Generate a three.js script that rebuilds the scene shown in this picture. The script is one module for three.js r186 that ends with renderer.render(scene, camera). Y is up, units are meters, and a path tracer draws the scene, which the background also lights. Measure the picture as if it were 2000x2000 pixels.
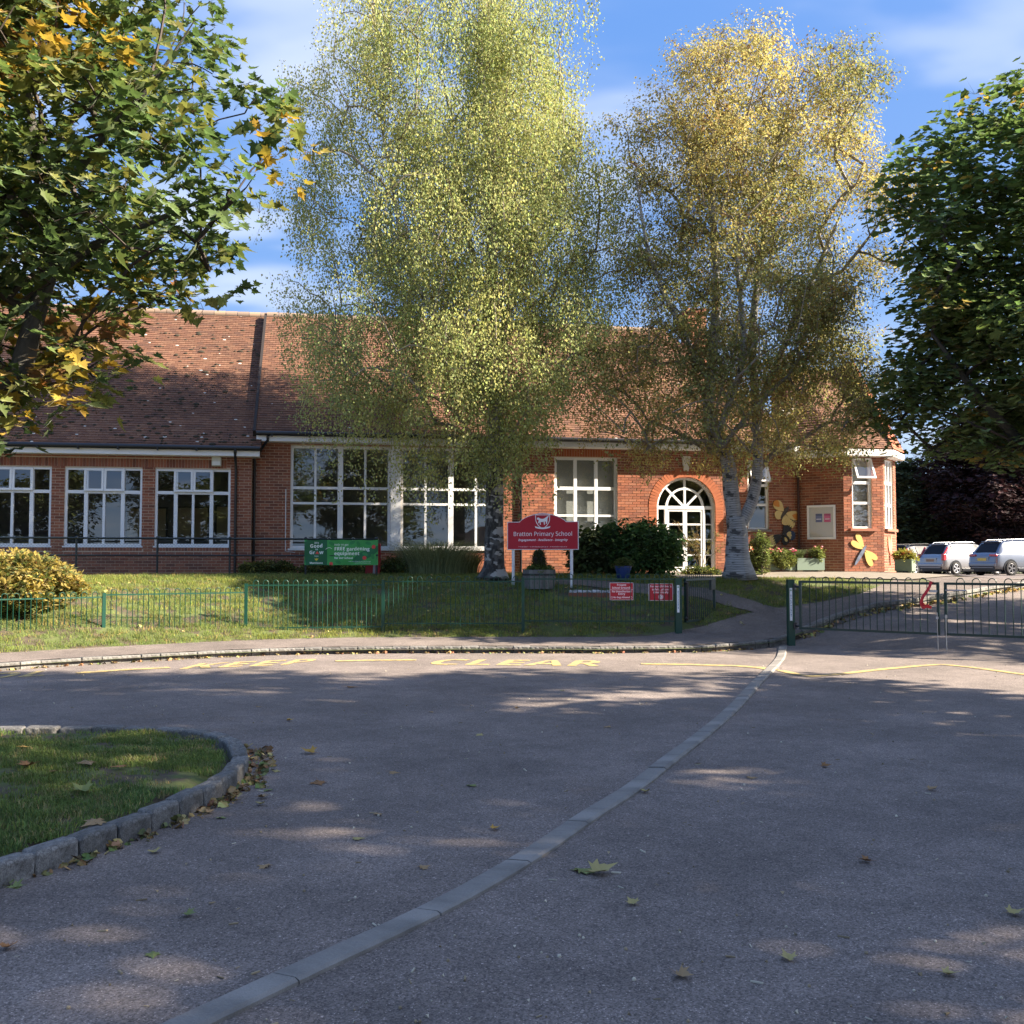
import * as THREE from 'three';
import { mergeGeometries } from 'three/addons/utils/BufferGeometryUtils.js';
import { RoundedBoxGeometry } from 'three/addons/geometries/RoundedBoxGeometry.js';
import { FontLoader } from 'three/addons/loaders/FontLoader.js';

// ---------------------------------------------------------------- camera, sky, sun, exposure
const scene = new THREE.Scene();
const EYE = 1.65, FOCAL = 2000, PITCH = Math.atan(95 / 2000);      // photo pixels, 2000 x 2000
const camera = new THREE.PerspectiveCamera(2 * Math.atan(1000 / FOCAL) * 180 / Math.PI, 1, 0.1, 600);
camera.position.set(0, EYE, 0);
camera.rotation.set(PITCH, 0, 0);
camera.updateProjectionMatrix(); camera.updateMatrixWorld();
const SUN_EL = 32 * Math.PI / 180, SUN_AZ = 79 * Math.PI / 180;    // azimuth from +z towards +x
const SUN = new THREE.Vector3(Math.sin(SUN_AZ) * Math.cos(SUN_EL), Math.sin(SUN_EL), Math.cos(SUN_AZ) * Math.cos(SUN_EL));
const sun = new THREE.DirectionalLight(new THREE.Color(1.0, 0.87, 0.70), 3.75);
sun.position.copy(SUN).multiplyScalar(60).add(new THREE.Vector3(0, 0, -20));
sun.target.position.set(0, 0, -20);
sun.castShadow = true;
sun.shadow.mapSize.set(4096, 4096);
Object.assign(sun.shadow.camera, { left: -45, right: 45, top: 45, bottom: -45, near: 1, far: 160 });
scene.add(sun, sun.target);
const renderer = new THREE.WebGLRenderer({ antialias: true });
renderer.toneMapping = THREE.LinearToneMapping;
renderer.toneMappingExposure = 5.7;
renderer.shadowMap.enabled = true;

// ---------------------------------------------------------------- random numbers and noise
function rng(seed) { let a = seed >>> 0; return () => { a = (a + 0x6D2B79F5) >>> 0; let t = a; t = Math.imul(t ^ (t >>> 15), t | 1); t ^= t + Math.imul(t ^ (t >>> 7), t | 61); return ((t ^ (t >>> 14)) >>> 0) / 4294967296; }; }
function hash(x, y, z) { let h = Math.imul(x, 374761393) + Math.imul(y, 668265263) + Math.imul(z, 1274126177) | 0; h = Math.imul(h ^ (h >>> 13), 1274126177); return ((h ^ (h >>> 16)) >>> 0) / 4294967296; }
const fade = (t) => t * t * (3 - 2 * t), lerp = (a, b, t) => a + (b - a) * t, clamp = (x, a = 0, b = 1) => Math.min(b, Math.max(a, x));
const sstep = (a, b, x) => fade(clamp((x - a) / (b - a)));
function vnoise(x, y, s = 0, per = 0) {
  let xi = Math.floor(x), yi = Math.floor(y); const fx = fade(x - xi), fy = fade(y - yi);
  const w = per ? (v) => ((v % per) + per) % per : (v) => v;
  return lerp(lerp(hash(w(xi), w(yi), s), hash(w(xi + 1), w(yi), s), fx), lerp(hash(w(xi), w(yi + 1), s), hash(w(xi + 1), w(yi + 1), s), fx), fy);
}
function fbm(x, y, s = 0, oct = 4, per = 0) { let a = 0, k = 0.5, n = 0; for (let i = 0; i < oct; i++) { a += k * vnoise(x, y, s + i * 7, per); n += k; x *= 2; y *= 2; per *= 2; k *= 0.5; } return a / n; }

{ // the sky: clear blue with thin high cloud, and an unseen glow added round the sun
  const W = 2048, Hh = 1024, data = new Float32Array(W * Hh * 4);
  for (let j = 0; j < Hh; j++) {
    const lat = ((j + 0.5) / Hh - 0.5) * Math.PI, sy = Math.sin(lat), e = Math.max(sy, 0);
    for (let i = 0; i < W; i++) {
      const az = ((i + 0.5) / W - 0.5) * 2 * Math.PI, dx = Math.cos(lat) * Math.cos(az), dz = Math.cos(lat) * Math.sin(az);
      const t = Math.pow(1 - e, 3.6), gl = Math.max(0, dx * SUN.x + sy * SUN.y + dz * SUN.z), au = 0.55 * Math.exp(-Math.acos(Math.min(1, gl)) / 0.30);
      let r = lerp(0.0205, 0.088, t), g = lerp(0.059, 0.130, t), b = lerp(0.155, 0.186, t);
      if (sy > 0.005) {
        const k = 1 / (e + 0.12), x = dx * k, z = dz * k;
        const big = fbm(x * 0.9 + 3.1, z * 1.5 + 1.7, 11, 4), fine = fbm(x * 3.2 + big * 1.6, z * 7.0 + 5, 31, 5);
        let c = sstep(0.47, 0.86, big * 0.62 + fine * 0.42) * 0.36 + sstep(0.40, 0.72, fine) * 0.2;
        c = clamp(c + 0.13 * sstep(0.22, 0.05, e) * sstep(0.35, 0.7, fbm(x * 0.8, z * 2.2, 77, 4)));
        r = lerp(r, 0.205, c); g = lerp(g, 0.215, c); b = lerp(b, 0.232, c);
      }
      const o = (j * W + i) * 4; data[o] = r + au; data[o + 1] = g + au * 0.95; data[o + 2] = b + au * 0.86; data[o + 3] = 1;
    }
  }
  const sky = new THREE.DataTexture(data, W, Hh, THREE.RGBAFormat, THREE.FloatType);
  sky.mapping = THREE.EquirectangularReflectionMapping; sky.magFilter = THREE.LinearFilter; sky.needsUpdate = true;
  scene.background = sky; scene.environment = sky;
}

// ---------------------------------------------------------------- helpers
const V3 = (x, y, z) => new THREE.Vector3(x, y, z);
const used = {};
function numbered(name) { const n = used[name] = (used[name] ?? -1) + 1; return n ? name + '_' + String(n).padStart(3, '0') : name; }
function thing(name, label, category, pos = [0, 0, 0], turn = 0, group) {
  const o = new THREE.Group(); o.name = numbered(name); scene.add(o);
  o.position.set(...pos); o.rotation.y = turn; o.userData = { label, category };
  if (group) o.userData.group = group;
  return o;
}
function part(name, geo, mat, parent, label) { const m = new THREE.Mesh(geo, mat); m.name = name; parent.add(m); if (label) m.userData.label = label; return m; }
function sub(name, parent) { const g = new THREE.Group(); g.name = name; parent.add(g); return g; }
function setting(name, geo, mat, label) { const m = new THREE.Mesh(geo, mat); m.name = numbered(name); m.userData = { kind: 'structure' }; if (label) m.userData.label = label; scene.add(m); return m; }
function ray(px, py) {                                             // direction through a photo pixel
  const d = V3((px - 1000) / FOCAL, (1000 - py) / FOCAL, -1); return d.applyAxisAngle(V3(1, 0, 0), PITCH);
}
function at(px, py, Z) { const d = ray(px, py), t = Z / -d.z; return V3(d.x * t, EYE + d.y * t, -Z); }
// indexed-free geometry collector
class MB {
  constructor() { this.p = []; this.u = []; this.c = null; this.col = null; }
  color(r, g, b) { this.c ??= []; this.col = [r, g, b]; return this; }
  tri(a, b, c, ua = [0, 0], ub = [1, 0], uc = [1, 1]) {
    this.p.push(a[0], a[1], a[2], b[0], b[1], b[2], c[0], c[1], c[2]); this.u.push(...ua, ...ub, ...uc);
    if (this.c) this.c.push(...this.col, ...this.col, ...this.col);
  }
  quad(a, b, c, d, ua = [0, 0], ub = [1, 0], uc = [1, 1], ud = [0, 1]) { this.tri(a, b, c, ua, ub, uc); this.tri(a, c, d, ua, uc, ud); }
  box(x0, x1, y0, y1, z0, z1) {
    const P = (i) => [i & 1 ? x1 : x0, i & 2 ? y1 : y0, i & 4 ? z1 : z0];
    const f = (a, b, c, d, w, h) => this.quad(P(a), P(b), P(c), P(d), [0, 0], [w, 0], [w, h], [0, h]);
    const w = x1 - x0, h = y1 - y0, d = z1 - z0;
    f(4, 5, 7, 6, w, h); f(1, 0, 2, 3, w, h); f(5, 1, 3, 7, d, h); f(0, 4, 6, 2, d, h); f(6, 7, 3, 2, w, d); f(0, 1, 5, 4, w, d); return this;
  }
  add(geo, m) {
    const g = geo.index ? geo.toNonIndexed() : geo.clone(); if (m) g.applyMatrix4(m);
    const a = g.attributes.position.array, u = g.attributes.uv?.array;
    for (let i = 0; i < a.length / 3; i++) { this.p.push(a[3 * i], a[3 * i + 1], a[3 * i + 2]); this.u.push(u ? u[2 * i] : 0, u ? u[2 * i + 1] : 0); if (this.c) this.c.push(...this.col); }
    return this;
  }
  geo(smooth = false) {
    const g = new THREE.BufferGeometry();
    g.setAttribute('position', new THREE.Float32BufferAttribute(this.p, 3)); g.setAttribute('uv', new THREE.Float32BufferAttribute(this.u, 2));
    if (this.c) g.setAttribute('color', new THREE.Float32BufferAttribute(this.c, 3));
    g.computeVertexNormals(); return g;
  }
}
const M4 = (x, y, z, rx = 0, ry = 0, rz = 0, sx = 1, sy = sx, sz = sx) => new THREE.Matrix4().compose(V3(x, y, z), new THREE.Quaternion().setFromEuler(new THREE.Euler(rx, ry, rz)), V3(sx, sy, sz));
// tube through points with a radius each; uv: round / metres along
function tube(pts, rad, seg = 8, wob = 0, seed = 0, mb, cap = true) {
  const n = pts.length, pos = [], uv = [], idx = []; let up = V3(0.3, 0.1, 1), len = 0;
  for (let i = 0; i < n; i++) {
    const t = pts[Math.min(i + 1, n - 1)].clone().sub(pts[Math.max(i - 1, 0)]).normalize();
    const a = up.clone().addScaledVector(t, -up.dot(t)).normalize(), b = t.clone().cross(a); up = a;
    if (i) len += pts[i].distanceTo(pts[i - 1]);
    const r = Array.isArray(rad) ? rad[i] : rad;
    for (let k = 0; k <= seg; k++) {
      const an = k / seg * Math.PI * 2, rr = r * (1 + (wob ? wob * (vnoise(Math.cos(an) * 2 + 9, Math.sin(an) * 2 + len * 2.2 + 9, seed) - 0.5) * 2 : 0));
      const p = pts[i].clone().addScaledVector(a, Math.cos(an) * rr).addScaledVector(b, Math.sin(an) * rr);
      pos.push(p.x, p.y, p.z); uv.push(k / seg, len);
    }
  }
  for (let i = 0; i < n - 1; i++) for (let k = 0; k < seg; k++) { const a = i * (seg + 1) + k, b = a + seg + 1; idx.push(a, a + 1, b, b, a + 1, b + 1); }
  if (cap) for (const [i, s] of [[0, 1], [n - 1, -1]]) { const c = pos.length / 3; pos.push(pts[i].x, pts[i].y, pts[i].z); uv.push(0.5, len); for (let k = 0; k < seg; k++) { const a = i * (seg + 1) + k; s > 0 ? idx.push(c, a + 1, a) : idx.push(c, a, a + 1); } }
  const g = new THREE.BufferGeometry();
  g.setAttribute('position', new THREE.Float32BufferAttribute(pos, 3)); g.setAttribute('uv', new THREE.Float32BufferAttribute(uv, 2)); g.setIndex(idx);
  g.computeVertexNormals();
  return g;
}
const merge = (list) => mergeGeometries(list.map((g) => { const h = g.index ? g.toNonIndexed() : g; for (const k of Object.keys(h.attributes)) if (!['position', 'uv', 'normal', 'color'].includes(k)) h.deleteAttribute(k); return h; }), false);
const bar = (x0, y0, z0, x1, y1, z1, r, seg = 6) => tube([V3(x0, y0, z0), V3(x1, y1, z1)], r, seg);
const boxG = (x0, x1, y0, y1, z0, z1) => new MB().box(x0, x1, y0, y1, z0, z1).geo();
function extrude(pts, depth, bevel = 0, holes) {
  const s = new THREE.Shape(pts.map((p) => new THREE.Vector2(p[0], p[1]))); if (holes) for (const h of holes) s.holes.push(new THREE.Path(h.map((p) => new THREE.Vector2(p[0], p[1]))));
  return new THREE.ExtrudeGeometry(s, { depth, bevelEnabled: bevel > 0, bevelSize: bevel, bevelThickness: bevel, bevelSegments: 1, curveSegments: 8 });
}
// textures
function tex(w, h, fn, srgb = true) {
  const d = new Uint8Array(w * h * 4); const enc = (x) => 255 * (x <= 0.0031308 ? 12.92 * x : 1.055 * Math.pow(Math.max(x, 0), 1 / 2.4) - 0.055);
  for (let j = 0; j < h; j++) for (let i = 0; i < w; i++) { const c = fn(i / w, j / h, i, j), o = (j * w + i) * 4; for (let k = 0; k < 3; k++) d[o + k] = clamp(srgb ? enc(c[k]) : c[k] * 255, 0, 255); d[o + 3] = 255; }
  const t = new THREE.DataTexture(d, w, h); t.wrapS = t.wrapT = THREE.RepeatWrapping; t.magFilter = THREE.LinearFilter; t.minFilter = THREE.LinearMipmapLinearFilter; t.generateMipmaps = true;
  if (srgb) t.colorSpace = THREE.SRGBColorSpace; t.needsUpdate = true; return t;
}
const rep = (t, x, y = x) => { const c = t.clone(); c.repeat.set(x, y); c.needsUpdate = true; return c; };
function canvasTex(w, h, draw) { const c = document.createElement('canvas'); c.width = w; c.height = h; draw(c.getContext('2d'), w, h); const t = new THREE.CanvasTexture(c); t.colorSpace = THREE.SRGBColorSpace; t.anisotropy = 8; return t; }
const mat = (r, g, b, rough = 0.8, o = {}) => { const m = new THREE.MeshStandardMaterial({ roughness: rough, ...o }); m.color.setRGB(r, g, b); return m; };
const phys = (r, g, b, o) => { const m = new THREE.MeshPhysicalMaterial(o); m.color.setRGB(r, g, b); return m; };

// ---------------------------------------------------------------- materials
const fineN = tex(512, 512, (u, v, i, j) => { const a = 0.5 * hash(i, j, 5) + 0.5 * vnoise(u * 128, v * 128, 3, 128); return [a, a, a]; }, false);
const coarseN = tex(512, 512, (u, v) => { const a = fbm(u * 8, v * 8, 21, 5, 8); return [a, a, a]; }, false);
const asphaltH = new Float32Array(2048 * 2048);
for (let j = 0; j < 2048; j++) for (let i = 0; i < 2048; i++) asphaltH[j * 2048 + i] = 0.45 * hash(i, j, 1) + 0.55 * vnoise(i / 3.2, j / 3.2, 2, 640);
function asphaltTex(tone, warm) {
  const q = 512, BG = new Float32Array(q * q), MD = new Float32Array(q * q); for (let j = 0; j < q; j++) for (let i = 0; i < q; i++) { BG[j * q + i] = fbm(i / q * 6, j / q * 6, 51, 4, 6); MD[j * q + i] = fbm(i / q * 40, j / q * 40, 71, 3, 40); }
  return tex(2048, 2048, (u, v, i, j) => {
    const h = asphaltH[j * 2048 + i], b = (j >> 2) * q + (i >> 2), big = BG[b], mid = MD[b], st = hash(i >> 1, j >> 1, 9);
    let k = tone * (0.16 + 1.5 * h) * (0.62 + 0.74 * big) * (0.8 + 0.4 * mid);
    if (st > 0.972) k *= 1.9 + hash(i >> 1, j >> 1, 10) * 0.9; else if (st < 0.06) k *= 0.5;
    if (hash(i >> 2, j >> 2, 13) > 0.9993) k = 0.42;
    return [k * (1 + warm), k, k * (1.0 - warm * 0.9)];
  });
}
const asphMap = asphaltTex(0.168, 0.12);
const asphBump = tex(1024, 1024, (u, v, i, j) => { const a = asphaltH[(j * 2) * 2048 + i * 2]; return [a, a, a]; }, false);
const matRoad = mat(1.03, 0.955, 0.95, 0.92, { map: asphMap, bumpMap: asphBump, bumpScale: 0.004 });
const matPave = mat(0.92, 0.84, 0.82, 0.95, { map: asphMap, bumpMap: asphBump, bumpScale: 0.003 });
const matDrive = mat(0.86, 0.79, 0.77, 0.95, { map: asphMap, bumpMap: asphBump, bumpScale: 0.003 });
const matApron = mat(1, 1, 1, 0.95, { map: tex(512, 512, (u, v, i, j) => { const k = 0.19 * (0.7 + 0.35 * hash(i, j, 3) + 0.3 * (fbm(u * 7, v * 7, 4, 4, 7) - 0.3)); return [k * 1.12, k * 0.97, k * 0.78]; }) });
const soilMap = tex(1024, 1024, (u, v, i, j) => {
  const g = fbm(u * 9, v * 9, 61, 5, 9), h = hash(i, j, 4), s = sstep(0.40, 0.60, g);
  const a = 0.55 + 0.9 * h * (0.5 + fbm(u * 60, v * 60, 15, 3, 60));
  return [lerp(0.075, 0.085, s) * a, lerp(0.058, 0.105, s) * a, lerp(0.038, 0.03, s) * a];
});
const matSoil = mat(1, 1, 1, 1, { map: soilMap, bumpMap: coarseN, bumpScale: 0.02 });
const stoneMap = tex(512, 512, (u, v, i, j) => { const a = 0.5 + 0.5 * hash(i, j, 2), b = fbm(u * 7, v * 5, 5, 4, 0), c = fbm(u * 48, v * 48, 6, 3, 48); const k = 0.215 * a * (0.45 + 1.0 * b) * (0.35 + 1.3 * c); return [k * 1.02, k, k * 0.97]; });
const stoneMats = [1, 0.82, 1.18].map((s) => mat(s * 1.0, s * 0.98, s * 0.94, 0.8, { map: stoneMap, bumpMap: coarseN, bumpScale: 0.012 }));
const concMap = tex(512, 512, (u, v, i, j) => { const k = 0.26 * (0.72 + 0.28 * hash(i, j, 2)) * (0.55 + 0.9 * fbm(u * 6, v * 6, 9, 5, 6)); return [k * 1.07, k, k * 0.91]; });
const matConc = mat(1, 1, 1, 0.9, { map: concMap, bumpMap: fineN, bumpScale: 0.002 });
const matPaint = mat(1, 1, 1, 0.8, { map: tex(512, 512, (u, v, i, j) => { const w = 0.95 * sstep(0.32, 0.56, fbm(u * 20, v * 20, 8, 4, 20) * 0.6 + hash(i, j, 6) * 0.4), k = 0.8 + 0.3 * hash(i, j, 7); return [lerp(0.15, 0.60, w) * k, lerp(0.13, 0.44, w) * k, lerp(0.12, 0.14, w) * k]; }) });
const matWhite = mat(0.78, 0.79, 0.80, 0.35), matWhiteOld = mat(0.74, 0.73, 0.70, 0.55);
const matBlack = mat(0.012, 0.013, 0.015, 0.35), matDarkGreen = mat(0.006, 0.030, 0.024, 0.4), matRail = mat(0.012, 0.020, 0.024, 0.4);
const matGreen = mat(0.005, 0.050, 0.032, 0.4), matSteel = mat(0.45, 0.46, 0.48, 0.35, { metalness: 0.9 });
const matGlass = phys(1, 1, 1, { transmission: 1, thickness: 0, roughness: 0.0, ior: 2.1 });
const matGlassPaper = mat(0.30, 0.32, 0.31, 0.15);
const brickCols = [[0.33, 0.118, 0.062], [0.29, 0.10, 0.054], [0.36, 0.138, 0.076], [0.25, 0.086, 0.05], [0.32, 0.132, 0.08], [0.215, 0.08, 0.05], [0.31, 0.11, 0.062]];
const brickSoft = [[0.40, 0.125, 0.055], [0.38, 0.115, 0.05]];
const brickNoise = tex(256, 256, (u, v, i, j) => { const a = 0.72 + 0.3 * hash(i, j, 3) + 0.3 * (fbm(u * 10, v * 10, 2, 4, 10) - 0.4); return [a, a, a]; });
const brickMats = brickCols.map((c) => mat(...c, 0.92, { map: brickNoise }));
const matBrickV = mat(1, 1, 1, 0.92, { map: brickNoise, vertexColors: true });
const matMortar = mat(0.56, 0.44, 0.33, 0.95, { bumpMap: fineN, bumpScale: 0.002 });
const tileCols = [[0.185, 0.086, 0.050], [0.17, 0.078, 0.046], [0.20, 0.096, 0.056], [0.155, 0.072, 0.044], [0.18, 0.090, 0.054], [0.135, 0.066, 0.043], [0.205, 0.105, 0.063]];
const tileMats = tileCols.map((c) => mat(...c, 0.9, { map: brickNoise }));
const matTileV = mat(0.9, 0.88, 0.86, 0.9, { map: brickNoise, vertexColors: true });
const matRedTileV = matTileV;
const matMoss = mat(0.040, 0.034, 0.022, 1), matLichen = mat(0.55, 0.55, 0.5, 1);
const leafM = (rough = 1, tr = 0.38) => phys(1, 1, 1, { vertexColors: true, roughness: rough, transmission: tr, thickness: 0, side: THREE.DoubleSide, specularIntensity: 0.35 });
const matLeaf = leafM(1, 0.5), matLeafDense = leafM(1, 0.32), matGrass = leafM(1, 0.3);
const barkBirch = mat(1, 1, 1, 0.85, { bumpMap: coarseN, bumpScale: 0.02, map: tex(512, 1024, (u, v, i, j) => {
  const st = fbm(u * 6, v * 110, 3, 4, 6), pat = fbm(u * 7, v * 12, 14, 5, 7), gr = fbm(u * 12, v * 20, 44, 4, 12), h = hash(i, j, 1); let k = (0.30 + 0.1 * h) * (0.65 + 0.7 * gr); const d = sstep(0.62, 0.72, st) * 0.7 + sstep(0.60, 0.68, pat) * 0.85; k = lerp(k, 0.05, clamp(d)); return [k * 1.0, k * 0.985, k * 0.95]; }) });
const barkBirchDark = mat(1, 1, 1, 0.95, { bumpMap: coarseN, bumpScale: 0.05, map: tex(512, 1024, (u, v, i, j) => {
  const f = fbm(u * 22, v * 9, 3, 4, 22), pat = fbm(u * 7, v * 8 + 3, 24, 4, 7), h = hash(i, j, 1); let k = lerp(0.035, 0.11, sstep(0.35, 0.65, f)) * (0.8 + 0.4 * h); k = lerp(k, 0.36, sstep(0.60, 0.66, pat)); return [k * 1.04, k, k * 0.92]; }) });
const barkDark = mat(1, 1, 1, 0.95, { bumpMap: coarseN, bumpScale: 0.03, map: tex(256, 512, (u, v, i, j) => { const f = fbm(u * 14, v * 8, 3, 4, 14); const k = lerp(0.03, 0.10, f) * (0.8 + 0.4 * hash(i, j, 1)); return [k * 1.05, k, k * 0.85]; }) });
const matTwig = mat(0.055, 0.042, 0.034, 0.9), matTwigPale = mat(0.24, 0.21, 0.17, 0.9);

// ---------------------------------------------------------------- the lie of the land
const kerbPts = [[-60, 8], [-20, 8.2], [-12.5, 11.6], [-9.6, 13.8], [-7.68, 15.46], [-7.2, 15.98], [-6.52, 16.53], [-5.7, 17.13], [-4.92, 17.67], [-3.89, 18.12], [-2.29, 18.40], [-0.16, 18.46], [1.52, 18.40], [3.4, 18.62], [4.92, 19.42], [5.67, 20.3], [6.75, 21.3], [8.9, 22.6], [11.5, 24.6], [13.4, 25.9], [15, 26.6], [60, 30]];
function zk(X) { for (let i = 1; i < kerbPts.length; i++) if (X <= kerbPts[i][0]) { const [a, b] = [kerbPts[i - 1], kerbPts[i]]; return lerp(a[1], b[1], (X - a[0]) / (b[0] - a[0])); } return 30; }
const Y0 = 1.28, FT = 10 * Math.PI / 180, FT_T = Math.tan(FT);      // level of the school yard; turn of the facade
function hDrive(X, Z) {
  const z0 = clamp(19.2 - 1.2 * (X - 5.5), 16.5, 19.2), a = 0.11 * (Z - z0), s = a > 0.12 ? a : a < -0.12 ? 0 : (a + 0.12) * (a + 0.12) / 0.48;
  return Math.min(s, lerp(1.2, 1.0, sstep(10, 14, X))) - Math.max(0, Z - 29) * 0.0085;
}
function hLand(X, Z) {                                              // Z is the distance in front of the camera
  const k = zk(X), d = Z - k;
  if (d < 0) return X > 4.2 ? hDrive(X, Z) * sstep(4.2, 5.4, X) : 0;
  const pr = [[0, 0.10], [1.55, 0.15], [2.0, 0.23], [3.6, 0.66], [5.0, 1.06], [6.0, 1.22], [7, Y0], [99, Y0]];
  let yl = Y0; for (let i = 1; i < pr.length; i++) if (d <= pr[i][0]) { yl = lerp(pr[i - 1][1], pr[i][1], (d - pr[i - 1][0]) / (pr[i][0] - pr[i - 1][0])); break; }
  const dist = Math.max(0, Math.min(d, (X - 5.7) * -0.683 + (Z - 20.3) * 0.73));
  const hd = hDrive(X, Z) + 0.11, yr = X > 11 && Z > 27 ? Math.max(hd, 0) : lerp(hd, Math.max(hd, 1.24), sstep(0.9, 3.2, dist));
  return lerp(yl, yr, sstep(2.6, 5.4, X)) - (X < -8 ? 0 : 0);
}
function hit(px, py) {                                              // where a pixel's ray meets the land
  const d = ray(px, py); let t0 = 2; const f = (t) => EYE + d.y * t - hLand(d.x * t, -d.z * t);
  for (let t = 2; t < 120; t += 0.05) { if (f(t) < 0) { let a = t0, b = t; for (let k = 0; k < 20; k++) { const m = (a + b) / 2; f(m) < 0 ? b = m : a = m; } return V3(d.x * a, EYE + d.y * a, d.z * a); } t0 = t; }
  return at(px, py, 60);
}
function sheet(nx, nz, f, uvs = 1) {                               // grid of f(a, b) in 0..1
  const pos = [], uv = [], idx = [];
  for (let i = 0; i <= nx; i++) for (let j = 0; j <= nz; j++) { const p = f(i / nx, j / nz); pos.push(p.x, p.y, p.z); uv.push(p.x * uvs, -p.z * uvs); }
  for (let i = 0; i < nx; i++) for (let j = 0; j < nz; j++) { const a = i * (nz + 1) + j, b = a + nz + 1; idx.push(a, b, a + 1, b, b + 1, a + 1); }
  const g = new THREE.BufferGeometry(); g.setAttribute('position', new THREE.Float32BufferAttribute(pos, 3)); g.setAttribute('uv', new THREE.Float32BufferAttribute(uv, 2)); g.setIndex(idx); g.computeVertexNormals(); return g;
}
function pick(pl, t) { let L = 0; const ls = [0]; for (let i = 1; i < pl.length; i++) ls.push(L += pl[i].distanceTo(pl[i - 1])); const s = t * L; for (let i = 1; i < pl.length; i++) if (s <= ls[i] + 1e-9) return pl[i - 1].clone().lerp(pl[i], (s - ls[i - 1]) / (ls[i] - ls[i - 1] || 1)); return pl[pl.length - 1].clone(); }
function ribbon(L, R, n, m, lift, uvs) { return sheet(n, m, (a, b) => { const p = pick(L, a).lerp(pick(R, a), b); p.y = hLand(p.x, -p.z) + lift; return p; }, uvs); }
const onLand = (X, Z, lift = 0) => V3(X, hLand(X, Z) + lift, -Z);

// ground sheet: fine where the lawn shows, coarse to the horizon
{
  const g1 = sheet(150, 90, (a, b) => { const X = lerp(-18, 13, a), Z = zk(X) - 0.1 + b * (11); const d = Z - zk(X); return V3(X, d < 1.6 ? hLand(X, Math.max(Z, zk(X) + 0.02)) - 0.03 : hLand(X, Z), -Z); }, 0.5);
  const far = sheet(60, 60, (a, b) => { const X = lerp(-400, 400, a) , Z = lerp(-400, 400, b); return V3(X, -0.6, -Z); }, 0.5);
  setting('ground', merge([g1, far]), matSoil, 'grassy bank and earth around the school');
}
{ // asphalt road with the mouth of the drive
  const cols = []; for (let X = -60; X < 60;) { cols.push(X); X += X < -16 || X > 16 ? 4 : 0.25; } cols.push(60);
  const g = sheet(cols.length - 1, 80, (a, b) => { const X = cols[Math.round(a * (cols.length - 1))], Z = lerp(-40, zk(X) + 0.02, 1 - Math.pow(1 - b, 1.7)); return V3(X, hLand(X, Math.min(Z, zk(X) - 0.001)), -Z); }, 0.2);
  setting('road', g, matRoad, 'grey worn asphalt road and turning area');
}
{ const edge = []; for (let X = -16; X <= 5.7; X += 0.35) edge.push(X);
  const L = edge.map((X) => V3(X, 0, -zk(X) - 0.13)), R = edge.map((X) => V3(X + (X > 3.4 ? 0.5 * (X - 3.4) : 0), 0, -zk(X) - 1.58 - sstep(2.2, 4.6, X) * 0.5));
  setting('pavement', ribbon(L, R, 120, 12, 0.012, 0.2), matPave, 'grey asphalt footway behind the kerb');
}
const hits = (list) => list.map(([x, y]) => hit(x, y));
const pathL = hits([[1338, 1235], [1416, 1211], [1509, 1190], [1573, 1181], [1674, 1163], [1716, 1146], [1745, 1134]]), pathR = hits([[1552, 1243], [1596, 1234], [1660, 1213], [1764, 1187], [1862, 1169], [1909, 1156], [1940, 1146]]);
setting('path', ribbon(pathL, pathR, 70, 14, 0.016, 0.2), matDrive, 'asphalt path climbing from the gate beside the drive kerb');
const walkL = hits([[1535, 1191], [1416, 1160], [1300, 1144], [1200, 1137], [1085, 1133]]), walkR = hits([[1478, 1199], [1416, 1184], [1300, 1163], [1200, 1152], [1085, 1143]]);
setting('path', ribbon(walkL, walkR, 60, 8, 0.022, 0.2), matDrive, 'narrow asphalt path crossing the lawn to the entrance');
const fac = (u, w, lift = 0) => { const x = u * Math.cos(FT) + w * Math.sin(FT), z = -28 - u * Math.sin(FT) + w * Math.cos(FT); return V3(x, hLand(x, -z) + lift, z); };
const paveL = [fac(3.6, -0.1), fac(8.3, -0.1), fac(12, -0.1), fac(18, 3)], paveR = [...hits([[1330, 1131], [1400, 1131], [1500, 1130], [1600, 1130], [1716, 1132], [1770, 1134]]), fac(18, 1)];
setting('paving', ribbon(paveL, paveR, 60, 20, 0.03, 1), matApron, 'pale concrete paving in front of the entrance');
setting('car_park', sheet(40, 60, (a, b) => { const X = lerp(10.5, 60, a * a), Z = lerp(zk(X) + 0.1, 75, b); return V3(X, hLand(X, Z) + 0.012, -Z); }, 0.2), matDrive, 'asphalt car park beyond the school');

const inside = (L, R, x, z, grow = 0) => { const P = [...L, ...[...R].reverse()]; let c = false; for (let i = 0, j = P.length - 1; i < P.length; j = i++) if ((P[i].z > z) !== (P[j].z > z) && x < (P[j].x - P[i].x) * (z - P[i].z) / (P[j].z - P[i].z) + P[i].x) c = !c; return c; };
const footL = [V3(2.3, 0, -18), V3(4, 0, -18.4), V3(5.6, 0, -19.8)], footR = [V3(2.3, 0, -zk(2.3) - 1.6), V3(3.0, 0, -20.45), V3(3.45, 0, -20.9)];
const paved = (x, z) => inside(footL, footR, x, z) || inside(pathL, pathR, x, z) || inside(walkL, walkR, x, z) || inside(paveL, paveR, x, z);
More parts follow.
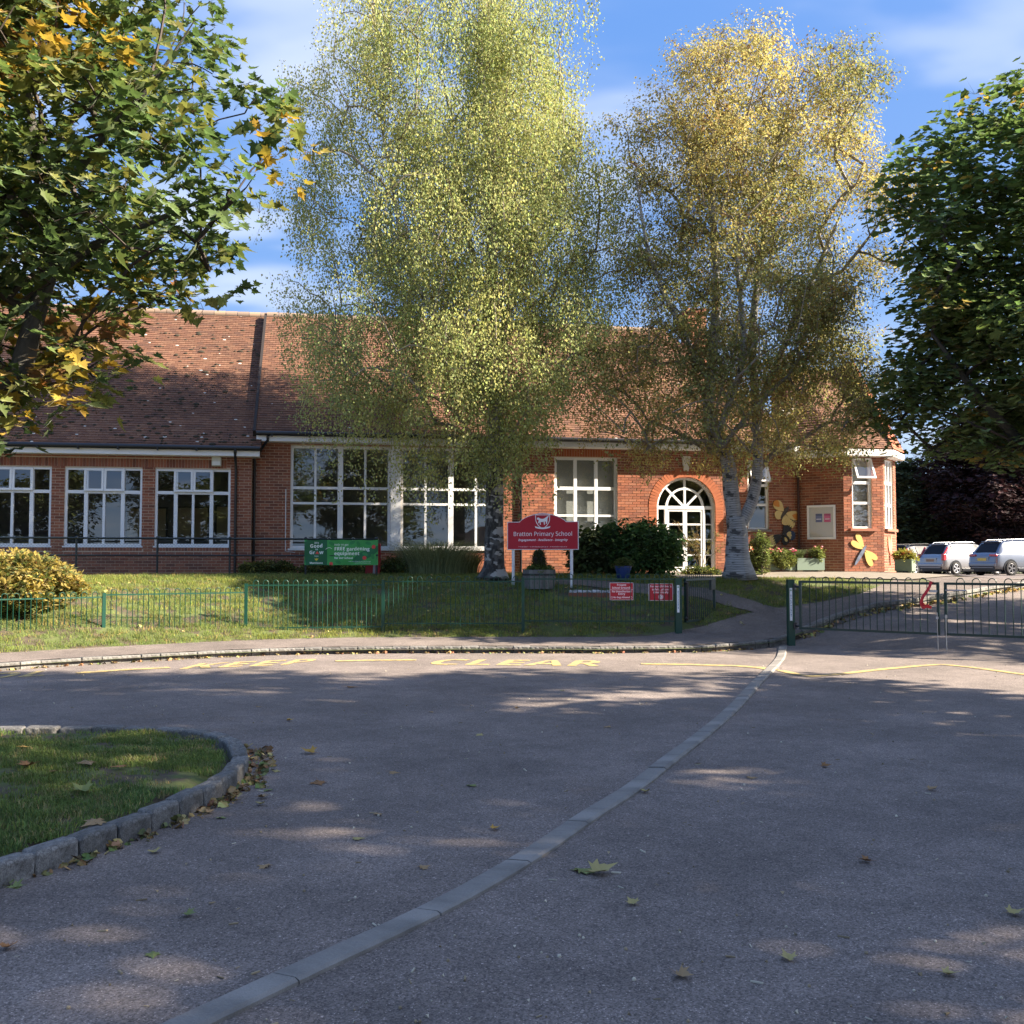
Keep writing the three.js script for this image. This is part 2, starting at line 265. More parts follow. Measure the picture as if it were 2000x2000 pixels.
// kerbs of short granite stones
function kerbRun(name, pts, label, w, len, topOf, baseOf, seed, kind = 'structure') {
  const g = new THREE.Group(); g.name = numbered(name); scene.add(g); g.userData = { kind, label };
  const R = rng(seed); let L = 0; for (let i = 1; i < pts.length; i++) L += pts[i].distanceTo(pts[i - 1]);
  const isl = name === 'traffic_island', gapW = isl ? 0.016 : 0.004, variants = [0, 1, 2].map((k) => { const b = new RoundedBoxGeometry(len - gapW, 0.3, w, 3, isl ? 0.024 : 0.014); const a = b.attributes.position; for (let i = 0; i < a.count; i++) a.setXYZ(i, a.getX(i) + (vnoise(a.getY(i) * 20 + k * 9, a.getZ(i) * 20, k) - 0.5) * 0.012, a.getY(i) + (vnoise(a.getX(i) * 15 + k * 7, a.getZ(i) * 20, k + 3) - 0.5) * 0.014, a.getZ(i) + (vnoise(a.getX(i) * 15 + 5 * k, a.getY(i) * 20, k + 6) - 0.5) * 0.014); b.computeVertexNormals(); return b; });
  const n = Math.floor(L / len);
  for (let i = 0; i < n; i++) {
    const p = pick(pts, (i + 0.5) * len / L), a = pick(pts, Math.max(0, (i + 0.1) * len / L)), b = pick(pts, Math.min(1, (i + 0.9) * len / L));
    const m = part('kerb_stone', variants[i % 3], stoneMats[Math.floor(R() * 3)], g);
    m.position.set(p.x, topOf(p) - 0.15 + (R() - 0.5) * 0.008, p.z); m.rotation.set((R() - 0.5) * 0.05, Math.atan2(-(b.z - a.z), b.x - a.x) + (R() - 0.5) * 0.04, Math.atan2(topOf(b) - topOf(a), 0.8 * len) + (R() - 0.5) * 0.012);
  }
  return g;
}
{ const pl = []; for (let X = -14; X <= 5.55; X += 0.15) pl.push(V3(X, 0, -zk(X) - 0.065));
  kerbRun('pavement_kerb', pl, 'row of short grey granite kerb stones along the footway', 0.14, 0.31, (p) => hLand(p.x, -p.z + 0.06) + 0.006, null, 3);
  const dl = []; for (let X = 5.72; X <= 13.4; X += 0.15) dl.push(V3(X, 0, -zk(X) - 0.05));
  kerbRun('drive_kerb', dl, 'granite kerb stones between the raised path and the drive', 0.15, 0.33, (p) => hDrive(p.x, -p.z) + 0.15, null, 5); }
const islandPts = [[-2.98, 4.3], [-2.78, 4.75], [-2.58, 5.25], [-2.37, 5.78], [-2.15, 6.48], [-2.03, 7.12], [-2.0, 7.6], [-2.09, 8.2], [-2.31, 8.8], [-2.57, 9.18], [-2.95, 9.44], [-3.5, 9.58], [-4.2, 9.58], [-5, 9.5], [-6.4, 9.2], [-7.6, 8.3], [-8.1, 6.7], [-7.6, 4.8], [-6.2, 3.4], [-4.6, 3.1], [-3.5, 3.6], [-2.98, 4.3]];
const islandC = V3(-4.9, 0, -6.5);
const islandCurve = new THREE.CatmullRomCurve3(islandPts.slice(0, -1).map(([x, z]) => V3(x, 0, -z)), true);
const hIsland = (x, z) => { const d = Math.hypot(x - islandC.x, (z - islandC.z)); return 0.105 + 0.10 * sstep(2.9, 0.4, d) + 0.012 * (vnoise(x * 3, z * 3, 8) - 0.5); };
{ const ring = islandCurve.getSpacedPoints(160).map((p) => p.clone().lerp(islandC, 0.022));
  const isl = kerbRun('traffic_island', ring, 'grassed traffic island edged with rounded granite kerb stones', 0.13, 0.305, () => 0.125, null, 9);
  const g = sheet(160, 14, (a, b) => { const p = ring[Math.round(a * 160) % 161].clone().lerp(islandC, b * 0.98 + 0.01); p.y = b < 0.01 ? 0.02 : hIsland(p.x, p.z); return p; }, 0.7);
  part('lawn', g, matSoil, isl); }
{ // flush concrete edging across the mouth of the drive
  const c = new THREE.CatmullRomCurve3([[-1.9, 2.6], [-1.14, 3.73], [-0.85, 4.18], [-0.38, 4.9], [0.04, 5.68], [0.5, 6.7], [0.84, 7.42], [1.23, 8.37], [2.25, 10.92], [3.3, 13.9], [4.5, 17.3], [5.08, 19.3]].map(([x, z]) => V3(x, 0, -z)));
  const g = new THREE.Group(); g.name = 'edging_strip'; g.userData = { kind: 'structure', label: 'flush pale concrete edging laid in a curve across the road' }; scene.add(g);
  const L = c.getLength(), n = Math.round(L / 0.9), R = rng(4);
  for (let i = 0; i < n; i++) {
    const pos = []; const N = 6, w = 0.075;
    const gap = 0.004 + (i % 3 === 0 ? 0.004 : 0), tw = (R() - 0.5) * 0.01, mb = new MB(), rows = [];
    for (let k = 0; k <= N; k++) { const t = (i + gap + (1 - 2 * gap) * k / N) / n, p = c.getPointAt(t), d = c.getTangentAt(t), s = V3(-d.z, 0, d.x); const q = (o, y) => [p.x + s.x * o, y, p.z + s.z * o]; const h = hLand(p.x, -p.z);
      rows.push([q(-w, h - 0.06), q(-w, h + 0.010), q(-w + 0.008, h + 0.018 + tw), q(w - 0.02, h + 0.026 + tw), q(w, h + 0.014), q(w + 0.004, h - 0.06)]); }
    for (let k = 0; k < N; k++) for (let j = 0; j < 5; j++) { const u0 = j * 0.04, u1 = u0 + 0.04, v0 = (i + k / N) * 0.9, v1 = (i + (k + 1) / N) * 0.9; mb.quad(rows[k][j], rows[k][j + 1], rows[k + 1][j + 1], rows[k + 1][j], [u0, v0], [u1, v0], [u1, v1], [u0, v1]); }
    mb.quad(rows[0][1], rows[0][0], rows[0][5], rows[0][4]); mb.quad(rows[0][1], rows[0][4], rows[0][3], rows[0][2]); mb.quad(rows[N][1], rows[N][4], rows[N][5], rows[N][0]); mb.quad(rows[N][1], rows[N][2], rows[N][3], rows[N][4]);
    part('edging_stone', mb.geo(), matConc, g);
  }
}
// yellow road markings
const font = await new FontLoader().loadAsync('fonts/droid/droid_sans_bold.typeface.json');
function roadWord(word, B0, B1, up, label) {
  const g = new THREE.ShapeGeometry(font.generateShapes(word, 1), 6); g.computeBoundingBox(); const bb = g.boundingBox, a = g.attributes.position, uv = g.attributes.uv;
  for (let i = 0; i < a.count; i++) { const s = (a.getX(i) - bb.min.x) / (bb.max.x - bb.min.x), t = (a.getY(i) - bb.min.y) / (bb.max.y - bb.min.y); const x = lerp(B0[0], B1[0], s) + up[0] * t, z = lerp(B0[1], B1[1], s) + up[1] * t; a.setXYZ(i, x, 0.006, -z); uv.setXY(i, x, z); }
  g.deleteAttribute('normal'); g.computeVertexNormals(); setting('road_marking', g, matPaint, label);
}
roadWord('SCHOOL', [-9.3, 13.0], [-6.72, 14.75], [-0.1, 0.8], 'worn yellow letters OL of a road word near the kerb');
roadWord('KEEP', [-5.06, 15.64], [-3.3, 16.45], [0.06, 0.88], 'worn yellow road word KEEP');
roadWord('CLEAR', [-1.38, 16.34], [1.36, 16.1], [0.2, 0.88], 'worn yellow road word CLEAR');
function roadLine(pxs, w, label) { const pts = pxs.map(([x, y]) => hit(x, y)); const L = [], R = []; pts.forEach((p, i) => { const t = pts[Math.min(i + 1, pts.length - 1)].clone().sub(pts[Math.max(0, i - 1)]).normalize(), s = V3(t.z, 0, -t.x).multiplyScalar(w / 2); L.push(p.clone().add(s)); R.push(p.clone().sub(s)); });
  setting('road_marking', sheet(30, 1, (a, b) => { const p = pick(L, a).lerp(pick(R, a), b); p.y = hLand(p.x, Math.min(-p.z, zk(p.x) - 0.01)) + 0.007; return p; }, 1), matPaint, label); }
roadLine([[150, 1315], [240, 1309], [331, 1304]], 0.2, 'worn yellow road line before the word KEEP');
roadLine([[655, 1291.5], [735, 1290], [813, 1289.5]], 0.2, 'worn yellow road line between the words KEEP and CLEAR');
roadLine([[1252, 1297], [1350, 1298.5], [1440, 1301], [1480, 1304], [1514, 1309]], 0.2, 'worn yellow road line running to the concrete edging');
roadLine([[1524, 1310], [1555, 1317], [1580, 1322], [1640, 1317], [1720, 1308], [1795, 1301], [1840, 1298], [1900, 1304], [2010, 1319], [2100, 1328]], 0.15, 'worn yellow zigzag line in front of the vehicle gates');

// ---------------------------------------------------------------- the school building
const school = thing('school_building', 'long red brick school with brown tiled roof and white windows', 'building', [0, Y0, -28], FT);
const FW = (px, py, w = 0) => {                                     // a pixel on a plane w in front of the facade: (u, height)
  const n = V3(Math.sin(FT), 0, Math.cos(FT)), u = V3(Math.cos(FT), 0, -Math.sin(FT)), O = V3(0, 0, -28).addScaledVector(n, w), d = ray(px, py), e = V3(0, EYE, 0);
  const t = O.clone().sub(e).dot(n) / d.dot(n), p = e.addScaledVector(d, t); return [p.clone().sub(O).dot(u), p.y - Y0];
};
const brickUnit = (() => { const m = new MB(); const b = (x0, x1, y0, y1, z0, z1) => { const P = (i) => [i & 1 ? x1 : x0, i & 2 ? y1 : y0, i & 4 ? z1 : z0]; const f = (a, bb, c, d, w, h) => m.quad(P(a), P(bb), P(c), P(d), [0, 0], [w, 0], [w, h], [0, h]); f(4, 5, 7, 6, 0.9, 0.3); f(5, 1, 3, 7, 0.04, 0.3); f(0, 4, 6, 2, 0.04, 0.3); f(6, 7, 3, 2, 0.9, 0.04); f(0, 1, 5, 4, 0.9, 0.04); }; b(-0.5, 0.5, -0.5, 0.5, -1, 0); return m.geo(); })();
let singles = 0;
// a wall in its own frame: origin o, turn about y; holes are [u0,u1,v0,v1] or an arch {cx, r, v0, spring}
function brickWall(o, turn, len, h0, h1, holes, opt = {}) {
  const wall = sub('wall', school); wall.position.set(...o); wall.rotation.y = turn;
  const R = rng(opt.seed ?? 1), mb = new MB(); mb.color(1, 1, 1); const C = 0.075, B = 0.225, PROUD = 0.011;
  const spans = (y0, y1) => { let s = [[0, len]]; for (const h of holes) { let a, b; if (h.r) { const ym = (y0 + y1) / 2; if (y1 <= h.v0 + 0.01 || ym >= h.spring + h.r) continue; const e = ym > h.spring ? Math.sqrt(Math.max(0, h.r * h.r - (ym - h.spring) ** 2)) : (h.ro ?? h.r); a = h.cx - e; b = h.cx + e; } else { if (y1 <= h[2] + 0.02 || y0 >= h[3] - 0.02) continue; a = h[0]; b = h[1]; }
    s = s.flatMap(([p, q]) => b <= p || a >= q ? [[p, q]] : [[p, a], [b, q]].filter(([x, y]) => y - x > 0.02)); } return s; };
  // mortar body: strips between holes per course band, closed at the jambs
  const ys = [...new Set([h0, h1, ...holes.flatMap((h) => h.r ? [h.v0, h.spring, ...[...Array(9)].map((_, i) => h.spring + h.r * Math.sin((i + 1) / 9 * Math.PI / 2))] : [h[2], h[3]])])].filter((y) => y >= h0 && y <= h1).sort((a, b) => a - b);
  const mo = new MB();
  for (let i = 0; i + 1 < ys.length; i++) { const ym = (ys[i] + ys[i + 1]) / 2; let s = [[0, len]]; for (const h of holes) { let a, b; if (h.r) { if (ym < h.v0 || ym > h.spring + h.r) continue; const e = ym > h.spring ? Math.sqrt(Math.max(0, h.r * h.r - (ym - h.spring) ** 2)) : h.r; a = h.cx - e; b = h.cx + e; } else { if (ym < h[2] || ym > h[3]) continue; a = h[0]; b = h[1]; } s = s.flatMap(([p, q]) => b <= p || a >= q ? [[p, q]] : [[p, a], [b, q]].filter(([x, y]) => y - x > 0.005)); }
    for (const [a, b] of s) mo.box(a, b, ys[i], ys[i + 1], -(opt.thick ?? 0.28), 0); }
  part('mortar', mo.geo(), matMortar, wall);
  const place = (x0, x1, y0, y1, col, lift = 0) => {
    const k = Math.floor(R() * brickCols.length), c = col ?? brickCols[k], v = 0.86 + R() * 0.28, z = PROUD + lift + (R() - 0.5) * 0.003;
    if (opt.single && !col && singles < 300 && x1 - x0 > 0.2 && opt.single(x0, y0)) { singles++; const m = part('brick', brickUnit, brickMats[k], wall); m.position.set((x0 + x1) / 2, (y0 + y1) / 2, z); m.scale.set(x1 - x0, y1 - y0, 0.02 + lift); return; }
    mb.color(c[0] * v, c[1] * v, c[2] * v); mb.add(brickUnit, M4((x0 + x1) / 2, (y0 + y1) / 2, z, 0, 0, 0, x1 - x0, y1 - y0, 0.02 + lift));
  };
  const soldier = opt.soldier ?? [];
  for (let j = 0; h0 + j * C < h1 - 0.02; j++) { const y0 = h0 + j * C, y1 = Math.min(h1, y0 + C) - 0.013, off = j % 2 ? B / 2 : 0;
    if (soldier.some((s) => (y0 + y1) / 2 > s[2] && (y0 + y1) / 2 < s[3] && s[0] <= 0 && s[1] >= len)) continue;
    for (const [a, b] of spans(y0, y1)) { let s2 = [[a, b]]; for (const s of soldier) if ((y0 + y1) / 2 > s[2] && (y0 + y1) / 2 < s[3]) s2 = s2.flatMap(([p, q]) => s[1] <= p || s[0] >= q ? [[p, q]] : [[p, s[0]], [s[1], q]].filter(([x, y]) => y - x > 0.02));
      for (const [p, q] of s2) for (let x = Math.floor((p - off) / B) * B + off; x < q; x += B) { const x0 = Math.max(x, p), x1 = Math.min(x + B - 0.013, q); if (x1 - x0 > 0.025) place(x0, x1, y0, y1); } } }
  for (const s of soldier) { const n = Math.round((s[1] - s[0]) / 0.075); for (let i = 0; i < n; i++) { const x0 = s[0] + (s[1] - s[0]) * i / n; place(x0, x0 + (s[1] - s[0]) / n - 0.010, s[2] + 0.005, s[3] - 0.005, s[4]?.[i % s[4].length], s[5] ?? 0); } }
  for (const h of holes) if (h.ring) { // voussoirs
    const n = 38; for (let i = 0; i < n; i++) { const a = Math.PI * (i + 0.5) / n, c = brickSoft[i % 2], v = 0.9 + R() * 0.2, rr = h.r + h.ring / 2 + 0.004; mb.color(c[0] * v, c[1] * v, c[2] * v); mb.add(brickUnit, M4(h.cx + Math.cos(a) * rr, h.spring + Math.sin(a) * rr, 0.022, 0, 0, a, h.ring, Math.PI * rr / n - 0.008, 0.05)); }
    for (const s of [-1, 1]) for (let y = h.v0 + 0.9; y < h.spring; y += 0.075) { const c = brickSoft[0], v = 0.9 + R() * 0.2; mb.color(c[0] * v, c[1] * v, c[2] * v); mb.add(brickUnit, M4(h.cx + s * (h.r + h.ring / 2 + 0.004), y, 0.018, 0, 0, 0, h.ring - 0.01, 0.065, 0.04)); } }
  const bw = part('brickwork', mb.geo(), matBrickV, wall); bw.userData.kind = 'stuff';
  return wall;
}
// window: rect on a wall frame; cols and rows are boundaries 0..1; panes behind bars
function windowUnit(parent, x0, x1, y0, y1, cols, rows, o = {}) {
  const w = sub(o.name ?? 'window', parent), z = o.z ?? -0.10, F = o.f ?? 0.06, t = o.bar ?? 0.035, fm = new MB(), W = x1 - x0, Hh = y1 - y0;
  w.position.set(x0, y0, z);
  fm.box(0, F, 0, Hh, -0.06, 0.02); fm.box(W - F, W, 0, Hh, -0.06, 0.02); fm.box(F, W - F, 0, F, -0.06, 0.02); fm.box(F, W - F, Hh - F, Hh, -0.06, 0.02);
  for (const c of cols.slice(1, -1)) { const [p, k] = Array.isArray(c) ? c : [c, t]; fm.box(p * W - k, p * W + k, F, Hh - F, -0.055, 0.012 + (k > t ? 0.01 : 0)); }
  for (const c of rows.slice(1, -1)) { const [p, k] = Array.isArray(c) ? c : [c, t]; fm.box(F, W - F, p * Hh - k, p * Hh + k, -0.05, 0.017); }
  part('frame', fm.geo(), o.mat ?? matWhite, w);
  const cv = cols.map((c) => Array.isArray(c) ? c[0] : c), rv = rows.map((c) => Array.isArray(c) ? c[0] : c);
  for (let i = 0; i + 1 < cv.length; i++) for (let j = 0; j + 1 < rv.length; j++) {
    if (o.skip?.(i, j)) continue;
    const pg = new THREE.PlaneGeometry((cv[i + 1] - cv[i]) * W, (rv[j + 1] - rv[j]) * Hh), m = part('pane', pg, matGlass, w); m.position.set((cv[i] + cv[i + 1]) / 2 * W, (rv[j] + rv[j + 1]) / 2 * Hh, -0.03);
  }
  return w;
}
function sash(parent, x0, x1, y0, y1, z, tilt, F = 0.045) {          // a top-hung opening light, hinged at its upper edge
  const g = sub('opening_light', parent); g.position.set((x0 + x1) / 2, y1, z); g.rotation.x = -tilt; const W = (x1 - x0) / 2, Hh = y1 - y0, m = new MB();
  m.box(-W, -W + F, -Hh, 0, 0, 0.045); m.box(W - F, W, -Hh, 0, 0, 0.045); m.box(-W + F, W - F, -Hh, -Hh + F, 0, 0.045); m.box(-W + F, W - F, -F, 0, 0, 0.045);
  part('sash_frame', m.geo(), matWhite, g); const p = part('pane', new THREE.PlaneGeometry(2 * W - 2 * F, Hh - 2 * F), matGlass, g); p.position.set(0, -Hh / 2, 0.022); return g;
}
const LW = 0.25, UL = -6.92, HW = 3.62;                              // left wing wall plane, its right end, hall wall height
const winRow = [-13.80, -11.60, -9.40].map((u) => u * 0.991), WW = 1.87, WS = 0.74, WH = 2.73;
{ // left wing
  const x0 = -17, holes = winRow.concat(winRow[0] - 2.2).map((u) => [u - x0, u + WW - x0, WS, WH]);
  brickWall([x0, 0, LW], 0, UL - x0, -0.3, 3.15, holes, { seed: 7, single: (x, y) => x > 5.6 && (y > 2.0 || x > 8.8 || (y > 0.7)), soldier: [[0, UL - x0 - 0.62, WH + 0.02, WH + 0.245], ...holes.map((h) => [h[0] - 0.02, h[1] + 0.02, WS - 0.125, WS - 0.01])] });
  for (const u of winRow.concat(winRow[0] - 2.2)) {
    const tr = 0.69, w = windowUnit(school, u, u + WW, WS, WH, [0, [0.27, 0.045], 0.5, [0.745, 0.045], 1], [0, [tr, 0.04], 1], { z: LW - 0.06, bar: 0.03, skip: (i, j) => j === 1 && (i === 1 || i === 2) });
    for (const [a, b] of [[0.245, 0.498], [0.502, 0.765]]) sash(w, a * WW, b * WW, tr * 1.99 + 0.02, 1.965, 0.012, 0.05, 0.055);
    const c = new MB(); c.box(0.0, 0.05, 0.05, tr * 1.99 - 0.04, 0.02, 0.04); part('sill', boxG(-0.03, WW + 0.03, -0.035, 0.0, -0.06, 0.075), matWhite, w);
  }
}
const hallCells = { x0: FW(568, 868)[0], x1: FW(763, 900)[0], x2: FW(783, 900)[0], x3: FW(980, 900)[0], y0: 0.69, y1: 3.42 };
const mid = { x0: FW(1083, 891)[0], x1: FW(1206, 891)[0], y0: 1.05, y1: 3.24 }, nar = { x0: 6.83, x1: 7.47, y0: 1.25, y1: 3.24 };
const DOOR = { cx: 4.99, r: 0.86, v0: 0.06, spring: 1.87, ring: 0.24 };
{ const o = UL, H2 = (h) => [h[0] - o, h[1] - o, h[2], h[3]];
  const holes = [H2([hallCells.x0, hallCells.x1, hallCells.y0, hallCells.y1]), H2([hallCells.x2, hallCells.x3, hallCells.y0, hallCells.y1]), H2([mid.x0, mid.x1, mid.y0, mid.y1]), H2([nar.x0, nar.x1, nar.y0, nar.y1]), { ...DOOR, cx: DOOR.cx - o, ro: DOOR.r }];
  brickWall([o, 0, 0], 0, 8.37 - o, -0.3, HW, holes, { seed: 11, soldier: [[mid.x0 - o - 0.1, mid.x1 - o + 0.1, mid.y1 + 0.01, mid.y1 + 0.235, brickSoft, 0.006], [nar.x0 - o - 0.06, nar.x1 - o + 0.06, nar.y1 + 0.01, nar.y1 + 0.235, brickSoft, 0.006]] });
  const rows = [0, 0.300, [0.445, 0.03], 0.72, 1].map((r, i) => i === 1 ? 0.31 : r); 
  for (const [a, b] of [[hallCells.x0, hallCells.x1], [hallCells.x2, hallCells.x3]]) {
    const w = windowUnit(school, a, b, hallCells.y0, hallCells.y1, [0, 0.245, [0.495, 0.07], 0.745, 1], [0, 0.44, [0.59, 0.035], 1], { z: -0.08, bar: 0.03, f: 0.07 });
    part('sill', boxG(-0.05, b - a + 0.05, -0.05, 0.0, -0.05, 0.13), matWhiteOld, w); }
  part('window_pier', boxG(hallCells.x1 + 0.002, hallCells.x2 - 0.002, hallCells.y0 - 0.05, hallCells.y1 + 0.03, -0.12, 0.05), matWhite, school);
  const w = windowUnit(school, mid.x0, mid.x1, mid.y0, mid.y1, [0, [0.335, 0.045], [0.665, 0.045], 1], [0, 0.22 + 0.04, [0.605, 0.045], 1], { z: -0.08, bar: 0.03, f: 0.075 });
  part('sill', boxG(-0.05, mid.x1 - mid.x0 + 0.05, -0.06, 0, -0.05, 0.12), matWhiteOld, w);
  const nw = windowUnit(school, nar.x0, nar.x1, nar.y0, nar.y1, [0, 1], [0, 0.36, [0.64, 0.04], 1], { z: -0.07, bar: 0.035, skip: (i, j) => j === 2 });
  sash(nw, 0.03, nar.x1 - nar.x0 - 0.03, 1.30, 1.94, 0.03, 0.42); part('sill', boxG(-0.05, 0.7, -0.05, 0, -0.05, 0.12), matConc, nw);
}
{ // arched entrance: fanlight over double doors with sidelights
  const d = sub('entrance_door', school); d.position.set(DOOR.cx, 0, -0.13); const r = DOOR.r, s = DOOR.spring, v = DOOR.v0;
  const arc = (ro, ri, z0, z1) => { const pts = []; const N = 28; for (let i = 0; i <= N; i++) { const a = Math.PI * i / N; pts.push([Math.cos(a) * ro, Math.sin(a) * ro]); } for (let i = N; i >= 0; i--) { const a = Math.PI * i / N; pts.push([Math.cos(a) * ri, Math.sin(a) * ri]); } const g = extrude(pts, z1 - z0); g.translate(0, s, z0); return g; };
  const fan = [arc(r + 0.01, r - 0.07, -0.05, 0.04), arc(r * 0.66, r * 0.66 - 0.06, -0.03, 0.03)];
  for (const a of [45, 90, 135]) { const g = boxG(0.02, r - 0.03, -0.03, 0.03, -0.028, 0.028); g.rotateZ(a * Math.PI / 180); g.translate(0, s, 0); fan.push(g); }
  part('fanlight_frame', merge(fan), matWhite, d);
  const gl = new THREE.ShapeGeometry(new THREE.Shape([...Array(33)].map((_, i) => new THREE.Vector2(Math.cos(Math.PI * i / 32) * (r - 0.02), Math.sin(Math.PI * i / 32) * (r - 0.02)))), 12); gl.translate(0, s, -0.005); part('fanlight_pane', gl, matGlass, d);
  const m = new MB(); m.box(-r, -r + 0.07, v, s - 0.05, -0.05, 0.04); m.box(r - 0.07, r, v, s - 0.05, -0.05, 0.04); m.box(-r, r, s - 0.05, s + 0.045, -0.055, 0.045); m.box(-r + 0.07, r - 0.07, v, v + 0.06, -0.05, 0.04);
  for (const x of [-0.56, 0.56]) m.box(x - 0.035, x + 0.035, v + 0.06, s - 0.05, -0.05, 0.042);
  part('door_frame', m.geo(), matWhite, d);
  const H = s - 0.05 - v - 0.06, ro = [0.24, 0.5, 0.75];
  for (const k of [-1, 1]) { const leaf = sub('door_leaf', d), b = new MB(), x0 = k < 0 ? -0.525 : 0.005, x1 = k < 0 ? -0.005 : 0.525, y0 = v + 0.06; b.box(x0, x0 + 0.055, y0, y0 + H, -0.03, 0.03); b.box(x1 - 0.055, x1, y0, y0 + H, -0.03, 0.03); b.box(x0 + 0.055, x1 - 0.055, y0, y0 + 0.07, -0.03, 0.03); b.box(x0 + 0.055, x1 - 0.055, y0 + H - 0.06, y0 + H, -0.03, 0.03); for (const q of ro) b.box(x0 + 0.055, x1 - 0.055, y0 + H * q - 0.025, y0 + H * q + 0.025, -0.026, 0.026); part('leaf_frame', b.geo(), matWhite, leaf); const p = part('pane', new THREE.PlaneGeometry(x1 - x0 - 0.1, H - 0.1), matGlass, leaf); p.position.set((x0 + x1) / 2, y0 + H / 2, 0);
    const hd = part('handle', bar(k * 0.06, y0 + H * 0.42, 0.06, k * 0.06, y0 + H * 0.58, 0.06, 0.012), matSteel, leaf);
    const sd = sub('sidelight', d), sb = new MB(); for (const q of ro) sb.box(k > 0 ? 0.595 : -r + 0.07, k > 0 ? r - 0.07 : -0.595, y0 + H * q - 0.02, y0 + H * q + 0.02, -0.03, 0.03); part('glazing_bar', sb.geo(), matWhite, sd); const pp = part('pane', new THREE.PlaneGeometry(0.22, H), matGlass, sd); pp.position.set(k * 0.69, y0 + H / 2, 0); }
  part('keystone', extrude([[-0.07, 0], [0.07, 0], [0.12, 0.42], [-0.12, 0.42]], 0.06, 0.006), mat(0.55, 0.52, 0.47, 0.9), d).position.set(0, s + r + 0.17, 0.11);
  part('step', boxG(-1.15, 1.15, -0.2, 0.05, 0.0, 0.75), matConc, d);
}
// the half-octagon end with windows on its faces
const A0 = [8.37, 0], A1 = [9.29, 0.92], B1 = [10.50, 0.92], C1 = [11.42, 0.0];
const seg = (p, q) => ({ len: Math.hypot(q[0] - p[0], q[1] - p[1]), turn: Math.atan2(-(q[1] - p[1]), q[0] - p[0]) });
{ const a = seg(A0, A1), b = seg(A1, B1), c = seg(B1, C1);
  brickWall([A0[0], 0, A0[1]], a.turn, a.len, -0.3, 3.52, [], { seed: 21 });
  brickWall([A1[0], 0, A1[1]], 0, b.len, -0.3, 3.52, [[0.26, 0.86, 1.28, 3.26]], { seed: 22, soldier: [[0, b.len, 3.27, 3.495, brickSoft, 0.004]] });
  brickWall([B1[0], 0, B1[1]], c.turn, c.len, -0.3, 3.52, [[0.16, 1.06, 1.28, 3.26]], { seed: 23, soldier: [[0, c.len, 3.27, 3.495, brickSoft, 0.004]] });
  const g = sub('bay_window', school); g.position.set(A1[0], 0, A1[1]);
  const wb = windowUnit(g, 0.26, 0.86, 1.28, 3.26, [0, 1], [0, 0.36, [0.65, 0.04], 1], { z: -0.06, bar: 0.035, f: 0.05, name: 'bay_light', skip: (i, j) => j === 2 });
  const s1 = sash(g, 0.27, 0.85, 2.60, 3.24, -0.01, 0.44, 0.05);
  part('sill', boxG(0.16, 0.98, 1.20, 1.275, -0.03, 0.10), mat(0.30, 0.12, 0.075, 0.9), g);
  const g2 = sub('bay_window', school); g2.position.set(B1[0], 0, B1[1]); g2.rotation.y = c.turn;
  windowUnit(g2, 0.16, 1.06, 1.28, 3.26, [0, 0.335, 0.665, 1], [0, 0.34, 0.66, 1], { z: -0.06, bar: 0.035, f: 0.05, name: 'bay_light' });
  part('sill', boxG(0.06, 1.16, 1.20, 1.275, -0.03, 0.10), mat(0.30, 0.12, 0.075, 0.9), g2);
}
{ // back and end walls, floors and ceilings close the rooms
  const m = mat(0.30, 0.28, 0.25, 0.95); const im = mat(0.16, 0.15, 0.13, 0.95);
  part('rear_wall', boxG(-17, 11.42, -0.3, 3.6, -8.3, -8.0), m, school);
  part('end_wall', boxG(11.1, 11.415, -0.3, 3.5, -8.0, -0.05), mat(0.33, 0.12, 0.07, 0.95), school); part('end_wall', boxG(-17.3, -17.0, -0.3, 3.2, -8.3, LW - 0.03), m, school);
  part('floor', boxG(-17, 11.1, -0.02, 0.02, -8.0, -0.29), mat(0.10, 0.08, 0.06, 0.6), school);
  part('ceiling', boxG(-17, 11.1, 3.47, 3.55, -8.0, -0.29), mat(0.35, 0.35, 0.34, 0.95), school);
  part('inner_wall', boxG(-17, UL - 0.1, 0.02, 3.47, -4.6, -4.45), im, school); part('inner_wall', boxG(UL - 0.1, UL + 0.05, 0.02, 3.47, -8.0, -0.05), im, school);
  part('inner_wall', boxG(UL + 0.05, 3.4, 0.02, 3.47, -5.2, -5.05), mat(0.22, 0.22, 0.19, 0.95), school); part('inner_wall', boxG(3.4, 3.55, 0.02, 3.47, -8.0, -0.3), im, school); part('inner_wall', boxG(8.6, 8.75, 0.02, 3.47, -8.0, -0.3), im, school);
  const blind = mat(0.24, 0.26, 0.25, 0.9);
  part('blind', boxG(mid.x0 + 0.05, mid.x1 - 0.05, mid.y0 + 0.05, mid.y1 - 0.05, -0.24, -0.235), blind, school);
  part('blind', boxG(A1[0] + 0.28, A1[0] + 0.84, 1.3, 3.2, A1[1] - 0.24, A1[1] - 0.235), blind, school);
}
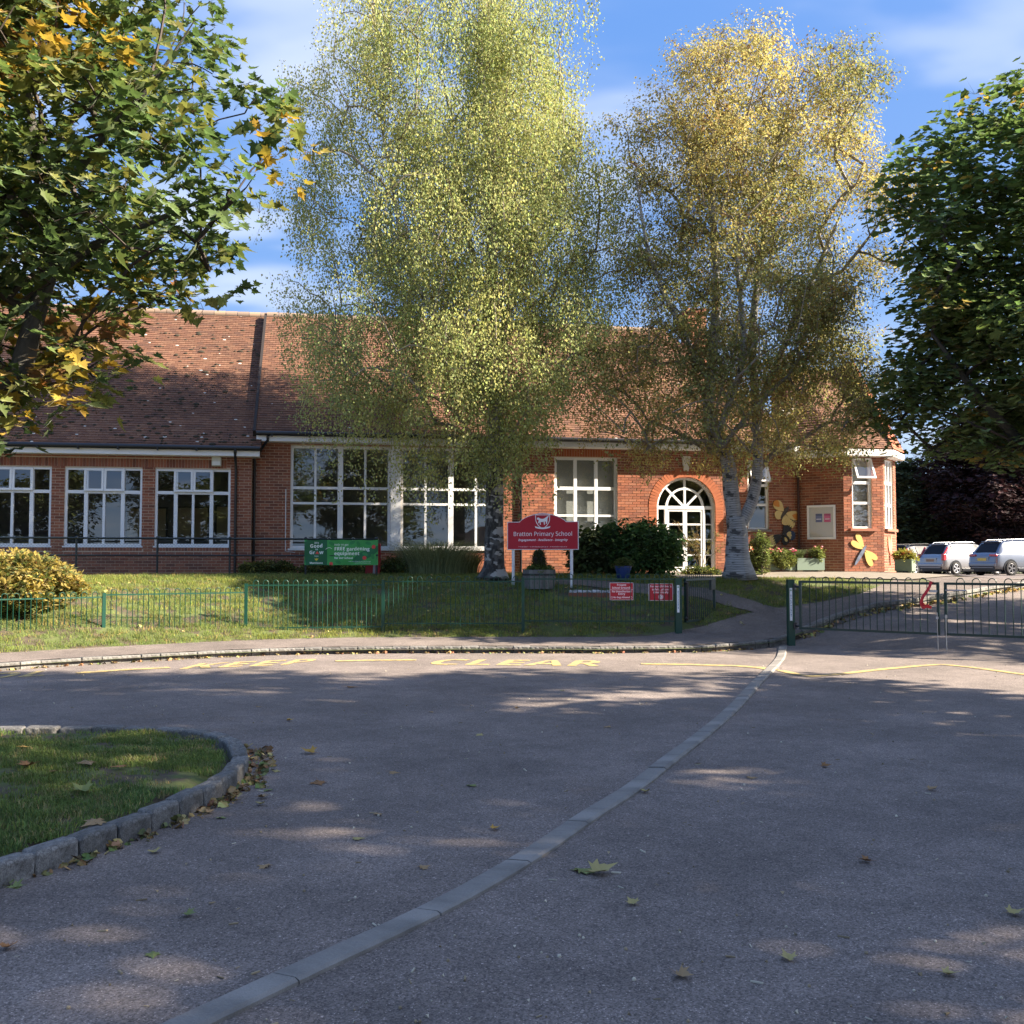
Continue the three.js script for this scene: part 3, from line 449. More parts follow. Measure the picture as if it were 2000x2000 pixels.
// ---- roofs of plain tiles
let tileSingles = 0;
const tileUnit = (() => { const m = new MB(); // x across 1, y up the slope 1 (visible), z thickness: tilted slab
  const q = [[-0.5, 0, 1], [0.5, 0, 1], [0.5, 1, 0.25], [-0.5, 1, 0.25], [-0.5, 0, 0], [0.5, 0, 0]]; m.quad(q[0], q[1], q[2], q[3], [0, 0], [0.7, 0], [0.7, 0.5], [0, 0.5]); m.quad(q[4], q[5], q[1], q[0], [0, 0], [0.7, 0], [0.7, 0.06], [0, 0.06]); m.tri(q[5], [0.5, 1, 0], q[1]); m.tri(q[1], [0.5, 1, 0], q[2]); m.tri(q[4], q[0], [-0.5, 1, 0]); m.tri(q[0], q[3], [-0.5, 1, 0]); return m.geo(); })();
// a roof plane: eave points E0, E1 (local), and ridge points R0, R1; tiles laid in courses
function roofPlane(E0, E1, R0, R1, o = {}) {
  const roof = sub('roof', school), R = rng(o.seed ?? 5), U = E1.clone().sub(E0).normalize(); const up0 = R0.clone().sub(E0); const Vv = up0.clone().addScaledVector(U, -up0.dot(U)).normalize(), N = U.clone().cross(Vv).normalize();
  const slope = up0.dot(Vv), n = Math.round(slope / 0.1), G = slope / n, mb = new MB(); mb.color(1, 1, 1);
  const basis = (p) => new THREE.Matrix4().makeBasis(U, Vv, N).setPosition(p);
  const a0 = 0, a1 = E1.clone().sub(E0).length(), r0 = R0.clone().sub(E0).dot(U), r1 = R1.clone().sub(E0).dot(U);
  const deck = new MB(); const D = (u, v, z) => E0.clone().addScaledVector(U, u).addScaledVector(Vv, v).addScaledVector(N, z).toArray();
  deck.quad(D(a0, 0, -0.015), D(a1, 0, -0.015), D(r1, slope, -0.015), D(r0, slope, -0.015)); deck.quad(D(a0, 0, -0.14), D(r0, slope, -0.14), D(r1, slope, -0.14), D(a1, 0, -0.14)); deck.quad(D(a0, 0, -0.14), D(a0, 0, -0.015), D(r0, slope, -0.015), D(r0, slope, -0.14)); deck.quad(D(a1, 0, -0.015), D(a1, 0, -0.14), D(r1, slope, -0.14), D(r1, slope, -0.015)); deck.quad(D(a0, 0, -0.14), D(a1, 0, -0.14), D(a1, 0, -0.015), D(a0, 0, -0.015));
  part('roof_deck', deck.geo(), o.deckMat ?? mat(0.03, 0.025, 0.02, 0.9), roof);
  for (let j = 0; j < n; j++) { const t = j / n, ua = lerp(a0, r0, t), ub = lerp(a1, r1, t), T = 0.165, off = j % 2 ? T / 2 : 0;
    for (let x = Math.floor((ua - off) / T) * T + off; x < ub; x += T) { const x0 = Math.max(x, ua), x1 = Math.min(x + T - 0.006, ub); if (x1 - x0 < 0.03) continue;
      const k = Math.floor(R() * tileCols.length), pat = fbm((x + (o.off ?? 0)) * 0.5, j * 0.06, 91, 3), v = (0.86 + R() * 0.26) * (0.8 + 0.4 * pat), c = o.cols ? o.cols[k % o.cols.length] : tileCols[k];
      const p = E0.clone().addScaledVector(U, (x0 + x1) / 2).addScaledVector(Vv, j * G).addScaledVector(N, R() * 0.004), m = basis(p).multiply(new THREE.Matrix4().makeRotationZ((R() - 0.5) * 0.02)).multiply(new THREE.Matrix4().makeScale(x1 - x0, G * 1.12, 0.019));
      if (o.single && tileSingles < 300 && x1 - x0 > 0.15 && o.single(x, j)) { tileSingles++; const q = part('roof_tile', tileUnit, tileMats[k], roof); q.applyMatrix4(m); continue; }
      mb.color(c[0] * v, c[1] * v, c[2] * v); mb.add(tileUnit, m); } }
  const tm = part('tiling', mb.geo(), matTileV, roof); tm.userData.kind = 'stuff';
  if (o.moss) { const mm = new MB(), ll = new MB(), blob = new THREE.IcosahedronGeometry(1, 1);
    for (let i = 0; i < o.moss; i++) { const v = slope * Math.pow(R(), 1.7), u = lerp(a0 + 0.2, a1 - 0.2, R()); if (fbm(u * 0.7, v * 0.9, 44, 3) < 0.40) continue; const s = 0.018 + 0.036 * R() * R(); mm.add(blob, basis(E0.clone().addScaledVector(U, u).addScaledVector(Vv, Math.round(v / G) * G - 0.01).addScaledVector(N, 0.022)).multiply(new THREE.Matrix4().makeScale(s * (1 + R() * 1.3), s, s * 0.7))); }
    for (let i = 0; i < o.moss / 9; i++) { const v = slope * R(), u = lerp(a0, a1, R()), s = 0.014 + 0.016 * R(); ll.add(blob, basis(E0.clone().addScaledVector(U, u).addScaledVector(Vv, v).addScaledVector(N, 0.014)).multiply(new THREE.Matrix4().makeScale(s * 1.8, s, 0.006))); }
    part('moss', mm.geo(), matMoss, roof).userData.kind = 'stuff'; part('lichen', ll.geo(), matLichen, roof).userData.kind = 'stuff'; }
  return { roof, U, Vv, N, slope };
}
function ridge(parent, P0, P1, matx) { const L = P0.distanceTo(P1), n = Math.round(L / 0.34), d = P1.clone().sub(P0).normalize(), g = new THREE.CylinderGeometry(0.115, 0.12, 0.325, 8, 1, false, -Math.PI / 2 - 0.2, Math.PI + 0.4); g.rotateZ(Math.PI / 2); 
  for (let i = 0; i < n; i++) { const m = part('ridge_tile', g, matx[i % matx.length], parent); m.position.copy(P0).addScaledVector(d, (i + 0.5) * L / n).add(V3(0, -0.03, 0)); m.rotation.y = Math.atan2(-d.z, d.x); m.rotation.x = 0; } }
const ridgeMats = [mat(0.27, 0.19, 0.14, 0.95), mat(0.23, 0.17, 0.13, 0.95), mat(0.31, 0.22, 0.15, 0.95)];
const LE = { w: LW + 0.36, v: 3.27 }, HE = { w: 0.40, v: 3.70 };
const lwRise = 4.5, hallRise = 4.03, PT = 1.0;                      // 45 degree pitch
{ const e0 = V3(-17.2, LE.v, LE.w), e1 = V3(UL + 0.25, LE.v, LE.w), r0 = V3(-17.2, LE.v + lwRise, LE.w - lwRise / PT), r1 = V3(UL + 0.25, LE.v + lwRise, LE.w - lwRise / PT);
  const a = roofPlane(e0, e1, r0, r1, { seed: 31, moss: 900, single: (x, j) => j > 1 && j < 14 && x > 5.6 }); ridge(a.roof, r0, r1, ridgeMats);
  roofPlane(V3(UL + 0.25, LE.v, LE.w - 2 * lwRise), V3(-17.2, LE.v, LE.w - 2 * lwRise), r1.clone(), r0.clone(), { seed: 32 });
  const f0 = V3(UL + 0.10, HE.v, HE.w), f1 = V3(8.3, HE.v, HE.w), s0 = V3(UL + 0.10, HE.v + hallRise, HE.w - hallRise), s1 = V3(5.6, HE.v + hallRise, HE.w - hallRise);
  const b = roofPlane(f0, V3(8.3, HE.v, HE.w), s0, s1, { seed: 33, moss: 260, off: 40 }); ridge(b.roof, s0, s1, ridgeMats);
  roofPlane(V3(8.3, HE.v, HE.w - 2 * hallRise), V3(UL + 0.10, HE.v, HE.w - 2 * hallRise), s1, s0, { seed: 34 });
  roofPlane(V3(8.3, HE.v, HE.w), V3(8.3, HE.v, HE.w - 2 * hallRise), s1, s1.clone(), { seed: 35 });
  { const vb = new MB(), h = 0.05, L2 = Math.SQRT1_2; const P = (x, t, o) => [x, HE.v + hallRise * t + o * L2, HE.w - hallRise * t + o * L2]; const x0 = UL + 0.03, x1 = UL + 0.10, a = [-0.16, 0.055]; const q = (xa, ta, oa, xb, tb, ob, xc, tc, oc, xd, td, od) => vb.quad(P(xa, ta, oa), P(xb, tb, ob), P(xc, tc, oc), P(xd, td, od)); q(x0, 0, a[1], x1, 0, a[1], x1, 1, a[1], x0, 1, a[1]); q(x0, 0, a[0], x0, 0, a[1], x0, 1, a[1], x0, 1, a[0]); q(x1, 0, a[1], x1, 0, a[0], x1, 1, a[0], x1, 1, a[1]); q(x0, 0, a[0], x1, 0, a[0], x1, 0, a[1], x0, 0, a[1]); part('verge_shade_strip', vb.geo(), mat(0.022, 0.016, 0.014, 0.8), school); }  // dark strip added along the verge, painting in its shaded side face
  // octagonal end roof, sunlight painted in as redder tiles on the sun-facing slopes
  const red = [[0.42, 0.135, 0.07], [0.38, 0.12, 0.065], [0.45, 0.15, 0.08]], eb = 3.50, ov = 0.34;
  const q = [V3(8.1, eb, 0.42 - 0.12), V3(A1[0] - 0.14, eb, A1[1] + ov), V3(B1[0] + 0.14, eb, B1[1] + ov), V3(C1[0] + 0.24, eb, C1[1] + 0.14 - 0.02), V3(C1[0] + 0.34, eb, -7.6)];
  const t1 = V3(8.9, eb + 2.8, -2.0), t2 = V3(10.9, eb + 3.0, -1.4);
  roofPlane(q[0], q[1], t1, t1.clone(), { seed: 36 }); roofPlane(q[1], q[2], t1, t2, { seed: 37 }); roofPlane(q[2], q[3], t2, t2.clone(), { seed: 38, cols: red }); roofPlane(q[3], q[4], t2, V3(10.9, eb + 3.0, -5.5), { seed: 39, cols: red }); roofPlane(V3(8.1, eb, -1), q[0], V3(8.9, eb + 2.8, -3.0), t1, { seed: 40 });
  // fascias, gutters
  const fas = (u0, u1, v, w, m = matWhite) => { part('fascia', boxG(u0, u1, v - 0.20, v - 0.02, w - 0.05, w - 0.01), m, school); part('soffit', boxG(u0, u1, v - 0.21, v - 0.19, w - 0.42, w - 0.05), matWhiteOld, school); };
  fas(-17.2, UL + 0.22, LE.v - 0.02, LE.w); fas(UL + 0.12, 8.25, HE.v - 0.02, HE.w);
  const gut = (u0, u1, v, w) => { const g = new THREE.CylinderGeometry(0.062, 0.062, u1 - u0, 12, 1); g.rotateZ(Math.PI / 2); g.translate((u0 + u1) / 2, v, w); part('gutter', g, matBlack, school); for (let u = u0 + 0.4; u < u1; u += 0.95) part('gutter_bracket', boxG(u - 0.018, u + 0.018, v - 0.085, v - 0.0, w - 0.07, w + 0.066), matBlack, school); };
  gut(-17.2, UL + 0.23, LE.v - 0.03, LE.w + 0.06); gut(UL + 0.12, 8.2, HE.v - 0.03, HE.w + 0.06);
  for (const [p, r] of [[q[0], q[1]], [q[1], q[2]], [q[2], q[3]]]) { const s = seg([p.x, p.z], [r.x, r.z]); const g = boxG(0, s.len, -0.20, -0.02, -0.05, -0.005); const m = part('fascia', g, matWhiteOld, school); m.position.copy(p); m.rotation.y = s.turn; const so = part('soffit', boxG(0, s.len, -0.21, -0.19, -0.38, -0.05), matWhiteOld, school); so.position.copy(p); so.rotation.y = s.turn; }
  // downpipes
  const pipe = (pts, m = matBlack) => part('downpipe', tube(pts.map((p) => V3(...p)), 0.036, 8), m, school);
  const p1 = FW(460, 1000, LW + 0.06)[0], p2 = UL + 0.06, p3 = FW(1017, 950, 0.06)[0];
  pipe([[p1, LE.v - 0.08, LE.w + 0.05], [p1, LE.v - 0.25, LE.w - 0.05], [p1, LE.v - 0.55, LW + 0.06], [p1, 0.0, LW + 0.06]]);
  pipe([[p2 + 0.35, HE.v - 0.08, HE.w + 0.05], [p2 + 0.35, HE.v - 0.2, HE.w], [p2, HE.v - 0.65, 0.07], [p2, 0, 0.07]]);
  pipe([[p3, HE.v - 0.08, HE.w + 0.05], [p3, HE.v - 0.25, HE.w - 0.05], [p3, HE.v - 0.55, 0.06], [p3, 0, 0.06]]);
  pipe([[8.33, 3.5, 0.10], [8.33, 0, 0.10]], mat(0.05, 0.02, 0.015, 0.5));
  const wp = FW(558, 1000, 0.03)[0]; part('cable_pipe', tube([V3(wp, 2.25, 0.02), V3(wp, 0.62, 0.02), V3(wp + 0.25, 0.58, 0.02)], 0.012, 6), matWhiteOld, school);
  part('chimney', merge([boxG(6.5, 7.15, 5.6, 8.6, -4.6, -3.95), boxG(6.44, 7.21, 8.45, 8.57, -4.66, -3.89)]), mat(0.36, 0.15, 0.09, 0.9), school);
  // bulkhead light under the eave
}
// ---------------------------------------------------------------- things on and in front of the walls
const onWall = (px, py, w) => { const [u, v] = FW(px, py, w); return V3(u * Math.cos(FT) + w * Math.sin(FT), v + Y0, -28 - u * Math.sin(FT) + w * Math.cos(FT)); };
{ const p = onWall(424, 901, LW + 0.02), t = thing('wall_light', 'pale bulkhead floodlight under the eave above the classroom window', 'wall light', p.toArray(), FT);
  const h = new RoundedBoxGeometry(0.24, 0.28, 0.16, 2, 0.03); h.translate(0, 0, 0.10); part('housing', h, mat(0.55, 0.52, 0.42, 0.5), t); part('lens', boxG(-0.10, 0.10, -0.12, -0.02, 0.18, 0.192), mat(0.7, 0.68, 0.6, 0.2), t); part('bracket', boxG(-0.04, 0.04, -0.06, 0.06, -0.03, 0.03), matSteel, t); }
// classroom display boards seen through the glass
for (const [u, v, w, h, size] of [[-9.0, 1.5, 0.9, 0.9, 'square'], [-7.9, 1.55, 0.75, 0.9, 'tall narrow'], [-10.3, 1.5, 1.1, 0.85, 'wide']]) { const x = u * Math.cos(FT) - 4.43 * Math.sin(FT), z = -28 - u * Math.sin(FT) - 4.43 * Math.cos(FT), t = thing('display_board', size + ' dark framed display board on the wall inside the classroom', 'display board', [x, Y0 + v, z], FT, 'display boards inside the classroom'); part('board', boxG(-w / 2, w / 2, -h / 2, h / 2, 0, 0.02), mat(0.42, 0.33, 0.17, 0.9), t); part('frame', extrude([[-w / 2 - 0.05, -h / 2 - 0.05], [w / 2 + 0.05, -h / 2 - 0.05], [w / 2 + 0.05, h / 2 + 0.05], [-w / 2 - 0.05, h / 2 + 0.05]], 0.03, 0, [[[-w / 2, -h / 2], [w / 2, -h / 2], [w / 2, h / 2], [-w / 2, h / 2]]]), mat(0.02, 0.02, 0.02, 0.6), t); }
// notice board on the angled wall
{ const a = seg(A0, A1), mx = (A0[0] + A1[0]) / 2 + 0.02, mz = (A0[1] + A1[1]) / 2 + 0.02, x = mx * Math.cos(FT) + mz * Math.sin(FT), z = -28 - mx * Math.sin(FT) + mz * Math.cos(FT);
  const t = thing('notice_board', 'white framed glazed notice board holding two small leaflets', 'notice board', [x, Y0 + 1.46, z], FT + a.turn);
  part('back_panel', boxG(-0.36, 0.36, -0.44, 0.44, 0.014, 0.03), mat(0.52, 0.50, 0.44, 0.7), t);
  part('frame', extrude([[-0.40, -0.48], [0.40, -0.48], [0.40, 0.48], [-0.40, 0.48]], 0.05, 0.004, [[[-0.35, -0.43], [0.35, -0.43], [0.35, 0.43], [-0.35, 0.43]]]), matWhite, t).position.z = 0.02;
  const glz = part('glazing', new THREE.PlaneGeometry(0.70, 0.86), phys(1, 1, 1, { transmission: 1, thickness: 0, roughness: 0.02, ior: 1.5 }), t); glz.position.z = 0.06;
  for (const [sx, c, b] of [[-0.07, '#5b5f86', '#3c3f60'], [0.17, '#c2436d', '#a22f58']]) part('leaflet', new THREE.PlaneGeometry(0.19, 0.24), new THREE.MeshStandardMaterial({ roughness: 0.6, map: canvasTex(128, 160, (g, w, h) => { g.fillStyle = c; g.fillRect(0, 0, w, h); g.fillStyle = b; g.fillRect(0, 0, w, 40); g.fillStyle = '#e8e4ee'; g.fillRect(16, 96, 92, 12); }) }), t).position.set(sx, 0.12, 0.034); }
// painted plywood insects
const ply = (pts, d = 0.015) => extrude(pts, d, 0.003);
const blob = (cx, cy, a, len, wid, n = 18, tip = 0.5) => [...Array(n)].map((_, i) => { const t = i / n * Math.PI * 2, x = len / 2 * (1 - Math.cos(t)), y = wid / 2 * Math.sin(t) * Math.pow(x / len + 0.02, tip); return [cx + x * Math.cos(a) - y * Math.sin(a), cy + x * Math.sin(a) + y * Math.cos(a)]; });
{ const p = onWall(1532, 1001, 0.03), t = thing('butterfly_ornament', 'cream wooden butterfly with orange wing tips on the brick wall', 'butterfly ornament', p.toArray(), FT), cr = mat(0.62, 0.47, 0.20, 0.7), or = mat(0.55, 0.21, 0.035, 0.7);
  const rot = -0.9; // body runs from upper right to lower left
  const grp = [[blob(-0.02, 0.03, 2.35, 0.34, 0.30), cr, 0], [blob(-0.02, -0.03, 3.35, 0.24, 0.28), cr, 0.002], [blob(0.03, -0.02, -0.25, 0.36, 0.30), cr, 0], [blob(0, -0.05, -1.35, 0.27, 0.30), cr, 0.002]];
  for (const [g, m, z] of grp) part('wing', ply(g), m, t).position.z = z; 
  part('wing_tip', ply(blob(-0.14, 0.14, 2.3, 0.19, 0.20)), or, t).position.z = 0.006; part('wing_tip', ply(blob(0.20, -0.07, -0.25, 0.20, 0.20)), or, t).position.z = 0.006;
  const b = ply(blob(0, 0, 0, 0.36, 0.09, 16, 0.1)); b.translate(-0.18, 0, 0); b.rotateZ(0.95); part('body', b, mat(0.07, 0.06, 0.05, 0.8), t).position.z = 0.012; t.scale.set(1.15, 1.15, 1); }
{ const p = onWall(1531, 1045, 0.03), t = thing('butterfly_ornament', 'black and yellow swallowtail wooden butterfly low on the brick wall', 'butterfly ornament', p.toArray(), FT), bk = mat(0.015, 0.015, 0.016, 0.6), ye = mat(0.62, 0.48, 0.20, 0.7), bl = mat(0.02, 0.04, 0.10, 0.6);
  part('wing', ply(blob(-0.02, 0, 1.05, 0.46, 0.30)), bk, t); part('wing', ply(blob(-0.02, 0, 3.6, 0.44, 0.28)), bk, t).position.z = 0.001; part('hind_wing', ply(blob(0.0, 0, -0.05, 0.30, 0.30)), bl, t).position.z = 0.002; part('hind_wing', ply(blob(-0.02, -0.02, -1.2, 0.24, 0.24)), bk, t).position.z = 0.002;
  for (const [a, L] of [[1.05, 0.46], [3.6, 0.44]]) for (let i = 0; i < 5; i++) { const r = L * (0.55 + 0.02 * i), o = (i - 2) * 0.055, g = ply(blob(-0.02 + Math.cos(a) * r - Math.sin(a) * o, Math.sin(a) * r + Math.cos(a) * o, a, 0.17, 0.062, 10, 0.2), 0.006); part('wing_spot', g, ye, t).position.z = 0.021; }
  for (const [a, r] of [[-0.05, 0.14], [-0.45, 0.13], [0.35, 0.13], [-1.2, 0.1]]) part('wing_spot', ply(blob(Math.cos(a) * r * 0.5, Math.sin(a) * r * 0.5, a, 0.13, 0.08, 10, 0.3), 0.006), ye, t).position.z = 0.022;
  const b = ply(blob(-0.1, 0, 0, 0.26, 0.06, 12, 0.1)); b.rotateZ(-0.6); part('body', b, bk, t).position.z = 0.026; t.scale.set(1.15, 1.15, 1); }
const bayPoint = (s, e, t, v, out) => { const u = lerp(s[0], e[0], t), w = lerp(s[1], e[1], t), k = seg(s, e).turn, nu = Math.sin(k), nw = Math.cos(k), U = u + nu * out, W = w + nw * out; return [U * Math.cos(FT) + W * Math.sin(FT), Y0 + v, -28 - U * Math.sin(FT) + W * Math.cos(FT)]; };
{ const t = thing('dragonfly_ornament', 'wooden dragonfly with yellow wings and blue striped body on brick', 'dragonfly ornament', bayPoint(A1, B1, 0.46, 0.66, 0.02), FT), ye = mat(0.60, 0.40, 0.12, 0.7);
  for (const [x, y, a, L] of [[0.02, 0.06, 2.05, 0.46], [0.0, 0.03, 2.62, 0.42], [0.06, 0.0, -0.62, 0.44], [0.04, -0.04, -1.08, 0.46]]) part('wing', ply(blob(x, y, a, L, 0.21)), ye, t).position.z = a > 2.3 || a < -1 ? 0.004 : 0;
  const b = ply(blob(-0.50, 0, 0, 0.66, 0.10, 18, 0.05)); b.rotateZ(1.0); part('body', b, new THREE.MeshStandardMaterial({ roughness: 0.7, map: rep(tex(64, 64, (u, v) => { const k = Math.sin((u * 0.86 + v * 0.5) * 40) > 0 ? 1 : 0.72; return [0.13 * k, 0.16 * k, 0.24 * k]; }), 1) }), t).position.z = 0.012; }
{ const t = thing('dragonfly_ornament', 'pink and orange wooden dragonfly on the sunlit corner of the bay', 'dragonfly ornament', bayPoint(B1, C1, 0.38, 0.55, 0.02), FT + seg(B1, C1).turn), pk = mat(0.60, 0.24, 0.14, 0.7);
  for (const [x, a, L] of [[-0.02, 1.75, 0.52], [0.03, 1.35, 0.52], [0.0, 1.9, 0.4], [0.05, 1.2, 0.4]]) part('wing', ply(blob(x, 0, a, L, 0.19)), pk, t).position.z = (L < 0.45 ? 0.004 : 0);
  const b = ply(blob(-0.1, 0, 0, 0.42, 0.07, 14, 0.05)); b.rotateZ(-1.45); part('body', b, mat(0.45, 0.10, 0.06, 0.7), t).position.z = 0.01; }

// ---------------------------------------------------------------- tubular handrail with mesh, banner
{ const y = 0, Wr = 2.4, P = (u, v = 0, o = 0) => { const w = Wr + o; return V3(u * Math.cos(FT) + w * Math.sin(FT), Y0 + v, -28 - u * Math.sin(FT) + w * Math.cos(FT)); };
  const us = [-16.0, -14.25, -12.45, -10.69, -8.89, -7.24, -5.47, -3.77], r = thing('handrail', 'dark green tubular handrail with wire mesh along the school front', 'handrail', P(us[0]).toArray(), FT);
  const L = us[us.length - 1] - us[0], ball = new THREE.SphereGeometry(0.042, 10, 8);
  for (const u of us) { part('post', bar(u - us[0], -0.1, 0, u - us[0], 0.91, 0, 0.024, 8), matRail, r); const b = part('joint', ball, matRail, r); b.position.set(u - us[0], 0.905, 0); const b2 = part('joint', ball, matRail, r); b2.position.set(u - us[0], 0.5, 0); b2.scale.setScalar(0.85); }
  part('top_rail', bar(0, 0.905, 0, L, 0.885, 0, 0.024, 8), matRail, r); part('mid_rail', bar(0, 0.50, 0, L, 0.49, 0, 0.02, 8), matRail, r);
  const wires = []; const mL = us[5] - us[0]; for (let i = -12; i < mL / 0.075; i++) for (const s of [1, -1]) { const x0 = i * 0.075, a = s > 0 ? [x0, 0.02, x0 + 0.86, 0.88] : [x0 + 0.86, 0.02, x0, 0.88]; let [xa, ya, xb, yb] = a; if (Math.max(xa, xb) > mL || Math.min(xa, xb) < 0) continue; wires.push(tube([V3(xa, ya, 0.004 * s), V3(xb, yb, 0.004 * s)], 0.0018, 3, 0, 0, null, false)); }
  part('wire_mesh', merge(wires), mat(0.10, 0.13, 0.12, 0.5, { metalness: 0.3 }), r).userData.kind = 'stuff';
  // banner tied to the last bay of the handrail
  const bt = thing('banner', 'green printed gardening banner tied to the handrail', 'banner', P(-4.62, 0.57, 0.035).toArray(), FT), W = 1.76, Hh = 0.61;
  const g = new THREE.PlaneGeometry(W, Hh, 28, 10); { const a = g.attributes.position; for (let i = 0; i < a.count; i++) { const x = a.getX(i), yy = a.getY(i); a.setZ(i, 0.012 * Math.sin(x * 5 + yy * 4) + 0.008 * Math.sin(x * 11 - yy * 9)); a.setY(i, yy - 0.012 * Math.abs(Math.sin(x * Math.PI / 0.44)) * (yy > 0 ? 1 : 0.3)); } g.computeVertexNormals(); }
  const bm = new THREE.MeshStandardMaterial({ roughness: 0.55, side: THREE.DoubleSide, map: canvasTex(1536, 532, (c, w, h) => {
    c.fillStyle = '#2c8a45'; c.fillRect(0, 0, w, h); c.fillStyle = '#3c9a4a'; c.fillRect(470, 0, w - 470, h); c.fillStyle = '#0f6038'; c.beginPath(); c.moveTo(60, 0); c.lineTo(470, 0); c.lineTo(470, h); c.lineTo(40, h); c.lineTo(0, 330); c.lineTo(0, 60); c.fill(); c.fillStyle = '#176b3d'; c.beginPath(); c.ellipse(1290, 300, 330, 90, -0.5, 0, 7); c.fill();
    c.fillStyle = '#2a8444'; for (const [x, y, a] of [[560, 70, 0.5], [990, 50, -0.4], [1120, 80, 1.1], [1330, 60, 0.2], [1420, 350, 1.2], [1260, 300, 0.3], [700, 470, 0.4]]) { c.beginPath(); c.ellipse(x, y, 62, 34, a, 0, 7); c.fill(); }
    c.fillStyle = '#d5443b'; for (const [x, y, r] of [[1440, 140, 42], [1250, 380, 42], [555, 505, 40]]) { c.beginPath(); c.arc(x, y, r, 0, 7); c.fill(); }
    c.fillStyle = '#d5443b'; c.beginPath(); c.moveTo(225, 300); c.lineTo(265, 230); c.lineTo(305, 300); c.fill();
    c.fillStyle = '#f2f5ee'; c.textAlign = 'center'; const T = (s, f, x, y) => { c.font = f; c.fillText(s, x, y); };
    T("It's", 'bold 58px sans-serif', 250, 76); T('Good', 'bold 104px sans-serif', 246, 160); T('to', 'bold 54px sans-serif', 252, 212); T('Gr', 'bold 104px sans-serif', 160, 300); T('w', 'bold 104px sans-serif', 350, 300); T('from', '38px sans-serif', 250, 356); T('Morrisons', 'bold 56px sans-serif', 246, 506);
    c.fillStyle = '#d8c23a'; for (const a of [-0.7, 0, 0.7]) { c.beginPath(); c.ellipse(250 + Math.sin(a) * 26, 425 - Math.cos(a) * 14, 10, 30, a, 0, 7); c.fill(); }
    c.strokeStyle = '#f2f5ee'; c.lineWidth = 7; c.beginPath(); c.moveTo(440, 200); c.quadraticCurveTo(500, 130, 570, 180); c.stroke(); c.fillStyle = '#f2f5ee'; c.textAlign = 'left';
    T('Help us get', '58px sans-serif', 620, 118); T('FREE gardening', 'bold 100px sans-serif', 616, 220); T('equipment', 'bold 100px sans-serif', 616, 322); T('for our school', 'bold 58px sans-serif', 620, 402); c.textAlign = 'right'; T('Collect Grow Tokens with every shop you make', '22px sans-serif', 1380, 462); T('Find out more in store and online', '22px sans-serif', 1380, 496); }) });
  part('sheet', g, bm, bt); for (const x of [-0.85, -0.3, 0.28, 0.85]) part('cable_tie', new THREE.TorusGeometry(0.035, 0.004, 5, 12), matWhiteOld, bt).position.set(x, Hh / 2 + 0.02, -0.02); }
{ // red timber stand behind the banner
  const p = onWall(738, 1126, 2.0), t = thing('wooden_stand', 'red painted wooden stand with upright boards beside the banner', 'wooden stand', [p.x, Y0, p.z], FT - 0.3), rd = mat(0.33, 0.012, 0.018, 0.5);
  part('upright', extrude([[-0.05, 0], [0.05, 0], [0.07, 0.78], [-0.03, 0.80]], 0.05, 0.006), rd, t); part('brace', extrude([[-0.32, 0.02], [-0.14, 0.02], [-0.12, 0.34], [-0.30, 0.34]], 0.05, 0.006), rd, t).position.z = -0.05; part('base_board', boxG(-0.36, 0.12, 0.0, 0.05, -0.1, 0.1), mat(0.03, 0.03, 0.03, 0.8), t); part('panel', boxG(-0.13, -0.04, 0.05, 0.42, -0.02, 0.0), mat(0.45, 0.45, 0.48, 0.6), t); }

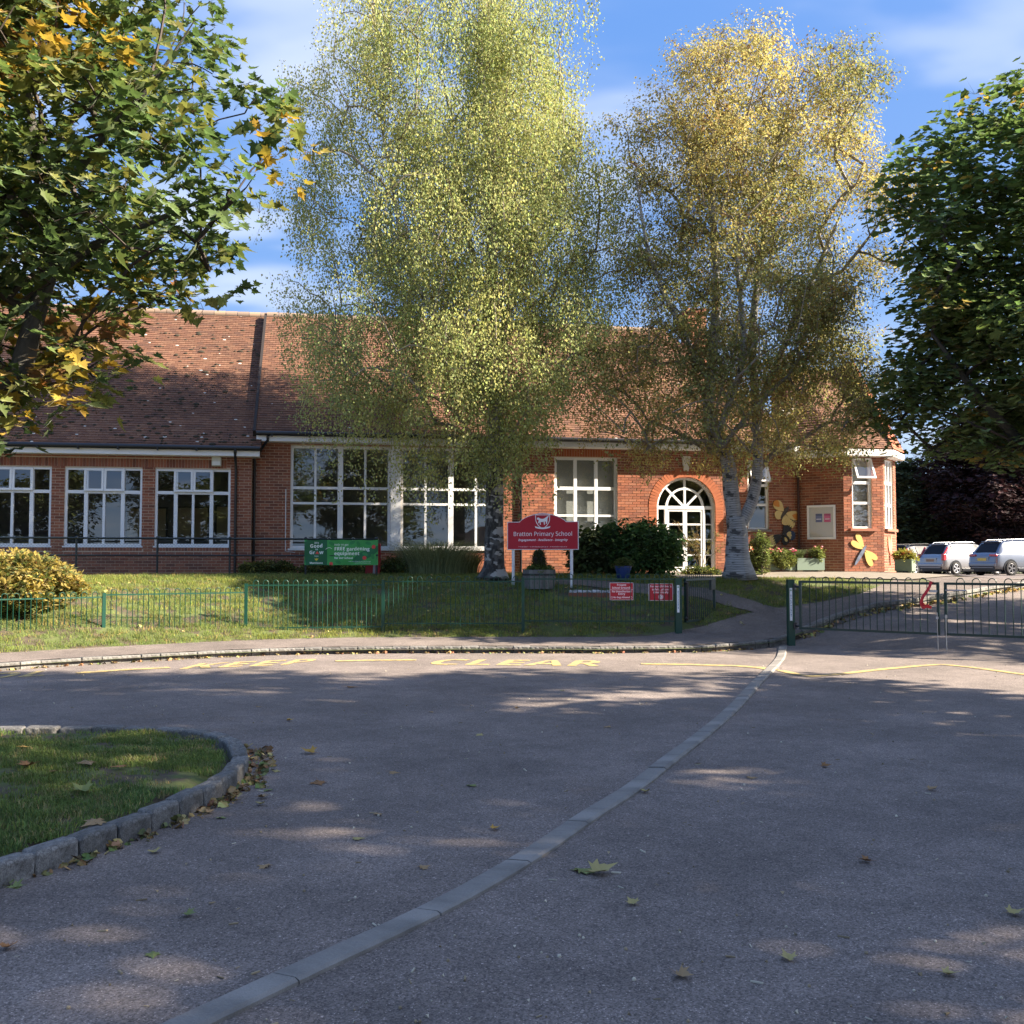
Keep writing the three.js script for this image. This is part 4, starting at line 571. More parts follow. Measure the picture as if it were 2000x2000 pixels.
// ---------------------------------------------------------------- the school sign
{ const a = hit(1002, 1143), b = hit(1116, 1148), turn = Math.atan2(-(b.z - a.z), b.x - a.x), Z = -(a.z + b.z) / 2, top = at(1060, 1002, Z).y, sh = at(1060, 1019, Z).y, bot = at(1060, 1073.5, Z).y, W = (at(1132, 1050, Z).x - at(991, 1050, Z).x), mx = (a.x + b.x) / 2 + 0.02, by = Math.min(a.y, b.y);
  const t = thing('school_sign', 'red arched school name board on two white posts', 'sign', [mx, by, -Z], turn), hw = W / 2;
  for (const p of [a, b]) part('post', bar((p.x - mx) / Math.cos(turn), p.y - by - 0.15, -0.03, (p.x - mx) / Math.cos(turn), sh - by - 0.03, -0.03, 0.036, 10), matWhite, t);
  const y0 = bot - by, y1 = sh - by, y2 = top - by, ah = y2 - y1, R = (0.56 * hw * 0.56 * hw * 1.0 + ah * ah * 0.0) ;
  const prof = (e) => { const pts = [[-hw + e, y0 + e], [hw - e, y0 + e], [hw - e, y1 - e], [hw * 0.66 - e * 0.3, y1 - e]]; for (let i = 0; i <= 14; i++) { const s = 1 - 2 * i / 14; pts.push([hw * 0.60 * s, y1 - e + 0.01 + (ah - 0.01) * Math.sqrt(Math.max(0, 1 - s * s * 0.82)) - (ah - 0.01) * Math.sqrt(0.18) * 0.6 * Math.abs(s)]); } pts.push([-hw * 0.66 + e * 0.3, y1 - e], [-hw + e, y1 - e]); return pts; };
  part('board_edge', extrude(prof(0), 0.02, 0.003), matWhite, t);
  const face = new THREE.ShapeGeometry(new THREE.Shape(prof(0.012).map((p) => new THREE.Vector2(...p)))); { const q = face.attributes.position, uv = face.attributes.uv; for (let i = 0; i < q.count; i++) uv.setXY(i, (q.getX(i) + hw) / (2 * hw), (q.getY(i) - y0) / (y2 - y0)); }
  const asp = (y2 - y0) / (2 * hw);
  part('board', face, new THREE.MeshStandardMaterial({ roughness: 0.35, map: canvasTex(1600, Math.round(1600 * asp), (c, w, h) => {
    c.fillStyle = '#b3122b'; c.fillRect(0, 0, w, h); c.fillStyle = '#f1eef0'; c.textAlign = 'center'; c.font = '128px sans-serif'; c.fillText('Bratton Primary School', w / 2, h * 0.625, w * 0.89); c.font = 'italic bold 66px sans-serif'; c.fillText('Engagement - Resilience - Integrity', w / 2, h * 0.765, w * 0.76); c.font = '30px sans-serif'; c.fillText('T: 01380 830511  •  E: admin@bratton.wilts.sch.uk  •  W: www.bratton.wilts.sch.uk', w / 2, h * 0.935, w * 0.93);
    const s = h / 800, X = w / 2; c.save(); c.translate(X, h * 0.25); c.scale(h / 830, h / 830); c.lineWidth = 16; c.strokeStyle = '#f1eef0'; c.beginPath(); c.moveTo(-165, -165); c.lineTo(165, -165); c.lineTo(158, -40); c.quadraticCurveTo(120, 90, 0, 150); c.quadraticCurveTo(-120, 90, -158, -40); c.closePath(); c.stroke();
    c.beginPath(); c.moveTo(-130, -95); c.quadraticCurveTo(-100, -120, -70, -90); c.quadraticCurveTo(-20, -60, 40, -85); c.lineTo(150, -160); c.lineTo(110, -70); c.quadraticCurveTo(120, -20, 92, 40); c.lineTo(72, 40); c.lineTo(80, -10); c.lineTo(50, -18); c.lineTo(52, 60); c.lineTo(32, 60); c.lineTo(20, -14); c.quadraticCurveTo(-20, 10, -46, -10); c.lineTo(-40, 60); c.lineTo(-62, 60); c.lineTo(-70, 0); c.lineTo(-92, 30); c.lineTo(-104, 16); c.lineTo(-88, -50); c.lineTo(-130, -60); c.closePath(); c.fill();
    c.beginPath(); c.moveTo(-180, 90); c.quadraticCurveTo(0, 150, 180, 90); c.lineTo(165, 130); c.quadraticCurveTo(0, 185, -165, 130); c.closePath(); c.fill(); c.restore(); }) }), t).position.z = 0.0245; }

// ---------------------------------------------------------------- bow-top fence, gates
function hoopGeo(w, y0, y1, r) { const p = [V3(-w / 2, y0, 0), V3(-w / 2, y1, 0)]; for (let i = 1; i < 8; i++) { const a = Math.PI * (1 - i / 8); p.push(V3(Math.cos(a) * w / 2, y1 + Math.sin(a) * w / 2, 0)); } p.push(V3(w / 2, y1, 0), V3(w / 2, y0, 0)); return tube(p, r, 5, 0, 0, null, false); }
{ const pp = [[-11.9, 14.6], [-9.6, 16.6], [-7.39, 18.6], [-5.18, 20.0], [-2.56, 20.4], [0.22, 20.42], [3.24, 20.3]].map(([x, z]) => V3(x, 0, -z)), tops = [0.93, 0.99, 1.03, 1.17, 1.235, 1.285];
  const f = thing('bow_top_fence', 'low green bow-top metal railing in front of the lawn', 'fence', [pp[0].x, hLand(pp[0].x, -pp[0].z), pp[0].z]), o = f.position;
  pp.forEach((p, i) => { if (i === pp.length - 1) return; const y = hLand(p.x, -p.z), d = pp[i + 1].clone().sub(p), a = Math.atan2(-d.z, d.x); const m = part('post', boxG(-0.03, 0.03, -0.25, Math.max(tops[i], tops[i - 1] ?? 0) + 0.035 - y, -0.03, 0.03), matGreen, f); m.position.set(p.x - o.x, y - o.y, p.z - o.z); m.rotation.y = a; });
  for (let i = 0; i + 1 < pp.length; i++) { const a = pp[i], b = pp[i + 1], d = b.clone().sub(a), L = d.length(), ang = Math.atan2(-d.z, d.x), n = Math.floor((L - 0.1) / 0.19), yTop = tops[i], H = 0.83, g = hoopGeo(0.095, -H - 0.05, 0.052, 0.0078);
    const panel = sub('panel', f); panel.position.set(a.x - o.x, yTop - o.y, a.z - o.z); panel.rotation.y = ang;
    part('top_rail', boxG(0.03, L - 0.03, -0.012, 0.012, -0.006, 0.006), matGreen, panel); part('bottom_rail', boxG(0.03, L - 0.03, -H - 0.012, -H + 0.012, -0.006, 0.006), matGreen, panel); const off = (L - n * 0.19) / 2;
    for (let k = 0; k < n; k++) part('hoop', g, matGreen, panel).position.x = off + (k + 0.5) * 0.19; if (i >= 2) part('stay', boxG(L / 2 - 0.006, L / 2 + 0.006, -H - 0.2, -H, -0.006, 0.006), matGreen, panel); } }
function gatePost(px, pyB, pyT, Z, label) { const p = at(px, pyB, Z), y = hLand(p.x, Z), t = thing('gate_post', label, 'gate post', [p.x, y, p.z], 0.05), h = at(px, pyT, Z).y - y; part('shaft', boxG(-0.062, 0.062, -0.2, h, -0.062, 0.062), matGreen, t); part('cap', boxG(-0.067, 0.067, h, h + 0.012, -0.067, 0.067), matGreen, t);
  part('sticker', new THREE.PlaneGeometry(0.05, h * 0.5), new THREE.MeshStandardMaterial({ roughness: 0.4, map: canvasTex(64, 640, (c, w, hh) => { c.fillStyle = '#dfe6ea'; c.fillRect(0, 0, w, hh); c.fillStyle = '#2c6f98'; for (let k = 0; k < 13; k++) c.fillRect(18 + (k * 7) % 5, 130 + k * 34, 26 - (k * 5) % 9, 24 - (k * 3) % 8); c.fillStyle = '#2c8a74'; c.beginPath(); c.moveTo(10, 60); c.lineTo(32, 12); c.lineTo(54, 60); c.fill(); }) }), t).position.set(-0.012, h * 0.63, 0.064); return t; }
const gpA = gatePost(1325, 1237, 1130, 20.3, 'green gate post at the end of the bow-top fence'), gpB = gatePost(1545, 1247, 1133, 19.5, 'green gate post holding the closed vehicle gate');
function gateLeaf(name, label, P, ang, L, y0, y1, hoopW, pitch, o = {}) {
  const t = thing(name, label, 'gate', P, ang, o.group), s = 0.022; 
  part('hinge_stile', boxG(0, 2 * s, y0, y1, -s, s), o.mat ?? matDarkGreen, t); part('latch_stile', boxG(L - 2 * s, L, y0, y1, -s, s), o.mat ?? matDarkGreen, t); part('top_rail', boxG(2 * s, L - 2 * s, y1 - 2 * s, y1 - 0.001, -s, s), o.mat ?? matDarkGreen, t); part('bottom_rail', boxG(2 * s, L - 2 * s, y0 + 0.001, y0 + 2 * s, -s, s), o.mat ?? matDarkGreen, t);
  const n = Math.floor((L - 0.08) / pitch), off = (L - n * pitch) / 2;
  if (hoopW) { const g = hoopGeo(hoopW, y0 + s, y1 + 0.01, 0.009); for (let k = 0; k < n; k++) part('hoop', g, o.mat ?? matDarkGreen, t).position.set(off + (k + 0.5) * pitch, 0, 0); }
  else { const g = bar(0, y0 + s, 0, 0, y1 - s, 0, 0.0075, 6); for (let k = 0; k < n; k++) part('bar', g, o.mat ?? matDarkGreen, t).position.set(off + (k + 0.5) * pitch, 0, 0); if (o.bows) { const b = hoopGeo(pitch, y1 - 0.04, y1 + 0.03, 0.007); for (let k = 0; k < n; k += 1) part('bow', b, o.mat ?? matDarkGreen, t).position.set(off + (k + 0.5) * pitch, 0, -0.02); } }
  return t;
}
{ // pedestrian gate, standing open
  const p = gpA.position, ang = 0.98, g = gateLeaf('pedestrian_gate', 'narrow green barred gate standing open beside the fence end', [p.x + 0.15, p.y + 0.04, p.z - 0.08], ang, 1.5, 0.16, 1.03, 0, 0.1, { bows: true });
  part('closer', bar(0.0, 0.2, 0.05, 0.0, 0.98, 0.05, 0.022, 8), matBlack, g); const l = part('lock_box', boxG(1.26, 1.48, 0.78, 0.98, -0.03, 0.03), mat(0.01, 0.02, 0.018, 0.4), g); for (const y of [0.25, 0.95]) part('hinge', bar(-0.09, y, 0.05, 0.02, y, 0.02, 0.028, 8), matBlack, g); }
{ const a = V3(5.42, 0, -19.38), b = V3(7.44, 0, -17.8), ang = Math.atan2(-(b.z - a.z), b.x - a.x), L = a.distanceTo(b) - 0.03, y0 = 0.36, y1 = 1.275;
  const g = gateLeaf('vehicle_gate', 'closed green bow-top vehicle gate leaf tied with red webbing', [a.x, hLand(a.x, 19.4), a.z], ang, L, y0 - hLand(a.x, 19.4), y1 - hLand(a.x, 19.4), 0.125, 0.25, { group: 'pair of vehicle gates' }), yb = -hLand(a.x, 19.4);
  for (const y of [0.42, 1.16]) { part('hinge', bar(-0.13, y + yb, 0, 0.02, y + yb, 0, 0.02, 8), matBlack, g); part('hinge_plate', boxG(-0.10, -0.07, y + yb - 0.06, y + yb + 0.06, -0.04, 0.04), matBlack, g); }
  part('drop_bolt', bar(L - 0.03, hLand(7.4, 17.8) + yb, 0.04, L - 0.03, 0.75 + yb, 0.04, 0.010, 6), matSteel, g); part('bolt_bracket', boxG(L - 0.05, L - 0.01, 0.64 + yb, 0.68 + yb, 0.022, 0.055), matSteel, g); part('latch', boxG(L - 0.16, L - 0.02, 1.10 + yb, 1.14 + yb, 0.022, 0.05), matSteel, g);
  const d = b.clone().sub(a).normalize(), c = b.clone().addScaledVector(d, 0.05), yc = hLand(c.x, -c.z), g2 = gateLeaf('vehicle_gate', 'closed green bow-top vehicle gate leaf with the sliding bolt box', [c.x, yc, c.z], ang + 0.06, L, y0 - yc, y1 - yc, 0.125, 0.25, { group: 'pair of vehicle gates' });
  part('drop_bolt', bar(0.03, 0, 0.04, 0.03, 0.72 - yc, 0.04, 0.010, 6), matSteel, g2); part('slide_bolt', bar(0.03, 1.14 - yc, 0.04, 0.36, 1.14 - yc, 0.04, 0.014, 6), matSteel, g2); part('latch_plate', boxG(0.0, 0.045, 0.92 - yc, 1.18 - yc, 0.022, 0.028), matDarkGreen, g2); part('padlock', boxG(0.015, 0.05, 0.66 - yc, 0.71 - yc, 0.03, 0.05), matSteel, g2);
  const q = a.clone().addScaledVector(d, L - 0.33), w = thing('red_strap', 'red webbing strap tied to the top rail of the vehicle gate', 'strap', [q.x, 0, q.z + 0.02], ang), rd = mat(0.52, 0.02, 0.03, 0.6);
  const loop = (pts, ww) => { const m = new MB(); const P = pts.map((p) => V3(...p)); for (let i = 0; i + 1 < P.length; i++) { const t = P[i + 1].clone().sub(P[i]).normalize(), s = V3(-t.y, t.x, 0.3).normalize().multiplyScalar(ww / 2); m.quad(P[i].clone().sub(s).toArray(), P[i].clone().add(s).toArray(), P[i + 1].clone().add(s).toArray(), P[i + 1].clone().sub(s).toArray()); } return m.geo(); };
  rd.side = THREE.DoubleSide; part('band', loop([[0.20, 1.29, 0.04], [0.17, 1.18, 0.05], [0.06, 1.02, 0.05], [0.03, 0.93, 0.05], [0.08, 0.86, 0.05], [0.2, 0.84, 0.04]], 0.055), rd, w); part('tail', loop([[0.05, 1.02, 0.055], [0.02, 0.9, 0.06], [0.06, 0.82, 0.06], [0.16, 0.88, 0.05]], 0.04), rd, w); }
// red notices on the fence
function fenceSign(x0, x1, y0, y1, label, draw) { const Z = 20.33, a = at(x0, y1, Z), b = at(x1, y0, Z), W = b.x - a.x, Hh = b.y - a.y, t = thing('fence_sign', label, 'sign', [(a.x + b.x) / 2, a.y, -Z], 0.03); part('panel', boxG(-W / 2, W / 2, 0, Hh, -0.006, 0), matWhite, t); const f = part('face', new THREE.PlaneGeometry(W - 0.015, Hh - 0.015), new THREE.MeshStandardMaterial({ roughness: 0.4, map: canvasTex(512, Math.round(512 * Hh / W), draw) }), t); f.position.set(0, Hh / 2, 0.003); }
fenceSign(1191, 1237, 1138, 1172, 'red notice on the fence headed private school grounds', (c, w, h) => { c.fillStyle = '#b01429'; c.fillRect(0, 0, w, h); c.fillStyle = '#f3e9ea'; c.textAlign = 'center'; c.font = 'bold 62px sans-serif'; c.fillText('Private', w / 2, h * 0.17); c.fillText('School Grounds', w / 2, h * 0.34, w * 0.84); c.fillRect(0, h * 0.39, w, 6); c.fillText('No Unauthorised', w / 2, h * 0.56, w * 0.86); c.fillText('Entry', w / 2, h * 0.71); c.font = 'bold 54px sans-serif'; c.fillText('No Dogs Allowed', w / 2, h * 0.91, w * 0.72); c.lineWidth = 6; c.strokeStyle = '#f3e9ea'; for (const x of [0.075, 0.925]) { c.beginPath(); c.arc(w * x, h * 0.87, 20, 0, 7); c.stroke(); } });
fenceSign(1267, 1314, 1140, 1173, 'red notice on the fence asking to drive slowly', (c, w, h) => { c.fillStyle = '#b01429'; c.fillRect(0, 0, w, h); c.fillStyle = '#f3e9ea'; c.textAlign = 'center'; c.font = 'bold 62px sans-serif'; c.fillText("For our children's", w / 2, h * 0.2, w * 0.92); c.fillText('safety, please', w / 2, h * 0.39, w * 0.75); c.fillText('drive slowly', w / 2, h * 0.57, w * 0.66); c.beginPath(); c.arc(w / 2, h * 0.8, 56, 0, 7); c.fill(); c.lineWidth = 9; c.strokeStyle = '#b01429'; c.beginPath(); c.arc(w / 2, h * 0.8, 44, 0, 7); c.stroke(); c.fillStyle = '#222b4a'; c.font = 'bold 62px sans-serif'; c.fillText('5', w / 2, h * 0.86); });
// ---------------------------------------------------------------- foliage
function geoFrom(pos, col) { const g = new THREE.BufferGeometry(); g.setAttribute('position', new THREE.Float32BufferAttribute(pos, 3)); g.setAttribute('color', new THREE.Float32BufferAttribute(col, 3)); g.setAttribute('uv', new THREE.Float32BufferAttribute(new Float32Array(pos.length / 3 * 2), 2)); g.computeVertexNormals(); return g; }
const mapleOutline = [[0, 0.02], [0.16, -0.10], [0.10, 0.07], [0.44, 0.02], [0.34, 0.16], [0.52, 0.40], [0.27, 0.38], [0.22, 0.55], [0.12, 0.62], [0, 1.0], [-0.12, 0.62], [-0.22, 0.55], [-0.27, 0.38], [-0.52, 0.40], [-0.34, 0.16], [-0.44, 0.02], [-0.10, 0.07], [-0.16, -0.10]];
const mapleLow = [[0, 0.0], [0.45, 0.05], [0.28, 0.28], [0.42, 0.62], [0, 1.0], [-0.42, 0.62], [-0.28, 0.28], [-0.45, 0.05]];
const ovalLeaf = [[0, 0], [0.30, 0.35], [0.22, 0.7], [0, 1], [-0.22, 0.7], [-0.30, 0.35]];
const bladeLeaf = [[0, 0], [0.10, 0.3], [0, 1], [-0.10, 0.3]];
function addLeaf(P, C, outline, m, s, tone, curl = 0.15) {
  const ctr = V3(0, 0.33 * s, 0).applyMatrix4(m), pts = outline.map(([x, y]) => V3(x * s, y * s, -curl * s * (Math.abs(x) * 1.2 + y * y * 0.7)).applyMatrix4(m));
  for (let i = 0; i < pts.length; i++) { const a = pts[i], b = pts[(i + 1) % pts.length]; P.push(ctr.x, ctr.y, ctr.z, a.x, a.y, a.z, b.x, b.y, b.z); for (let k = 0; k < 3; k++) C.push(...tone); }
}
function addTwig(P, C, a, b, r, tone) { const t = b.clone().sub(a).normalize(), s = V3(1, 0.2, 0.3).cross(t).normalize().multiplyScalar(r), q = s.clone().cross(t).normalize().multiplyScalar(r), A = [s, s.clone().multiplyScalar(-0.5).addScaledVector(q, 0.87), s.clone().multiplyScalar(-0.5).addScaledVector(q, -0.87)]; for (let i = 0; i < 3; i++) { const u = A[i], v = A[(i + 1) % 3]; for (const p of [a.clone().add(u), a.clone().add(v), b, ]) { P.push(p.x, p.y, p.z); C.push(...tone); } } }
const Q = (e, p) => new THREE.Matrix4().compose(p, new THREE.Quaternion().setFromEuler(e), V3(1, 1, 1));
function birchSpray(seed, len, n, spread) { const R = rng(seed), P = [], C = []; const pts = [V3(0, 0, 0)]; let d = V3(0.25, -0.9, 0).normalize(); for (let i = 1; i <= 5; i++) { d.add(V3((R() - 0.5) * 0.5, -0.25, (R() - 0.5) * 0.5)).normalize(); pts.push(pts[i - 1].clone().addScaledVector(d, len / 5)); }
  for (let i = 0; i < 5; i++) addTwig(P, C, pts[i], pts[i + 1], 0.004, [0.35, 0.2, 0.5]);
  for (let i = 0; i < n; i++) { const t = Math.pow(R(), 0.8), p = pick(pts, t).add(V3((R() - 0.5) * spread, (R() - 0.4) * spread * 0.6, (R() - 0.5) * spread)), s = 0.034 + R() * 0.044, k = 0.68 + R() * 0.6; addLeaf(P, C, [[0, 0], [0.36, 0.35], [0, 1], [-0.36, 0.35]].slice(), Q(new THREE.Euler(Math.PI + (R() - 0.5) * 1.9, R() * 6.3, (R() - 0.5) * 1.4), p), s, [k * (1 + (R() - 0.5) * 0.3), k, k * (0.8 + R() * 0.4)], 0.1); }
  return geoFrom(P, C); }
function leafSpray(seed, outline, n, size, rad, droop = 0.5) { const R = rng(seed), P = [], C = []; for (let i = 0; i < n; i++) { const a = R() * 6.283, r = rad * (0.35 + 0.65 * R()), p = V3(Math.cos(a) * r, (R() - 0.45) * rad * 0.9, Math.sin(a) * r), k = 0.72 + R() * 0.5; if (i % 2 === 0) addTwig(P, C, V3(0, -rad * 0.2, 0), p, 0.0025, [0.55, 0.3, 0.3]); const e = new THREE.Euler(Math.PI / 2 + droop + (R() - 0.5) * 0.9, Math.PI / 2 - a + (R() - 0.5) * 0.9, (R() - 0.5) * 0.9, 'YXZ'); addLeaf(P, C, outline, Q(e, p), size * (0.7 + R() * 0.55), [k * (1 + (R() - 0.5) * 0.25), k, k * (0.8 + R() * 0.4)], 0.22); } return geoFrom(P, C); }
const birchSprays = [birchSpray(1, 0.75, 26, 0.30), birchSpray(2, 0.95, 30, 0.30), birchSpray(3, 0.55, 24, 0.36)];
const birchRound = [leafSpray(4, [[0, 0], [0.36, 0.35], [0, 1], [-0.36, 0.35]], 24, 0.064, 0.32, 0.9), leafSpray(5, [[0, 0], [0.36, 0.35], [0, 1], [-0.36, 0.35]], 22, 0.062, 0.28, 0.9), birchSpray(6, 0.5, 22, 0.34)];
const mapleSprays = [leafSpray(11, mapleOutline, 7, 0.145, 0.20, 0.55), leafSpray(12, mapleOutline, 6, 0.16, 0.22, 0.6), leafSpray(13, mapleOutline, 8, 0.125, 0.19, 0.4)];
const mapleFar = [leafSpray(14, mapleLow, 13, 0.155, 0.33, 0.45), leafSpray(15, mapleLow, 12, 0.17, 0.36, 0.5)];
const roughFar = [leafSpray(16, mapleLow, 14, 0.26, 0.55, 0.5), leafSpray(17, ovalLeaf, 18, 0.22, 0.55, 0.5)];
const shrubSprays = [leafSpray(21, ovalLeaf, 16, 0.075, 0.11, 0.2), leafSpray(22, ovalLeaf, 16, 0.085, 0.12, 0.3)];
const laurelSprays = [leafSpray(23, ovalLeaf, 11, 0.14, 0.15, 0.4), leafSpray(24, ovalLeaf, 11, 0.13, 0.14, 0.5)];
const smallSprays = [leafSpray(25, ovalLeaf, 18, 0.04, 0.07, 0.3), leafSpray(26, ovalLeaf, 18, 0.045, 0.08, 0.3)];
function scatter(name, geos, material, list, parent) { // list of {p, q?, s, c}
  geos.forEach((g, k) => { const mine = list.filter((_, i) => i % geos.length === k); if (!mine.length) return; const im = new THREE.InstancedMesh(g, material, mine.length); im.name = name; const m = new THREE.Matrix4(), sc = V3(1, 1, 1); mine.forEach((o, i) => { sc.set(o.s, o.s * (o.sy ?? 1), o.s); im.setMatrixAt(i, m.compose(o.p, o.q, sc)); im.setColorAt(i, o.c); }); im.userData.kind = 'stuff'; parent.add(im); }); }
const col = (r, g, b) => new THREE.Color().setRGB(r, g, b);
const spinY = (R, tilt = 0.35) => new THREE.Quaternion().setFromEuler(new THREE.Euler((R() - 0.5) * tilt, R() * 6.283, (R() - 0.5) * tilt));
// stems: [{pts:[V3], r:[..]}]; env(R) -> anchor point; all in world axes
function makeTree(o) {
  const t = thing(o.name, o.label, 'tree', o.base.toArray(), 0, o.group), R = rng(o.seed), B = o.base, nodes = [];
  const trunkG = []; for (const s of o.stems) { const c = new THREE.CatmullRomCurve3(s.pts), N = Math.max(6, Math.round(c.getLength() / 0.22)), P = c.getPoints(N), rr = P.map((_, i) => { const f = i / N * (s.r.length - 1), k = Math.min(Math.floor(f), s.r.length - 2); return lerp(s.r[k], s.r[k + 1], f - k); }); trunkG.push([tube(P.map((p) => p.clone().sub(B)), rr, o.seg ?? 14, o.wob ?? 0.10, o.seed), s.mat]); P.forEach((p, i) => { if (i > N * (s.from ?? 0.3)) nodes.push({ p, r: rr[i], parent: -1, w: 0, stem: true }); }); }
  for (const [g, m] of trunkG) part('trunk', g, m ?? o.bark, t);
  const anchors = []; for (let i = 0; i < o.n; i++) { const p = o.env(R); if (p) anchors.push(p); }
  const dStem = (p) => Math.min(...o.stems.map((s) => Math.min(...s.pts.map((q) => Math.hypot(q.x - p.x, (q.y - p.y) * 0.6, q.z - p.z))))); anchors.forEach((a) => a.d = dStem(a)); anchors.sort((a, b) => a.d - b.d);
  const lift = o.lift ?? 0.45, ends = [];
  for (const a of anchors) { let best = -1, bc = 1e9; for (let i = 0; i < nodes.length; i++) { const q = nodes[i], dx = a.x - q.p.x, dy = a.y - q.p.y, dz = a.z - q.p.z, hd = Math.hypot(dx, dz), want = lift * hd, c = Math.hypot(hd, dy) + Math.max(0, want - dy) * 1.3 + (q.stem ? 0.25 : 0); if (c < bc) { bc = c; best = i; } }
    const q = nodes[best], L = q.p.distanceTo(a), K = L > 1.6 ? 4 : L > 0.7 ? 3 : 2; let par = best; const sag = (o.arch ?? 0.12) * L, jx = (R() - 0.5) * 0.14 * L, jz = (R() - 0.5) * 0.14 * L;
    for (let k = 1; k <= K; k++) { const f = k / K, b = Math.sin(f * Math.PI); nodes.push({ p: q.p.clone().lerp(a, f).add(V3(jx * b, sag * b, jz * b)), parent: par, w: 0 }); par = nodes.length - 1; }
    ends.push(par); }
  for (const e of ends) for (let i = e; i >= 0 && !nodes[i].stem; i = nodes[i].parent) nodes[i].w++;
  const tip = o.tip ?? 0.008, bg = [], mb = []; nodes.forEach((n) => { if (!n.stem) n.r = Math.min(tip * Math.pow(n.w, 0.46), o.maxR ?? 0.09); });
  nodes.forEach((n) => { if (n.stem || n.parent < 0) return; const q = nodes[n.parent]; bg.push(tube([q.p.clone().sub(B), n.p.clone().sub(B)], [q.stem ? Math.min(q.r * 0.7, n.r * 1.2) : q.r, n.r], n.r > 0.02 ? 6 : n.r > 0.01 ? 4 : 3, 0, 0, null, false)); });
  const thick = bg.filter((_, i) => true); part('branches', merge(thick), o.branchMat ?? matTwig, t);
  const list = []; for (const e of ends) { const p = nodes[e].p, k = o.per; if (o.curtain) for (let s = 0; s < o.curtain; s++) { const c = p.clone().add(V3((R() - 0.5) * 0.9, (R() - 0.3) * 0.5, (R() - 0.5) * 0.9)), n = 2 + Math.floor(R() * R() * 5), tt = o.tint(c, R); for (let i = 0; i < n && c.y > (o.floor ?? 3.4); i++) { list.push({ p: c.clone().sub(B), q: spinY(R, 0.35), s: 0.8 + R() * 0.35, c: tt.clone().multiplyScalar(0.85 + R() * 0.3) }); c.add(V3((R() - 0.5) * 0.16, -0.5, (R() - 0.5) * 0.16)); } } for (let i = 0; i < k; i++) { const j = o.spread ?? 0.3, q = p.clone().add(V3((R() - 0.5) * 2 * j, (R() - 0.5) * 2 * j * 0.8, (R() - 0.5) * 2 * j)); list.push({ p: q.sub(B), q: spinY(R, o.tilt ?? 0.5), s: (o.size ?? 1) * (0.75 + R() * 0.5), c: o.tint(q.clone().add(B), R) }); } }
  scatter('crown', o.sprays, o.leaf ?? matLeaf, list, t);
  return t;
}
// an uneven crown envelope from rows [height, left, right] round a centre line
function envelope(rows, cz, depth, o = {}) {
  const W = rows.map((r) => r[2] - r[1]), tot = []; let T = 0; for (let i = 0; i + 1 < rows.length; i++) { T += Math.abs(rows[i + 1][0] - rows[i][0]) * Math.pow((W[i] + W[i + 1]) / 2, 1.5); tot.push(T); }
  return (R) => { const x = R() * T; let i = tot.findIndex((v) => v >= x); const f = R(), y = lerp(rows[i][0], rows[i + 1][0], f), l = lerp(rows[i][1], rows[i + 1][1], f), r = lerp(rows[i][2], rows[i + 1][2], f), cx = o.cx ? o.cx(y) : (l + r) / 2, a = R() * Math.PI * 2;
    const lump = 0.68 + 0.58 * vnoise(Math.cos(a) * 1.7 + 20, y * 0.75 + Math.sin(a) * 1.7, o.seed ?? 1), k = Math.pow(R(), o.pow ?? 0.42) * lump, ca = Math.cos(a), sa = Math.sin(a); const rx = ca > 0 ? r - cx : cx - l, rz = (r - l) / 2 * (sa > 0 ? depth[0] : depth[1]); return V3(cx + ca * rx * k, y + (R() - 0.5) * 0.3, cz + sa * rz * k); };
}
const rowsPx = (Z, list) => list.map(([py, xl, xr]) => [at(1000, py, Z).y, at(xl, py, Z).x, at(xr, py, Z).x]);
const nz = (p, s, k) => vnoise(p.x * k + 50, p.y * k * 1.0 + p.z * k + 50, s);

